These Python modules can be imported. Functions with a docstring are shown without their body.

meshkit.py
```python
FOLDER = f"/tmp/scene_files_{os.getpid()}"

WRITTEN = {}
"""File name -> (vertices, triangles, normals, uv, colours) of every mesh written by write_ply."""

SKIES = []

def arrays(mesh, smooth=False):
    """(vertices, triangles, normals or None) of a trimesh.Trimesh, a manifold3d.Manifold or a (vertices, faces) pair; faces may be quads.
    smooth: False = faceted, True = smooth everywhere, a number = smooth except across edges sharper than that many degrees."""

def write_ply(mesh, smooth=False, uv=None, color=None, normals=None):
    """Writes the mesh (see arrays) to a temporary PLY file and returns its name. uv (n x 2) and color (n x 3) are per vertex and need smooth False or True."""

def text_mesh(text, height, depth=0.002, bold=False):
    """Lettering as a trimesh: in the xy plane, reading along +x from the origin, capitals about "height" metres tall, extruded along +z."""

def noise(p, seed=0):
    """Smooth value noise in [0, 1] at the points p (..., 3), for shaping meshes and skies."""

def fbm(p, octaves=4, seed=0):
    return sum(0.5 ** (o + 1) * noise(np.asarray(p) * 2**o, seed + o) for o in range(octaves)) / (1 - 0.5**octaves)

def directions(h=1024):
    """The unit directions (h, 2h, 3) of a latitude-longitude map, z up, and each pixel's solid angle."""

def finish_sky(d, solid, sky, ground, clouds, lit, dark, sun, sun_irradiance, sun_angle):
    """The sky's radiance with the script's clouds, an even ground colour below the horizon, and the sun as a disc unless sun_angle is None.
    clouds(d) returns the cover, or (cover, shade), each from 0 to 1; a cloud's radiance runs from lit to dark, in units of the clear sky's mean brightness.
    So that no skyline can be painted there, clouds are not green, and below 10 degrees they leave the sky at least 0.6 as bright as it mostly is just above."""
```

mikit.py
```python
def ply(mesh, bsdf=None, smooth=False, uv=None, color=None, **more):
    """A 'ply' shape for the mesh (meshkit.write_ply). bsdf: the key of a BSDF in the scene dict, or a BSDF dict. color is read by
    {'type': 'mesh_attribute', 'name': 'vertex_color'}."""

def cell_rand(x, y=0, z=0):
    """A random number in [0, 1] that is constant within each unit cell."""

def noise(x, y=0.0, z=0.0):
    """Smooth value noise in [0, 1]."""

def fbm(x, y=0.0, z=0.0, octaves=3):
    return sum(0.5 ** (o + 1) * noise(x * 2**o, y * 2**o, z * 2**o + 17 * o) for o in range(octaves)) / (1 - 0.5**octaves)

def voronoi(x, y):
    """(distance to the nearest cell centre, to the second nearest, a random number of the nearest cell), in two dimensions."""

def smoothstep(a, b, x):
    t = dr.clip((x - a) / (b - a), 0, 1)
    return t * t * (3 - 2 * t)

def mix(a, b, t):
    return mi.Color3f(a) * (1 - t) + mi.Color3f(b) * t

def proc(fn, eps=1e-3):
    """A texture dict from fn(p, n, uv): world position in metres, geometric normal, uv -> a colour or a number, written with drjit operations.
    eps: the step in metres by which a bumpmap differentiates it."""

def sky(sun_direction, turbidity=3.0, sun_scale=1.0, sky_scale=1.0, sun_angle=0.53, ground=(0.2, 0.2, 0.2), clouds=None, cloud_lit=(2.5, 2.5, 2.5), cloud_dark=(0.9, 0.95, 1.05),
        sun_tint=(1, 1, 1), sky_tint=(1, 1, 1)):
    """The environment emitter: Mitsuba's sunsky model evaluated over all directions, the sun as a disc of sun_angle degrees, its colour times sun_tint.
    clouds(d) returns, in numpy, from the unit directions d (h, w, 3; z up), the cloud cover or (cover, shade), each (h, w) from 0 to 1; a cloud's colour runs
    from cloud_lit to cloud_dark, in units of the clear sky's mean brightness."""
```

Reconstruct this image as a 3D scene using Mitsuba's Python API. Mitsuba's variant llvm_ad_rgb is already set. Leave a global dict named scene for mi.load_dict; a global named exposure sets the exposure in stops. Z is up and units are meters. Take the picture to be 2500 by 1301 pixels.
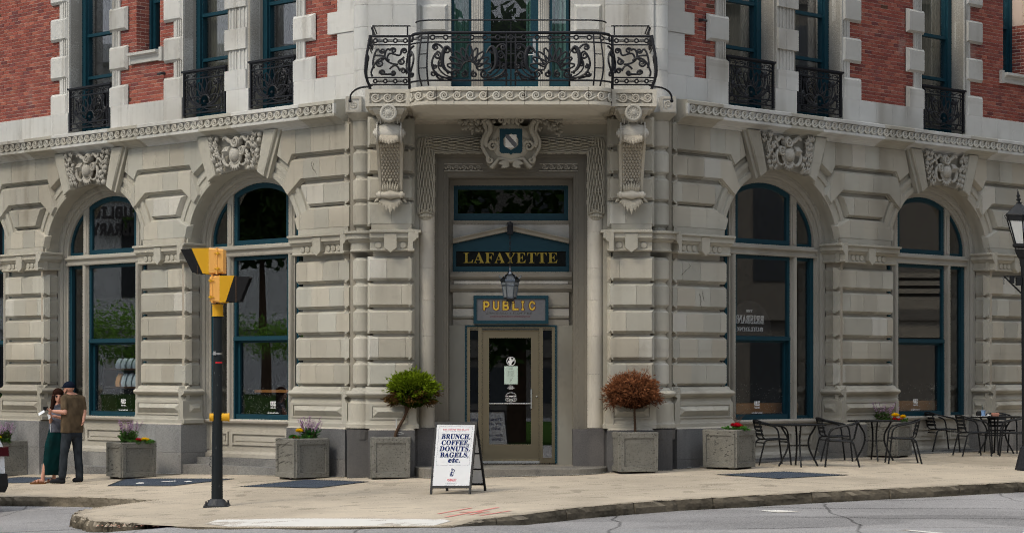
import math, random, glob
import numpy as np
import trimesh, manifold3d, mapbox_earcut
import shapely.geometry as sg
import mitsuba as mi
import drjit as dr
import mikit, meshkit
from mikit import proc, noise, fbm, voronoi, cell_rand, smoothstep, mix

T = mi.ScalarTransform4f
rnd = random.Random(7)
scene, labels = {}, {}

# ------------------------------------------------------------------ camera, sky, exposure
FPX, HOR, CXP, EYE = 5650.0, 908.0, 1250.0, 1.74
scene['camera'] = {
    'type': 'perspective', 'fov': 2 * math.degrees(math.atan(1250.0 / FPX)), 'fov_axis': 'x',
    'to_world': T().look_at(origin=[0, 0, EYE], target=[0, 10, EYE], up=[0, 0, 1]),
    'principal_point_offset_x': 0.0, 'principal_point_offset_y': -(HOR - 650.5) / 1301.0,
    'near_clip': 0.5, 'far_clip': 600.0}


def clouds(d):
    """Full cloud, brightest overhead and dimming to the horizon, a little brighter towards the hidden sun."""
    n = meshkit.fbm(d * np.array([2.2, 2.2, 4.0]), 4, 3)
    lum = 0.16 + 0.84 * np.clip(d[..., 2], 0, 1) ** 0.9 + 0.10 * (-d[..., 0]) * (1 - d[..., 2])
    return np.ones(d.shape[:2]), np.clip(1 - lum + 0.5 * (n - 0.5), 0, 1)


scene['sky'] = mikit.sky((-0.60, -0.55, 0.90), turbidity=3, sun_scale=0.30, sun_angle=18, clouds=clouds, sun_tint=(0.93, 1.0, 1.09),
                         cloud_lit=(2.66, 2.80, 3.02), cloud_dark=(0.43, 0.465, 0.53), ground=(0.2, 0.19, 0.17))
exposure = 2.38


# ------------------------------------------------------------------ materials
def rgb(*c):
    return {'type': 'rgb', 'value': list(c)}


def pack(c):
    """A piece's own colour, kept in its two uv numbers."""
    c = np.clip(np.asarray(c, float), 0, 1)
    return np.stack([np.round(c[:, 0] * 1000) + 0.02 + 0.95 * c[:, 1], c[:, 2]], 1)


def c_piece(p, n, uv):
    r = dr.floor(uv.x)
    return mi.Color3f(r / 1000.0, (uv.x - r - 0.02) / 0.95, uv.y)


VC = proc(c_piece)
TINTED = set()


PAINT = {}          # material name -> (shared BSDF, colour)


def mat(name, base, rough=0.6, metal=0.0, **k):
    """A plain material: its colour goes to the vertices and its finish is one of four shared BSDFs."""
    PAINT[name] = ('metal' if metal > 0.5 else 'gloss' if rough < 0.28 else 'satin' if rough < 0.56 else 'matte', base)
    return name


for _n, _d in (('matte', {'type': 'diffuse', 'reflectance': VC}),
               ('satin', {'type': 'principled', 'base_color': VC, 'roughness': 0.5, 'specular': 0.3}),
               ('gloss', {'type': 'principled', 'base_color': VC, 'roughness': 0.2, 'specular': 0.5}),
               ('metal', {'type': 'roughconductor', 'alpha': 0.26, 'specular_reflectance': VC})):
    scene['mat_' + _n] = {'type': 'twosided', 'b': _d}
    TINTED.add(_n)


def stained(name, weight_fn, dark, base=None, rough=0.8):
    """Stone, brick or paint whose tone comes per piece, with weathering blended over it."""
    scene['mat_' + name] = {'type': 'twosided', 'b': {'type': 'blendbsdf', 'weight': proc(weight_fn),
                   'a': {'type': 'diffuse', 'reflectance': base if base else VC},
                   'b': {'type': 'diffuse', 'reflectance': rgb(*dark)}}}
    if base is None:
        TINTED.add(name)
    return name


def w_stone(p, n, uv):
    big = fbm(p.x * 0.9 + p.y * 0.9, p.z * 0.7, p.y * 0.3, 3)
    streak = fbm((p.x - p.y) * 5.0 + p.x * 6, p.z * 0.6, p.x * 2.0, 3)
    grain = noise((p.x + p.y * 0.3) * 60, p.z * 60, p.y * 60)
    up = smoothstep(0.3, 0.9, n.z)
    drip = smoothstep(0.52, 0.85, fbm((p.x - p.y) * 4.0, p.z * 0.5, 3.0, 3)) * smoothstep(0.35, 0.7, fbm((p.x - p.y) * 0.8, p.z * 0.8, 8.0, 2))
    spot = smoothstep(0.80, 0.90, noise((p.x - p.y) * 9, p.z * 9, 5))
    return dr.clip(0.02 + 0.34 * drip + 0.08 * spot + 0.52 * smoothstep(0.45, 0.80, big) + 0.13 * smoothstep(0.55, 0.85, streak) + 0.06 * (grain - 0.35) + 0.05 * up, 0, 0.9)


def w_granite(p, n, uv):
    g = noise((p.x + p.y) * 90, p.z * 90, p.x * 70)
    big = fbm((p.x - p.y) * 1.7, p.z * 1.3, p.x, 4)
    run = smoothstep(0.50, 0.56, fbm((p.x + p.y) * 1.8, p.z * 0.9 + 3.7, p.y, 3))
    return dr.clip(0.55 * g + 0.75 * (big - 0.42) + 0.22 * run, 0, 1)


def w_brick(p, n, uv):
    big = fbm((p.x - p.y) * 1.1 + 5, p.z * 0.9, p.x, 3)
    g = noise((p.x - p.y) * 45, p.z * 45, 0)
    u = (p.x - 2.761) * 1.41421          # pale salt blooms on the right-hand brickwork
    for cu, cz, r in ((5.57, 8.26, .26), (6.80, 8.47, .20), (6.80, 8.04, .22), (9.89, 7.48, .20)):
        d2 = dr.square((u - cu) / r) + dr.square((p.z - cz) / r)
        big += 0.30 * dr.exp(-d2) * noise(u * 9, p.z * 9, 1) * dr.select(p.x > 0, 1.0, 0.0)
    return dr.clip(0.7 * smoothstep(0.62, 0.82, big) + 0.22 * (g - 0.4), 0, 0.6)


def w_paint(p, n, uv):
    return dr.clip(0.10 + 2.2 * smoothstep(0.50, 0.75, fbm(p.x * 1.3, p.y * 4.0, 0, 4)) * smoothstep(0.35, 0.6, noise(p.x * 9, p.y * 16, 2)), 0, 0.85)


def c_concrete(p, n, uv):
    a = fbm(p.x * 0.55, p.y * 0.55, 0, 4)
    b = fbm(p.x * 3.0 + 9, p.y * 3.4, 0, 4)
    g = noise(p.x * 55, p.y * 55, 0)
    spot = smoothstep(0.80, 0.86, noise(p.x * 3.1, p.y * 3.1, 4))
    # scored joints between the poured slabs run in two families that follow the two street fronts
    c1, c2 = (p.x + p.y) * 0.7071, (p.x - p.y) * 0.7071
    q1, q2 = dr.abs(c1 / 1.9 - dr.floor(c1 / 1.9) - 0.5), dr.abs(c2 / 1.9 - dr.floor(c2 / 1.9) - 0.5)
    j = dr.maximum(smoothstep(0.493, 0.497, q1), smoothstep(0.493, 0.497, q2))
    t = 0.90 + 0.46 * (a - 0.5) + 0.22 * (b - 0.5) + 0.14 * (g - 0.5) - 0.20 * spot - 0.34 * j
    return mi.Color3f(0.465, 0.405, 0.322) * dr.clip(t, 0.1, 1.4)


def c_asphalt(p, n, uv):
    a = fbm(p.x * 0.4, p.y * 0.7, 1, 4)
    g = noise(p.x * 70, p.y * 70, 0)
    wx, wy = p.x + 0.5 * fbm(p.x * 0.6, p.y * 0.6, 7, 3), p.y + 1.3 * fbm(p.x * 0.35, p.y * 0.35, 3, 3)
    crack = smoothstep(0.035, 0.0, dr.abs(wy / 1.7 - dr.floor(wy / 1.7) - 0.5)) * smoothstep(0.42, 0.55, fbm(p.x * 0.5, p.y, 11, 2))
    crack = dr.maximum(crack, 0.8 * smoothstep(0.012, 0.0, dr.abs(wx / 3.1 - dr.floor(wx / 3.1) - 0.5)))
    patch = smoothstep(0.56, 0.6, fbm(p.x * 0.18, p.y * 0.5, 20, 3))
    t = 1.0 + 0.55 * (a - 0.5) + 0.5 * (g - 0.5) - 0.22 * patch - 0.62 * crack
    return mi.Color3f(0.262, 0.256, 0.257) * dr.clip(t, 0.12, 1.6)


def c_kerb(p, n, uv):
    a = fbm(p.x * 1.5, p.y * 1.5, p.z * 6, 4)
    g = noise(p.x * 30, p.y * 30, p.z * 40)
    top = smoothstep(0.4, 0.9, n.z)
    t = dr.clip(0.4 + 1.4 * (a - 0.4) + 0.35 * (g - 0.5), 0.0, 1)
    return mix(mix((0.022, 0.020, 0.017), (0.215, 0.185, 0.14), t), (0.42, 0.365, 0.29), 0.75 * top)


def c_planter(p, n, uv):
    d, _, r = voronoi((p.x + p.y * 0.8) * 26, p.z * 26 + p.y * 9)
    pit = smoothstep(0.26, 0.16, d) * smoothstep(0.45, 0.6, r)
    a = fbm(p.x * 3, p.y * 3, p.z * 2.2, 3)
    g = noise(p.x * 80, p.y * 80, p.z * 80)
    t = 0.9 + 0.55 * (a - 0.5) + 0.55 * (g - 0.5)
    return mix(mi.Color3f(0.205, 0.20, 0.18) * t, (0.03, 0.03, 0.028), 0.85 * pit)


def c_grate(p, n, uv):
    c1, c2 = (p.x + p.y) * 0.7071 * 14, (p.x - p.y) * 0.7071 * 14
    a, b = dr.abs(c1 - dr.floor(c1) - 0.5), dr.abs(c2 - dr.floor(c2) - 0.5)
    return mix((0.03, 0.04, 0.058), (0.085, 0.10, 0.125), smoothstep(0.28, 0.42, dr.maximum(a, b)))


stained('stone', w_stone, (0.20, 0.18, 0.145))
stained('granite', w_granite, (0.07, 0.07, 0.075))
stained('brick', w_brick, (0.30, 0.20, 0.18))
for nm, fn, r in (('concrete', c_concrete, 0.85), ('asphalt', c_asphalt, 0.8), ('kerbstone', c_kerb, 0.9),
                  ('planter_mix', c_planter, 0.9), ('grate', c_grate, 0.6)):
    scene['mat_' + nm] = {'type': 'twosided', 'b': {'type': 'diffuse', 'reflectance': proc(fn)}}
mat('skin', (0.50, 0.26, 0.19), 0.5)


def w_cloth(p, n, uv):
    return dr.clip(1.3 * (fbm(p.x * 14, p.y * 14, p.z * 7, 3) - 0.35), 0, 0.8)


stained('cloth', w_cloth, (0.008, 0.009, 0.010))


def cloth(name, c, dark=None):
    PAINT[name] = ('cloth', c)


mat('mortar', (0.56, 0.45, 0.385), 0.9)
mat('teal', (0.004, 0.038, 0.058), 0.4)
mat('iron', (0.009, 0.010, 0.014), 0.5)
mat('iron_worn', (0.035, 0.037, 0.042), 0.45)
mat('black_metal', (0.008, 0.009, 0.011), 0.35)
mat('bronze', (0.24, 0.205, 0.14), 0.36, metal=0.85)
mat('steel', (0.55, 0.55, 0.54), 0.3, metal=0.9)
mat('lantern_metal', (0.13, 0.15, 0.18), 0.35, metal=0.6)
mat('gold_paint', (0.55, 0.40, 0.05), 0.5)
mat('gold_leaf', (0.32, 0.24, 0.035), 0.4)
mat('sign_grey', (0.125, 0.13, 0.145), 0.5)
mat('black_glass', (0.006, 0.007, 0.008), 0.12)
mat('maroon', (0.10, 0.012, 0.016), 0.5)
mat('grey_letter', (0.055, 0.05, 0.05), 0.5)
mat('navy', (0.014, 0.028, 0.105), 0.6)
mat('red_ink', (0.50, 0.03, 0.05), 0.6)
mat('white_vinyl', (0.78, 0.79, 0.80), 0.5)
mat('poster', (0.66, 0.68, 0.71), 0.6)
mat('poster_blue', (0.45, 0.58, 0.68), 0.5)
mat('pale_paper', (0.50, 0.62, 0.55), 0.7)
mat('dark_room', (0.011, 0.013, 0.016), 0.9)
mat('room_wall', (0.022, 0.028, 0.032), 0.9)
mat('wood_bar', (0.26, 0.12, 0.035), 0.5)
mat('shelf_wood', (0.06, 0.038, 0.022), 0.6)
mat('kraft', (0.50, 0.30, 0.13), 0.7)
mat('silver_bag', (0.34, 0.44, 0.50), 0.4)
mat('curtain', (0.10, 0.105, 0.085), 0.9)
mat('curtain_teal', (0.10, 0.22, 0.20), 0.8)
mat('signal_yellow', (0.62, 0.33, 0.012), 0.45)
mat('signal_yellow_worn', (0.78, 0.40, 0.10), 0.5)
mat('visor_black', (0.006, 0.006, 0.007), 0.5)
mat('pole_green', (0.008, 0.012, 0.015), 0.5)
mat('red_plastic', (0.60, 0.02, 0.03), 0.4)
mat('soil', (0.030, 0.022, 0.016), 0.95)
mat('bark', (0.085, 0.055, 0.038), 0.9)
mat('petal_yellow', (0.80, 0.50, 0.005), 0.6)
mat('petal_red', (0.42, 0.008, 0.02), 0.6)
mat('petal_lilac', (0.40, 0.25, 0.43), 0.7)
mat('car_white', (0.72, 0.73, 0.75), 0.25, clearcoat=0.6)
mat('car_dark', (0.012, 0.012, 0.013), 0.5)
mat('tail_red', (0.055, 0.004, 0.008), 0.15)
mat('tyre', (0.012, 0.012, 0.012), 0.8)
mat('hair_brown', (0.026, 0.013, 0.010), 0.7)
mat('cap_navy', (0.010, 0.014, 0.026), 0.8)
mat('shoe_dark', (0.022, 0.024, 0.028), 0.6)
mat('sandal', (0.20, 0.085, 0.035), 0.6)
stained('worn_paint', w_paint, (0.33, 0.29, 0.24))
mat('paint_white', (0.72, 0.71, 0.68), 0.7)
mat('paint_pink', (0.62, 0.24, 0.21), 0.8)
mat('blue_cup', (0.22, 0.36, 0.60), 0.25)
mat('salmon', (0.55, 0.27, 0.20), 0.6)
mat('lamp_glass', (0.50, 0.52, 0.53), 0.25)
mat('lantern_glass', (0.16, 0.18, 0.20), 0.2)
cloth('shirt_olive', (0.135, 0.098, 0.062), (0.05, 0.036, 0.024))
cloth('jeans', (0.040, 0.048, 0.058), (0.014, 0.017, 0.022))
cloth('skirt_green', (0.006, 0.034, 0.036), (0.002, 0.018, 0.020))
cloth('top_grey', (0.14, 0.15, 0.19), (0.06, 0.065, 0.09))
scene['mat_pane_glass'] = {'type': 'thindielectric', 'int_ior': 1.95}
scene['mat_door_glass'] = {'type': 'thindielectric', 'int_ior': 2.3}
scene['mat_leaf_green'] = {'type': 'principledthin', 'base_color': VC, 'roughness': 0.6, 'diff_trans': 0.5}
TINTED.add('leaf_green')


# ------------------------------------------------------------------ mesh helpers
class B:
    """Collects vertices and triangles in the local coordinates (u along, v outward, z up)."""

    def __init__(s):
        s.v, s.f, s.n = [], [], 0

    def add(s, v, f):
        v, f = np.asarray(v, float).reshape(-1, 3), np.asarray(f, int)
        if f.shape[1] == 4:
            f = np.vstack([f[:, [0, 1, 2]], f[:, [0, 2, 3]]])
        s.v.append(v)
        s.f.append(f + s.n)
        s.n += len(v)
        return s

    def mesh(s, m, M=None):
        v = np.array(m.vertices)
        return s.add(v if M is None else v @ np.asarray(M)[:3, :3].T + np.asarray(M)[:3, 3], m.faces)

    def box(s, a0, a1, b0, b1, c0, c1):
        v = [[x, y, z] for x in (a0, a1) for y in (b0, b1) for z in (c0, c1)]
        return s.add(v, [[0, 1, 3, 2], [4, 6, 7, 5], [0, 4, 5, 1], [2, 3, 7, 6], [0, 2, 6, 4], [1, 5, 7, 3]])

    def loft(s, rings, cap0=True, cap1=True, closed=True):
        r = np.asarray(rings, float)
        k, n = r.shape[:2]
        i, j = np.meshgrid(np.arange(k - 1), np.arange(n if closed else n - 1), indexing='ij')
        a, b = i * n + j, i * n + (j + 1) % n
        s.add(r.reshape(-1, 3), np.stack([a, b, b + n, a + n], -1).reshape(-1, 4))
        for want, ring in ((cap0, r[0]), (cap1, r[-1])):
            if want:
                s.fill(ring)
        return s

    def fill(s, ring):
        ring = np.asarray(ring, float)
        nrm = sum(np.cross(ring[i], ring[(i + 1) % len(ring)]) for i in range(len(ring)))
        ax = int(np.argmax(np.abs(nrm)))
        p = np.delete(ring, ax, 1)
        t = mapbox_earcut.triangulate_float64(np.ascontiguousarray(p), np.array([len(p)], np.uint32)).reshape(-1, 3)
        if len(t):
            s.add(ring, t)
        return s

    def ext_u(s, prof, u0, u1, caps=True):
        """A (v, z) profile drawn out along u."""
        p = np.asarray(prof, float)
        o = np.ones((len(p), 1))
        return s.loft([np.hstack([o * u0, p]), np.hstack([o * u1, p])], caps, caps)

    def prism(s, poly, v0, v1):
        """A (u, z) polygon (array or shapely, holes allowed) drawn out along v."""
        polys = [poly] if not hasattr(poly, 'geoms') else list(poly.geoms)
        for q in polys:
            q = q if hasattr(q, 'exterior') else sg.Polygon(q)
            rings = [np.array(q.exterior.coords)[:-1]] + [np.array(h.coords)[:-1] for h in q.interiors]
            pts = np.vstack(rings)
            t = mapbox_earcut.triangulate_float64(pts, np.cumsum([len(r) for r in rings]).astype(np.uint32)).reshape(-1, 3)
            for v in (v0, v1):
                s.add(np.stack([pts[:, 0], np.full(len(pts), v), pts[:, 1]], 1), t)
            for r in rings:
                a = np.stack([r[:, 0], np.full(len(r), v0), r[:, 1]], 1)
                b = a + [0, v1 - v0, 0]
                s.loft([a, b], False, False)
        return s

    def tube(s, pts, r, n=6, cap=True):
        p = np.asarray(pts, float)
        r = np.broadcast_to(np.asarray(r, float), (len(p),))
        t = np.gradient(p, axis=0)
        t /= np.linalg.norm(t, axis=1, keepdims=True) + 1e-12
        a = np.cross(t[0], [0.3, 0.2, 0.93] if abs(t[0][2]) < 0.9 else [1, 0.1, 0])
        rings = []
        ang = np.arange(n) * 2 * math.pi / n
        for k in range(len(p)):
            a = a - t[k] * np.dot(a, t[k])
            a /= np.linalg.norm(a) + 1e-12
            b = np.cross(t[k], a)
            rings.append(p[k] + r[k] * (np.cos(ang)[:, None] * a + np.sin(ang)[:, None] * b))
        return s.loft(rings, cap, cap)

    def rev(s, prof, c=(0, 0, 0), n=20, axis=2, a0=0, a1=2 * math.pi):
        """A (radius, height) profile turned about an axis through c."""
        full = abs(a1 - a0 - 2 * math.pi) < 1e-6
        ang = np.linspace(a0, a1, n, endpoint=not full)
        rings = []
        for r, h in prof:
            x, y, z = r * np.cos(ang), r * np.sin(ang), np.full(n, h)
            q = {2: (x, y, z), 1: (x, z, y), 0: (z, x, y)}[axis]
            rings.append(np.stack(q, 1) + np.asarray(c, float))
        return s.loft(rings, False, False, closed=full)

    def ball(s, c, r, n=8, k=12):
        r = np.broadcast_to(np.asarray(r, float), (3,))
        th = np.linspace(0, math.pi, n)
        ph = np.arange(k) * 2 * math.pi / k
        return s.loft([np.stack([np.sin(t) * np.cos(ph) * r[0], np.sin(t) * np.sin(ph) * r[1], np.full(k, np.cos(t) * r[2])], 1) + np.asarray(c, float) for t in th], False, False)

    def raised(s, poly, kinds, depth=0.115, v=0.0):
        """A stone face that stands proud: poly is a (u, z) ring, kinds one letter per edge: u(p) bevel, d(own) moulding, s(ide) bevel, j(oint)."""
        p = np.asarray(poly, float)
        if sum(p[i][0] * p[(i + 1) % len(p)][1] - p[(i + 1) % len(p)][0] * p[i][1] for i in range(len(p))) < 0:
            p, kinds = p[::-1], kinds[:-1][::-1] + kinds[-1]
        m_ = min(1.0, depth / .115)
        steps = ((0, 0, 0, 0), (-0.028 * m_, .016, 0.0, .012), (-0.031 * m_, .019, .017, .014), (-0.068 * m_, .035, .020, .030), (-0.071 * m_, .038, .042, .032), (-depth, .054, .044, .048))
        col = {'u': 1, 'd': 2, 's': 3}
        rings = []
        for st in steps:
            off = [st[col[k]] if k in col else -0.0022 for k in kinds]
            q = offset_poly(p, off)
            rings.append(np.stack([q[:, 0], np.full(len(q), v + st[0]), q[:, 1]], 1))
        return s.loft(rings, True, False)


def offset_poly(p, off):
    n = len(p)
    out = np.zeros_like(p)
    e = np.roll(p, -1, 0) - p
    L = np.linalg.norm(e, axis=1, keepdims=True) + 1e-12
    nr = np.stack([e[:, 1], -e[:, 0]], 1) / L
    for i in range(n):
        a, b = nr[i - 1], nr[i]
        d = a[0] * b[1] - a[1] * b[0]
        da, db = np.dot(a, p[i]) + off[i - 1], np.dot(b, p[i]) + off[i]
        out[i] = p[i] + b * off[i] if abs(d) < 0.05 else np.array([(da * b[1] - db * a[1]) / d, (a[0] * db - b[0] * da) / d])
    return out


class Frame:
    def __init__(s, o, u, v):
        s.o, s.M = np.asarray(o, float), np.stack([np.asarray(u, float), np.asarray(v, float), [0, 0, 1.0]], 1)

    def __call__(s, p):
        return np.asarray(p, float) @ s.M.T + s.o


Q = math.sqrt(0.5)
FL = Frame((-2.797, 39.7, 0), (-Q, Q, 0), (-Q, -Q, 0))      # the front along the left street
FR = Frame((2.761, 39.7, 0), (Q, Q, 0), (Q, -Q, 0))         # the front along the right street
XC = -0.018
FC = Frame((XC, 39.0, 0), (1, 0, 0), (0, -1, 0))            # the canted corner bay
FW = Frame((0, 0, 0), (1, 0, 0), (0, 1, 0))                 # the world itself


def place(x, y, z=0.0, deg=0.0):
    a = math.radians(deg)
    return Frame((x, y, z), (math.cos(a), math.sin(a), 0), (-math.sin(a), math.cos(a), 0))


USED = {}


def key(name, parent=None):
    k = name if parent is None else parent + '__' + name
    i = USED.get(k, -1) + 1
    USED[k] = i
    return k if i == 0 else '%s_%03d' % (k, i)


def put(name, b, bsdf, frame=FW, parent=None, smooth=False, col=None, label=None, kind=None, cat=None, group=None):
    """One entry of the scene."""
    k = key(name, parent)
    v, f = np.vstack(b.v), np.vstack(b.f)
    v = frame(v)
    if np.linalg.det(frame.M) < 0:
        f = f[:, ::-1]
    v, f, n = meshkit.arrays((v, f), smooth)
    c = None
    if bsdf in PAINT:
        bsdf, col = PAINT[bsdf]
    if bsdf in TINTED:
        c = np.asarray(col if col is not None else (0.4, 0.37, 0.31), float)
        c = np.broadcast_to(c, (len(v), 3)) if c.ndim == 1 else c
    if n is not None:
        path = meshkit.write_ply((v, f), False, None if c is None else pack(c), None, n)
        scene[k] = {'type': 'ply', 'filename': path, 'face_normals': False, 'bsdf': {'type': 'ref', 'id': 'mat_' + bsdf}}
    else:
        scene[k] = mikit.ply((v, f), 'mat_' + bsdf, False, uv=None if c is None else pack(c))
    note(k, label, kind, cat, group)
    return k


def note(k, label=None, kind=None, cat=None, group=None):
    d = {a: b for a, b in (('label', label), ('kind', kind), ('category', cat), ('group', group)) if b}
    if d:
        labels[k] = d
    return k


def thing(name, label, cat, group=None):
    return note(key(name), label, None, cat, group)


def tone(c, s=0.06, r=rnd):
    k = 1 + r.uniform(-s, s)
    w = r.uniform(-s, s) * 0.25
    return (c[0] * k * (1 + w), c[1] * k, c[2] * k * (1 - w))


def ground(x, y):
    xx = np.clip(x, -13, 13)
    return 0.025 + 0.024 * xx - 0.0023 * xx * xx + 0.015 * (np.clip(y, 5, 60) - 39)


def on_ground(px, py, drop=0.0):
    """Where the ray through a point of the photograph meets the pavement (drop: how far below it)."""
    y = 35.0
    for _ in range(60):
        x = (px - CXP) / FPX * y
        z = ground(x, y) - drop
        y = 0.5 * y + 0.5 * (EYE - z) * FPX / (py - HOR)
    x = (px - CXP) / FPX * y
    return np.array([x, y, ground(x, y) - drop])


# ------------------------------------------------------------------ lettering
_FONT = {}


def glyphs(text, height, font='Inter', bold=0, slant=0.0, space=0.0):
    """The outline of a line of lettering as a shapely shape, capitals height tall, starting at the origin."""
    from PIL import Image, ImageDraw, ImageFont
    from shapely import affinity, box, union_all
    f = _FONT.setdefault(font, ImageFont.truetype([x for x in glob.glob('/opt/blender-*/*/datafiles/fonts/*') if font in x][0], 96))
    x, parts = 0.0, []
    cap = f.getbbox(text[0] if font != 'Inter' else 'H', anchor='ls')
    cap = -cap[1]
    for ch in text:
        adv = f.getlength(ch)
        if ch.strip():
            x0, y0, x1, y1 = f.getbbox(ch, anchor='ls', stroke_width=bold)
            im = Image.new('L', (x1 - x0 + 8, y1 - y0 + 8))
            ImageDraw.Draw(im).text((4 - x0, 4 - y0), ch, 255, f, anchor='ls', stroke_width=bold)
            on = np.pad(np.asarray(im) > 127, ((0, 0), (1, 1))).astype(np.int8)
            rows, st = np.nonzero(np.diff(on, axis=1) == 1)
            en = np.nonzero(np.diff(on, axis=1) == -1)[1]
            g = union_all(box(st, -rows - 1, en, -rows)).buffer(0.7).buffer(-0.7).simplify(0.8)
            parts.append(affinity.affine_transform(g, [1, slant, 0, 1, x - 4 + x0 + slant * (4 - y0), 4 - y0]))
        x += adv + space * 96 + bold
    s = height / cap
    g = affinity.scale(union_all(parts), s, s, origin=(0, 0))
    return g


def serif(t, italic=False):
    base_u, base_l = (0x1D468, 0x1D482) if italic else (0x1D400, 0x1D41A)
    return ''.join(chr(base_u + ord(c) - 65) if 'A' <= c <= 'Z' else chr(base_l + ord(c) - 97) if 'a' <= c <= 'z' else c for c in t)


def fit_text(g, u0, u1, z0, z1):
    """Moves and scales a lettering shape into a rectangle."""
    from shapely import affinity
    a, b, c, d = g.bounds
    sx, sz = (u1 - u0) / (c - a), (z1 - z0) / (d - b)
    return affinity.affine_transform(g, [sx, 0, 0, sz, u0 - a * sx, z0 - b * sz])
# ------------------------------------------------------------------ the building: stone, brick and windows of the two street fronts
BEIGE, PALE, TRIM = (0.435, 0.418, 0.362), (0.575, 0.578, 0.56), (0.375, 0.36, 0.32)
GRAN = (0.35, 0.355, 0.355)
BLD = thing('corner_building', 'ornate corner building of rusticated beige stone and red brick with arched windows', 'building')
AB, ZS, CROWN = 1.31, 4.10, 5.41
COURSES = [1.545 + 0.444 * k for k in range(5)]


def ell(du, a, grow=0.0):
    aa, bb = a + grow, AB + grow
    return ZS + bb * math.sqrt(max(0.0, 1 - (du / aa) ** 2))


def split_blocks(poly, kinds, cuts):
    """Cuts a face polygon along upright joints; yields (ring, kinds)."""
    P = sg.Polygon(poly)
    edges = [(sg.LineString([poly[i], poly[(i + 1) % len(poly)]]), kinds[i]) for i in range(len(poly))]
    x0, _, x1, _ = P.bounds
    xs = [x0 - 1] + [c for c in cuts if x0 + 0.10 < c < x1 - 0.10] + [x1 + 1]
    for a, b in zip(xs[:-1], xs[1:]):
        q = P.intersection(sg.box(a, -50, b, 50))
        for g in getattr(q, 'geoms', [q]):
            if g.area < 1e-3 or not hasattr(g, 'exterior'):
                continue
            r = np.array(g.exterior.coords)[:-1]
            keep = [i for i in range(len(r)) if np.linalg.norm(r[i] - r[i - 1]) > 1e-4]
            r = r[keep]
            ks = ''
            for i in range(len(r)):
                m = sg.Point((r[i] + r[(i + 1) % len(r)]) / 2)
                d, kd = min(((e.distance(m), kd) for e, kd in edges), key=lambda t: t[0])
                ks += kd if d < 1e-4 else 'j'
            yield r, ks


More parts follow.
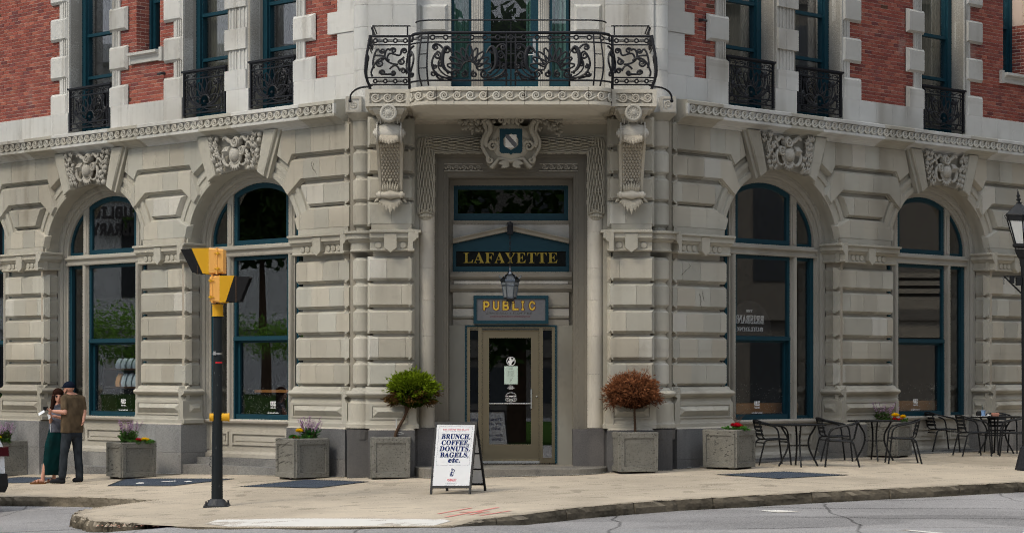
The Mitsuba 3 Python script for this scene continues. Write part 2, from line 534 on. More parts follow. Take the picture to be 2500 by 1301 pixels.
def blocks(frame, parent, poly, kinds, step=0.44, phase=0.0, col=BEIGE, v=0.0, depth=0.115):
    x0, x1 = min(p[0] for p in poly), max(p[0] for p in poly)
    cuts = list(np.arange(math.floor(x0 / step) * step + phase * step, x1, step)) if step else []
    cuts = [c + rnd.uniform(-.05, .05) for c in cuts]
    for r, ks in split_blocks(poly, kinds, cuts):
        put('block', B().raised(r, ks, depth, v + rnd.uniform(-.002, .002)), 'stone', frame, parent, col=tone(col, 0.12) if rnd.random() < .93 else tone((.52, .505, .455), .06))


def sub(frame, u, back=True):
    """A frame on a face square to the wall at u: its u runs into the wall, its v looks towards smaller u."""
    return Frame(frame((u, 0, 0)), -frame.M[:, 1], -frame.M[:, 0])


IMPOST = [(-.05, 3.77), (.03, 3.77), (.052, 3.785), (.052, 3.803), (.03, 3.818), (.03, 3.925), (.058, 3.94), (.085, 3.968), (.085, 3.985), (.12, 3.992), (.12, 4.075), (.165, 4.085), (.165, 4.118), (.02, 4.135), (-.05, 4.135)]
TORUS = [(-.05, 1.30), (.045, 1.30), (.05, 1.315), (.085, 1.322), (.118, 1.345), (.128, 1.37), (.118, 1.395), (.085, 1.417), (.03, 1.425), (.0, 1.47), (-.05, 1.49)]
PEDESTAL = [(-.05, .79), (.125, .79), (.125, .855), (.10, .875), (.085, .93), (.085, 1.205), (.065, 1.215), (.04, 1.25), (.02, 1.30), (-.05, 1.30)]


def pier_base(frame, par, u0, u1, ret0=False, wide=1.0):
    """Torus, pedestal with its pyramid panel, impost with its discs and tab, for one face of a pier."""
    put('torus_moulding', B().ext_u(TORUS, u0 - .075, u1 + .075), 'stone', frame, par, smooth=35, col=tone(BEIGE))
    put('pedestal', B().ext_u(PEDESTAL, u0 - .07, u1 + .07), 'stone', frame, par, col=tone(BEIGE))
    n = max(1, int(round((u1 - u0) / 0.55)))
    a, b = u0 + .04, u1 - .04
    if b - a > 0.1:
        fr = B()
        for q in ((a - .045, a, .945, 1.19), (b, b + .045, .945, 1.19), (a, b, 1.165, 1.19), (a, b, .945, .97)):
            fr.box(q[0], q[1], .08, .105, q[2], q[3])
        put('panel_border', fr, 'stone', frame, par, col=tone(BEIGE))
        xs = np.linspace(a, b, n + 1)
        for k in range(n):
            r = [(xs[k] + .003, .975), (xs[k + 1] - .003, .975), (xs[k + 1] - .003, 1.16), (xs[k] + .003, 1.16)]
            p = np.array(r)
            i0, i1 = (.10 if k == 0 else 0), (.10 if k == n - 1 else 0)
            q = np.array([(r[0][0] + i0, 1.07), (r[1][0] - i1, 1.07), (r[2][0] - i1, 1.075), (r[3][0] + i0, 1.075)])
            put('pyramid_block', B().loft([np.stack([p[:, 0], np.full(4, .085), p[:, 1]], 1), np.stack([q[:, 0], np.full(4, .15), q[:, 1]], 1)], False, True), 'stone', frame, par, col=tone(BEIGE))


def impost(frame, par, u0, u1, tab=True, e0=.06, e1=.06, discs=3):
    pr = np.array(IMPOST)
    put('impost_moulding', B().ext_u(pr, u0 - e0, u1 + e1), 'stone', frame, par, smooth=30, col=tone(BEIGE))
    m = (u0 + u1) / 2
    if tab:
        put('impost_tab', B().prism([(m - .105, 4.07), (m - .105, 3.83), (m - .075, 3.80), (m - .05, 3.79), (m, 3.745), (m + .05, 3.79), (m + .075, 3.80), (m + .105, 3.83), (m + .105, 4.07)], .02, .135), 'stone', frame, par, col=tone(BEIGE))
        for s in (-1, 1):
            for k in range(discs):
                x = m + s * (.21 + .135 * k)
                if u0 - .02 < x < u1 + .02:
                    put('disc', B().rev([(.055, .03), (.055, .05), (.04, .054), (0.0, .056)], (x, 0, 3.872), 14, 1), 'stone', frame, par, col=tone(BEIGE))


def granite(frame, par, u0, u1, e0, e1, depth=0.6, v=.16, col=GRAN):
    zb = -0.75
    p = key('granite_plinth', par)
    for z0, z1 in ((zb, .245), (.249, .765)):
        n = 1 if u1 - u0 < 1.0 else 2
        xs = np.linspace(u0 - e0, u1 + e1, n + 1)
        for k in range(n):
            put('block', B().box(xs[k] + .002, xs[k + 1] - .002, -depth, v, z0, z1), 'granite', frame, p, col=tone(col, .1))
    put('ledge', B().loft([[(u0 - e0, v, .765), (u1 + e1, v, .765), (u1 + e1, -depth, .765), (u0 - e0, -depth, .765)], [(u0 - e0 + .03, v - .03, .792), (u1 + e1 - .03, v - .03, .792), (u1 + e1 - .03, -depth, .792), (u0 - e0 + .03, -depth, .792)]]), 'stone', frame, p, col=(.45, .42, .36))


def spiral(cx, cz, r0, r1, turns, a0, n=26, flip=1):
    t = np.linspace(0, 1, n)
    a = a0 + flip * t * turns * 2 * math.pi
    r = r0 + (r1 - r0) * t
    return np.stack([cx + r * np.cos(a), cz + r * np.sin(a)], 1)


def smooth_line(pts, n=18):
    from scipy.interpolate import CubicSpline
    p = np.asarray(pts, float)
    t = np.r_[0, np.cumsum(np.linalg.norm(np.diff(p, axis=0), axis=1))]
    return CubicSpline(t / t[-1], p)(np.linspace(0, 1, n))


def on_plane(p2, v):
    p2 = np.asarray(p2)
    return np.stack([p2[:, 0], np.full(len(p2), v), p2[:, 1]], 1)


def scroll_piece(x, z, h, v, flip=1, w=.2):
    """One wave of the running scroll: a coil with a tail that reaches under the next."""
    b = B()
    s = h / .17
    coil = spiral(x, z + .008 * s, .012 * s, .062 * s, 1.6, -.3 if flip > 0 else math.pi + .3, 22, flip)
    e = coil[-1]
    tail = [e + np.array([flip * .03 * s * 0, 0])]
    for t in np.linspace(.15, 1, 6):
        tail.append((x + flip * (-.062 * s * math.cos(t * 2.0) + (w + .01) * t * .62 * 1.0 * t), z - .074 * s * math.sin(min(1, t * 1.5) * math.pi / 2) + .11 * s * max(0, t - .55) * 1.6))
    b.tube(on_plane(coil, v), np.linspace(.008, .019, len(coil)) * s, 6)
    b.tube(on_plane(np.array(tail), v), np.array([.019, .020, .022, .022, .019, .014, .007]) * s, 5)
    b.ball((x + flip * .05 * s, v + .004, z + .058 * s), .013 * s, 4, 6)
    b.tube(on_plane([(x - flip * .02 * s, z - .035 * s), (x + flip * .05 * s, z - .062 * s), (x + flip * .115 * s, z - .02 * s)], v), [.004 * s, .010 * s, .004 * s], 5)
    return b


def leaf(b, base, d, n, L, W, lift=.03):
    """A carved leaf: a bent almond with a midrib, from base along d, on a surface with normal n."""
    base, d, n = (np.asarray(x, float) for x in (base, d, n))
    d = d / np.linalg.norm(d)
    s = np.cross(n, d)
    rings = []
    for t in np.linspace(0, 1, 6):
        w = W * (math.sin(math.pi * min(1, .12 + t * .88)) ** .7) * (1 - .35 * t)
        c = base + d * L * t + n * (lift * math.sin(t * math.pi * .8) + .01)
        rings.append([c - s * w, c + n * .012 + s * 0, c + s * w, c - n * .03])
    b.loft(rings)


def carved_key(frame, par, c):
    """The carved keystone: boss with bead ring, volutes, a ribbed roll, and fruit and leaves round it."""
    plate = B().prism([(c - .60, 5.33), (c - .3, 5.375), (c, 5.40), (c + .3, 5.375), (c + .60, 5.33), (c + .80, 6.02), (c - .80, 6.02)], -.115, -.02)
    put('carved_backing', plate, 'stone', frame, par, col=(.33, .315, .275))  # backing painted darker than the relief, as shade behind the carving
    b = B()
    cz = 5.655
    b.ball((c, .09, cz), (.128, .10, .128), 12, 20)
    for k in range(26):
        a = k * 2 * math.pi / 26
        b.ball((c + .145 * math.cos(a), .10, cz + .145 * math.sin(a)), .013, 4, 5)
    b.rev([(.135, .03), (.17, .05), (.185, .08), (.165, .105), (.13, .09)], (c, 0, cz), 24, 1)

    def volute(x, z, r, a0, fl, v, w):
        b.rev([(r * .98, v - .09), (r, v), (r * .8, v + .01), (0, v + .005)], (x, 0, z), 18, 1)
        b.tube(on_plane(spiral(x, z, r * .08, r, 1.7, a0, 30, fl), v + .02), np.linspace(w * .45, w, 30), 6)

    volute(c - .045, 5.885, .098, 2.0, 1, .12, .026)
    volute(c - .215, 5.725, .082, 1.0, 1, .10, .022)
    for k in range(5):                          # the ribbed roll
        b.tube([(c + .19 + .03 * k, .06, 5.66), (c + .20 + .032 * k, .125, 5.73), (c + .19 + .03 * k, .07, 5.81)], [.014, .024, .014], 6)
    for pts, w in (([(-.14, 5.93), (-.24, 5.95), (-.30, 5.90), (-.37, 5.97)], .035), ([(.05, 5.93), (.15, 5.90), (.24, 5.955), (.31, 5.985), (.36, 5.94)], .042), ([(-.29, 5.72), (-.345, 5.62), (-.30, 5.50), (-.19, 5.47)], .036), ([(.33, 5.72), (.36, 5.60), (.28, 5.49), (.18, 5.47)], .036), ([(-.30, 5.78), (-.37, 5.86), (-.45, 5.80)], .03)):
        q = smooth_line(np.array(pts) + [c, 0], 12)
        b.tube(on_plane(q, .08), w * (1.05 - .7 * np.abs(np.linspace(0, 1, 12) - .45)), 7)
    for k in range(7):                          # the shell under the boss
        a = -math.pi / 2 + (k - 3) * .30
        leaf(b, (c + .10 * math.cos(a), .05, cz - .04 + .12 * math.sin(a)), (math.cos(a), .1, math.sin(a)), (0, 1, 0), .125, .034, .04)
    rr = random.Random(int(c * 100))
    for s in (-1, 1):
        for col in range(2):
            for z in np.linspace(5.40, 5.97, 7):
                edge = .57 + (z - 5.33) * .30
                x = c + s * (edge - .075 - .135 * col + rr.uniform(-.02, .02))
                if col == 0 and rr.random() < .22 or rr.random() < .08:
                    b.ball((x, .075, z), rr.uniform(.042, .058), 7, 9)
                else:
                    a = math.pi / 2 - s * rr.uniform(-.5, .9)
                    for da in (-.5, 0, .5):
                        leaf(b, (x, .04, z - .05), (math.cos(a + da), .15, math.sin(a + da)), (0, 1, 0), rr.uniform(.11, .15), .032, .06)
    put('carved_keystone', b, 'stone', frame, par, smooth=45, col=(.43, .415, .375))


def spandrel(frame, par, u0, u1, arch0, arch1, phase=0):
    """The stone faces over a pier from the impost to the cornice. arch0, arch1: (centre, half width) of the arches beside it, or None."""
    def side(arch, pts):
        if arch is None:
            return None
        c, a = arch
        sg_ = 1 if c < (u0 + u1) / 2 else -1
        return [(c + sg_ * (a + (d - 1.62)), z) for d, z in pts]

    rows = {3: ([(1.64, 4.24), (1.575, 4.43), (1.93, 4.572)], 'su', 4.24, 4.572),
            4: ([(1.93, 4.672), (1.85, 4.83), (1.755, 4.985)], 'ss', 4.672, 4.985),
            5: ([(1.74, 5.130), (1.37, 4.865), (1.245, 5.005), (1.48, 5.445)], 'dss', 5.130, 5.445),
            6: ([(1.50, 5.575), (1.385, 5.40), (1.22, 5.50), (1.09, 5.575), (1.225, 5.99)], 'dsss', 5.575, 5.99)}
    for r, (pts, ks, z0, z1) in rows.items():
        L = side(arch0, pts) or [(u0, z0), (u0, z1)]
        R = side(arch1, pts) or [(u1, z0), (u1, z1)]
        kl = ks if arch0 else 'j'
        kr = ks if arch1 else 'j'
        ring = R + L[::-1]                       # up the right side, back along the top, down the left side, along the bottom
        kinds = kr + 'u' + kl[::-1] + 'd'
        blocks(frame, par, ring, kinds, .44, (r * .37 + phase) % 1)


def archivolt(frame, par, c, a):
    """The moulded band of the arch, with the soffit behind it."""
    prof = [(0.0, -.345), (0.0, -.058), (.03, -.05), (.10, -.05), (.106, -.080), (.125, -.082), (.20, -.078), (.206, -.055), (.225, -.052), (.29, -.055), (.30, -.094), (.36, -.098), (.365, -.108), (.42, -.122)]
    ph = np.linspace(0.02, math.pi - .02, 61)
    b = B()
    rings = [[(c + (a + r) * math.cos(p), v, ZS + (AB + r) * math.sin(p)) for r, v in prof] for p in ph]
    b.loft(rings, False, False, closed=False)
    put('archivolt', b, 'stone', frame, par, smooth=25, col=tone(BEIGE))
    for k, p in enumerate(np.linspace(.15, math.pi - .15, 11)):   # joints of the soffit stones
        pass
    for s in (-1, 1):
        q = [(c + s * .60, 5.315), (c + s * .80, 5.215), (c + s * 1.155, 6.04), (c + s * .815, 6.04)]
        qq = np.array(q)
        e_ = (qq - qq.mean(0)) * np.array([.90, .985]) + qq.mean(0)
        put('wedge_stone', B().loft([on_plane(qq, -.07), on_plane(qq, .075), on_plane(e_, .095)]), 'stone', frame, par, col=tone(BEIGE, .05))
        m = [(c + s * .79, 5.21), (c + s * .86, 5.18), (c + s * 1.225, 6.03), (c + s * 1.15, 6.03)]
        put('wedge_border', B().prism(m, -.06, .035), 'stone', frame, par, col=tone(BEIGE))
    carved_key(frame, par, c)


def sash(b, poly_out, wid, v0, v1):
    b.prism(poly_out.difference(poly_out.buffer(-wid, join_style=2)), v0, v1)


def sheet(poly, v):
    b = B()
    pts = np.array(poly.exterior.coords)[:-1]
    b.fill(np.stack([pts[:, 0], np.full(len(pts), v), pts[:, 1]], 1))
    return b


def arched_window(frame, c, a, i, side):
    W = key('arched_window', BLD)
    # architrave: mouldings that step back from the reveal to the sash
    prof = [(0.0, -.335), (.03, -.335), (.032, -.365), (.06, -.375), (.075, -.40), (.075, -.43), (.10, -.435), (.115, -.47), (.15, -.475), (.15, -.60)]
    b = B()
    path = [(1, z) for z in (.30, 1.5, 3.0)] + [None] * 41 + [(-1, z) for z in (3.0, 1.5, .30)]
    rings, kk = [], 0
    for q in path:
        if q is None:
            p = math.pi * kk / 40
            kk += 1
            rings.append([(c + (a - r) * math.cos(p), v, ZS + (AB - 1.5 * r) * math.sin(p)) for r, v in prof])
        else:
            rings.append([(c + q[0] * (a - r), v, q[1]) for r, v in prof])
    b.loft(rings, False, False, closed=False)
    put('architrave', b, 'stone', frame, W, smooth=25, col=TRIM)
    ai, bi = a - .15, AB - .225
    ht = lambda d: ZS + bi * math.sqrt(max(0, 1 - (d / ai) ** 2))
    m0, m1 = .80, .975
    for s in (-1, 1):
        mb = B().box(c + s * m0, c + s * m1, -.58, -.49, .85, 3.88)
        mb.box(c + s * (m0 + .025), c + s * (m1 - .025), -.49, -.475, .85, 3.88)
        mb.tube([(c + s * (m0 + m1) / 2, -.475, .86), (c + s * (m0 + m1) / 2, -.475, 3.87)], .052, 12)
        put('mullion', mb, 'stone', frame, W, smooth=40, col=TRIM)
        q = [(c + s * m0, 4.05), (c + s * m1, 4.05), (c + s * m1, ht(m1) + .01), (c + s * m0, ht(m0) + .01)]
        mb = B().prism(q, -.58, -.49)
        mb.box(c + s * (m0 + .045), c + s * (m1 - .045), -.49, -.475, 4.10, ht(m1) - .08)
        put('fanlight_mullion', mb, 'stone', frame, W, col=TRIM)
    put('transom_bar', B().ext_u([(-.58, 3.86), (-.42, 3.86), (-.41, 3.89), (-.44, 3.905), (-.44, 3.95), (-.41, 3.965), (-.385, 3.985), (-.385, 4.01), (-.43, 4.02), (-.45, 4.06), (-.58, 4.06)], c - ai, c + ai), 'stone', frame, W, col=TRIM)
    # sashes
    up = sg.box(c - m0, 2.33, c + m0, 3.855)
    lo = sg.box(c - m0, .875, c + m0, 2.36)
    S = B()
    sash(S, up, .065, -.575, -.515)
    S.box(c - m0, c + m0, -.515, -.49, 2.315, 2.385)
    put('upper_sash', S, 'teal', frame, W)
    S = B()
    sash(S, lo, .085, -.63, -.58)
    S.box(c - m0, c + m0, -.63, -.525, .865, .965)
    for s in (-1, 1):
        S.box(c + s * m0, c + s * (m0 - .035), -.58, -.50, .88, 2.32)
    put('lower_sash', S, 'teal', frame, W)
    put('pane', sheet(up.buffer(-.05, join_style=2), -.545), 'pane_glass', frame, W)
    put('pane', sheet(lo.buffer(-.07, join_style=2), -.605), 'pane_glass', frame, W)
    xs = np.linspace(-m0, m0, 25)
    fan = sg.Polygon([(c - m0, 4.06)] + [(c + x, ht(x)) for x in xs] + [(c + m0, 4.06)])
    S = B()
    sash(S, fan, .095, -.575, -.515)
    put('fanlight_sash', S, 'teal', frame, W)
    put('pane', sheet(fan.buffer(-.07, join_style=2), -.545), 'pane_glass', frame, W)
    for s in (-1, 1):
        q = sg.box(min(c + s * m1, c + s * ai), .875, max(c + s * m1, c + s * ai), 3.86)
        S = B()
        sash(S, q, .06, -.575, -.535)
        S.box(c + s * ai, c + s * (ai - .10), -.575, -.50, .875, 3.86)
        xs = np.linspace(m1, ai - .02, 12)
        fq = sg.Polygon([(c + s * m1, 4.06)] + [(c + s * x, ht(x)) for x in xs] + [(c + s * (ai - .02), 4.06)])
        sash(S, fq, .055, -.575, -.525)
        put('sidelight_sash', S, 'teal', frame, W)
        put('pane', sheet(q.buffer(-.04, join_style=2), -.555), 'pane_glass', frame, W)
        put('pane', sheet(fq.buffer(-.03, join_style=2), -.55), 'pane_glass', frame, W)
    # sill, panelled apron and steps
    put('sill', B().ext_u([(-.62, .80), (-.40, .80), (-.385, .815), (-.375, .845), (-.385, .862), (-.50, .875), (-.62, .875)], c - a + .02, c + a - .02), 'stone', frame, W, col=(.46, .43, .375))
    ap = B().box(c - a + .1, c + a - .1, -.62, -.47, .12, .80)
    for x0, x1 in ((-1.38, -.90), (-.80, .80), (.90, 1.38)):
        for q in ((x0, x1, .60, .64), (x0, x1, .40, .44), (x0, x0 + .04, .44, .60), (x1 - .04, x1, .44, .60)):
            ap.box(c + q[0], c + q[1], -.47, -.435, q[2], q[3])
        ap.box(c + x0 + .09, c + x1 - .09, -.47, -.452, .475, .565)
    ap.ext_u([(-.5, .17), (-.40, .17), (-.40, .235), (-.43, .25), (-.45, .285), (-.5, .285)], c - a + .03, c + a - .03)
    put('apron', ap, 'stone', frame, W, col=(.44, .415, .36))
    # what stands behind the panes
    R = B()
    R.box(c - 1.75, c + 1.75, -3.3, -3.25, -.2, 6.2)
    R.box(c - 1.8, c - 1.75, -3.3, -.65, -.2, 6.2)
    R.box(c + 1.75, c + 1.8, -3.3, -.65, -.2, 6.2)
    R.box(c - 1.75, c + 1.75, -3.25, -.65, 6.0, 6.05)
    R.box(c - 1.75, c + 1.75, -3.25, -.65, .1, .15)
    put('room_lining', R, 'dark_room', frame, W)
    return W


def steps(frame, par, c, a, z_top, z_mid):
    put('step', B().box(c - a + .06, c + a - .06, -.62, -.20, -.7, z_top), 'granite', frame, par, col=(.30, .295, .28))
    for x0, x1 in ((c - a + .05, c - .1), (c - .095, c + a - .05)):
        put('step', B().box(x0, x1, -.62, .12, -.7, z_mid), 'granite', frame, par, col=tone((.27, .265, .25), .08))


def lower_front(frame, piers, side, open_end):
    piers = list(piers)
    arches = [((p[1] + q[0]) / 2, (q[0] - p[1]) / 2) for p, q in zip(piers[:-1], piers[1:])]
    for i, (u0, u1) in enumerate(piers):
        P = key('stone_pier', BLD)
        first = i == 0
        put('core', B().box(u0 + .06, u1 - .06, -.70, -.108, .6, 4.2), 'stone', frame, P, col=tone((.43, .41, .36), .05))
        for k, z in enumerate(COURSES):
            blocks(frame, P, [(u0, z), (u1, z), (u1, z + .312), (u0, z + .312)], 'd' + 's' + 'u' + ('j' if first else 's'), .44, (k * .41 + i * .2) % 1)
        pier_base(frame, P, u0 + (.0 if first else 0), u1)
        impost(frame, P, u0, u1, True, .0 if first else .06, .06)
        # the face that turns the corner, or the reveal of the opening
        J = sub(frame, u0)
        dep = .16 if first else .335
        for k, z in enumerate(COURSES):
            put('return_block', B().raised([(0, z), (dep, z), (dep, z + .312), (0, z + .312)], 'djuj', .115 if first else .03, 0 if first else -.002), 'stone', J, P, col=tone(BEIGE, .05))
        put('return_moulding', B().ext_u(TORUS, -.125, dep + (.0 if first else .02)).ext_u(PEDESTAL, -.12, dep), 'stone', J, P, smooth=30, col=tone(BEIGE))
        put('return_moulding', B().ext_u(IMPOST, -.16, dep + .02), 'stone', J, P, smooth=30, col=tone(BEIGE))
        put('return_moulding', B().loft([on_plane([(.03, .99), (dep - .04, .99), (dep - .04, 1.15), (.03, 1.15)], .085), on_plane([(.10, 1.065), (dep - .10, 1.065), (dep - .10, 1.075), (.10, 1.075)], .125)], False, True), 'stone', J, P, col=tone(BEIGE))
        if not first:
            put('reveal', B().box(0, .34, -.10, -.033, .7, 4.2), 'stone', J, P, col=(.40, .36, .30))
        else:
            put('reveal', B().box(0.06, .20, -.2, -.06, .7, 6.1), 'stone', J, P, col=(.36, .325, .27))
        granite(frame, P, u0, u1, .08, .08, col=(.21, .21, .21) if first else GRAN if side == 'L' else (.29, .285, .275))
        # over the impost
        put('upper_core', B().box(u0 + .04, u1 - .04, -.6, -.01, 4.12, 4.245), 'stone', frame, P, col=tone(BEIGE))
        spandrel(frame, P, u0, u1, arches[i - 1] if i > 0 else None, arches[i] if i < len(arches) else None, i * .3)
        if first:
            for z0, z1 in ((4.24, 4.572), (4.672, 4.985), (5.13, 5.445), (5.575, 5.99)):
                put('return_block', B().raised([(0, z0), (dep, z0), (dep, z1), (0, z1)], 'djuj'), 'stone', J, P, col=tone(BEIGE, .05))
    # the wall behind the faces, with the arches cut out
    end = piers[-1][1] if open_end else piers[-1][1]
    A = key('arch_surround', BLD)
    wall = sg.box(piers[0][0] + .06, 4.12, end, 6.14)
    for c, a in arches:
        ph = np.linspace(0, math.pi, 49)
        wall = wall.difference(sg.Polygon([(c + (a + .002) * math.cos(p), ZS + (AB + .002) * math.sin(p)) for p in ph] + [(c - a, 4.0), (c + a, 4.0)]))
    put('wall_face', B().prism(wall, -.36, -.112), 'stone', frame, A, col=(.43, .41, .36))
    for c, a in arches:
        archivolt(frame, A, c, a)
    for i, (c, a) in enumerate(arches):
        W = arched_window(frame, c, a, i, side)
        zg = float(ground(*frame((c, 0.3, 0))[:2]))
        steps(frame, W, c, a, max(zg + .05, .165 if side == 'L' else .10), zg + (.16 if side == 'L' else .02))
    return arches


PIERS_L = [(0.0, 1.413), (4.622, 6.011), (9.28, 10.673), (13.9, 15.3)]
PIERS_R = [(0.0, 1.435), (4.706, 6.388), (9.665, 11.35), (14.6, 16.2)]
ARCH_L = lower_front(FL, PIERS_L, 'L', True)
ARCH_R = lower_front(FR, PIERS_R, 'R', True)


# ------------------------------------------------------------------ cornice between the storeys
def cornice(frame, u0, u1, flip):
    C = key('cornice', BLD)
    bed = [(-.06, 5.99), (.0, 5.995), (.012, 6.02), (.04, 6.025), (.05, 6.045), (.07, 6.05), (.12, 6.085), (.18, 6.105), (.245, 6.12), (.245, 6.128), (.25, 6.13), (.25, 6.168), (.205, 6.175),
           (.205, 6.325), (.25, 6.332), (.25, 6.385), (.24, 6.395), (-.02, 6.43), (-.3, 6.43), (-.3, 5.99)]
    n = int((u1 - u0) / .9)
    xs = np.linspace(u0, u1, n + 1)
    for k in range(n):
        put('stone_length', B().ext_u(bed, xs[k] + (0 if k == 0 else .0015), xs[k + 1] - .0015), 'stone', frame, C, smooth=30, col=tone(PALE if k % 3 else BEIGE, .05))
    put('scroll_border', B().box(u0, u0 + .05, .2, .249, 6.16, 6.34), 'stone', frame, C, col=PALE)
    m = int((u1 - u0 - .15) / .2)
    for k in range(m):
        put('scroll', scroll_piece(u0 + .15 + .2 * k, 6.25, .172, .226, flip), 'stone', frame, C, smooth=True, col=tone((.52, .505, .455), .08))


cornice(FL, 0.10, 13.4, -1)
cornice(FR, 0.10, 13.4, 1)


# ------------------------------------------------------------------ upper storey: brick between stone quoins
BRICKS = []          # (frame, box, colour)


def brick_panel(frame, par, poly, v=-.12):
    """Collects the bricks of one panel: stretcher courses clipped to the panel's outline."""
    u0, z0, u1, z1 = poly.bounds
    put('mortar', B().prism(poly, v - (.05 if v < -.05 else .004), v - .009), 'mortar', frame, par)
    ch, ln = .0700, .2060
    for k in range(int(math.ceil((z1 - z0) / ch)) + 1):
        za, zb = 6.849 + k * ch + .0052, 6.849 + (k + 1) * ch - .0052
        if zb > z1:
            break
        x = math.floor(u0 / ln) * ln + (k % 2) * ln / 2 - ln
        while x < u1:
            q = sg.box(x + .0052, za, x + ln - .0052, zb).intersection(poly)
            if q.area > 2e-4 and hasattr(q, 'exterior'):
                a = q.bounds
                r = rnd.random()
                c = (.275, .084, .066) if r < .5 else (.22, .070, .060) if r < .74 else (.33, .115, .085) if r < .95 else (.17, .06, .058)
                if rnd.random() < .004:
                    c = (.10, .05, .035)
                BRICKS.append((frame, par, (a[0], a[2], v - .05, v + rnd.uniform(-.002, .002), a[1], a[3]), tone(c, .13)))
            x += ln


def quoins(frame, par, lo, hi, inner, parity, bw, flutes=True):
    """A fluted stone strip with square blocks. lo-hi: the strip; inner: -1 when the brick lies on the small side."""
    st = B().box(lo, hi, -.30, -.085, 6.42, 9.7)
    w = hi - lo
    if flutes:
        e = lo if inner < 0 else hi
        d = 1 if inner < 0 else -1
        for t in (.30, .50, .68, .9):
            st.box(e + d * w * t, e + d * w * (t + .09), -.085, -.068, 6.42, 9.7)
    put('fluted_strip', st, 'stone', frame, par, col=tone(PALE, .03))
    zs = [(6.849, 7.206), (7.579, 7.957), (8.341, 8.706), (9.08, 9.45)] if parity == 0 else [(7.206, 7.579), (7.957, 8.341), (8.706, 9.08)]
    a, b = bw
    for z0, z1 in zs:
        put('quoin_block', B().raised([(a, z0), (b, z0), (b, z1), (a, z1)], 'ssss', .06, -.035), 'stone', frame, par, col=tone(PALE, .045))


def upper_window(frame, u0, u1, i, narrow=False, z0=6.45, sill=None, face=-.085, brick=False):
    W = key('upper_window', BLD)
    fv = -.37 if not brick else -.42
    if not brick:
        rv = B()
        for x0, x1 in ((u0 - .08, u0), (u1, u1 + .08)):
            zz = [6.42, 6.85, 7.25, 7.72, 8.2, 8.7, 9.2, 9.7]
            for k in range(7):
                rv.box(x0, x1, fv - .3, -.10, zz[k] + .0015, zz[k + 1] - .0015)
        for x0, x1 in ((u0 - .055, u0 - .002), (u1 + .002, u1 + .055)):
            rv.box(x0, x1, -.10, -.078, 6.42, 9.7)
        put('stone_reveal', rv, 'stone', frame, W, col=(.30, .29, .265))  # same pale stone, painted darker for the shade inside the opening
    fr = B()
    zt = 9.7
    w = .065 if narrow else .12
    for x0, x1 in ((u0 + .004, u0 + w), (u1 - w, u1 - .004)):
        fr.box(x0, x1, fv - .16, fv, z0, zt)
        s = 1 if x0 < (u0 + u1) / 2 else -1
        fr.box(x0 + s * (w * .5) if s > 0 else x0 - .02, x1 + .02 if s > 0 else x1 - w * .5, fv - .16, fv - .05, z0, zt)
    if not brick:
        fr.box(u0, u1, fv - .16, fv - .03, z0 - .05, z0 + .10)
        for z in (7.555, 8.39):
            fr.box(u0 + w, u1 - w, fv - .15, fv - (.055 if z < 8 else .04), z - .03, z + .03)
    else:
        fr.box(u0, u1, fv - .16, fv - .02, z0 - .02, z0 + .07)
        fr.box(u0, u1, fv - .15, fv - .05, z0 + .95, z0 + 1.01)
        for x0, x1 in ((u0 + w, u0 + w + .05), (u1 - w - .05, u1 - w)):
            fr.box(x0, x1, fv - .15, fv - .06, z0 + .07, z0 + .95)
    put('sash_frame', fr, 'teal', frame, W)
    put('pane', sheet(sg.box(u0 + w, z0, u1 - w, zt), fv - .10), 'pane_glass', frame, W)
    # curtains hang behind the pane
    n = int((u1 - u0) / .022)
    xs = np.linspace(u0, u1, n)
    vv = fv - .28 + .030 * np.sin(xs * 62 + i) + .012 * np.sin(xs * 141 + 2 * i)
    open_ = .42 if not brick else .0
    keep = xs < u1 - open_ * (u1 - u0) if i % 2 else xs > u0 + .0 * (u1 - u0)
    xs, vv = xs[keep], vv[keep]
    put('curtain', B().loft([np.stack([xs, vv, np.full(len(xs), z)], 1) for z in (z0 - .1, zt)], False, False, closed=False), 'curtain', frame, W, smooth=True)
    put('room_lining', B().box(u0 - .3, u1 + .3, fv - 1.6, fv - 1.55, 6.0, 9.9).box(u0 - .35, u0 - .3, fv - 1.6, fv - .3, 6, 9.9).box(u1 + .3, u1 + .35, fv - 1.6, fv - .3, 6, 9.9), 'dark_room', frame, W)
    return W


def band(frame, par, u0, u1, proud0=False):
    n = max(1, int(round((u1 - u0) / .55)))
    xs = np.linspace(u0, u1, n + 1)
    for k in range(n):
        put('band_stone', B().box(xs[k] + .0015, xs[k + 1] - .0015, -.3, -.035, 6.40, 6.849), 'stone', frame, par, col=tone(PALE, .045))


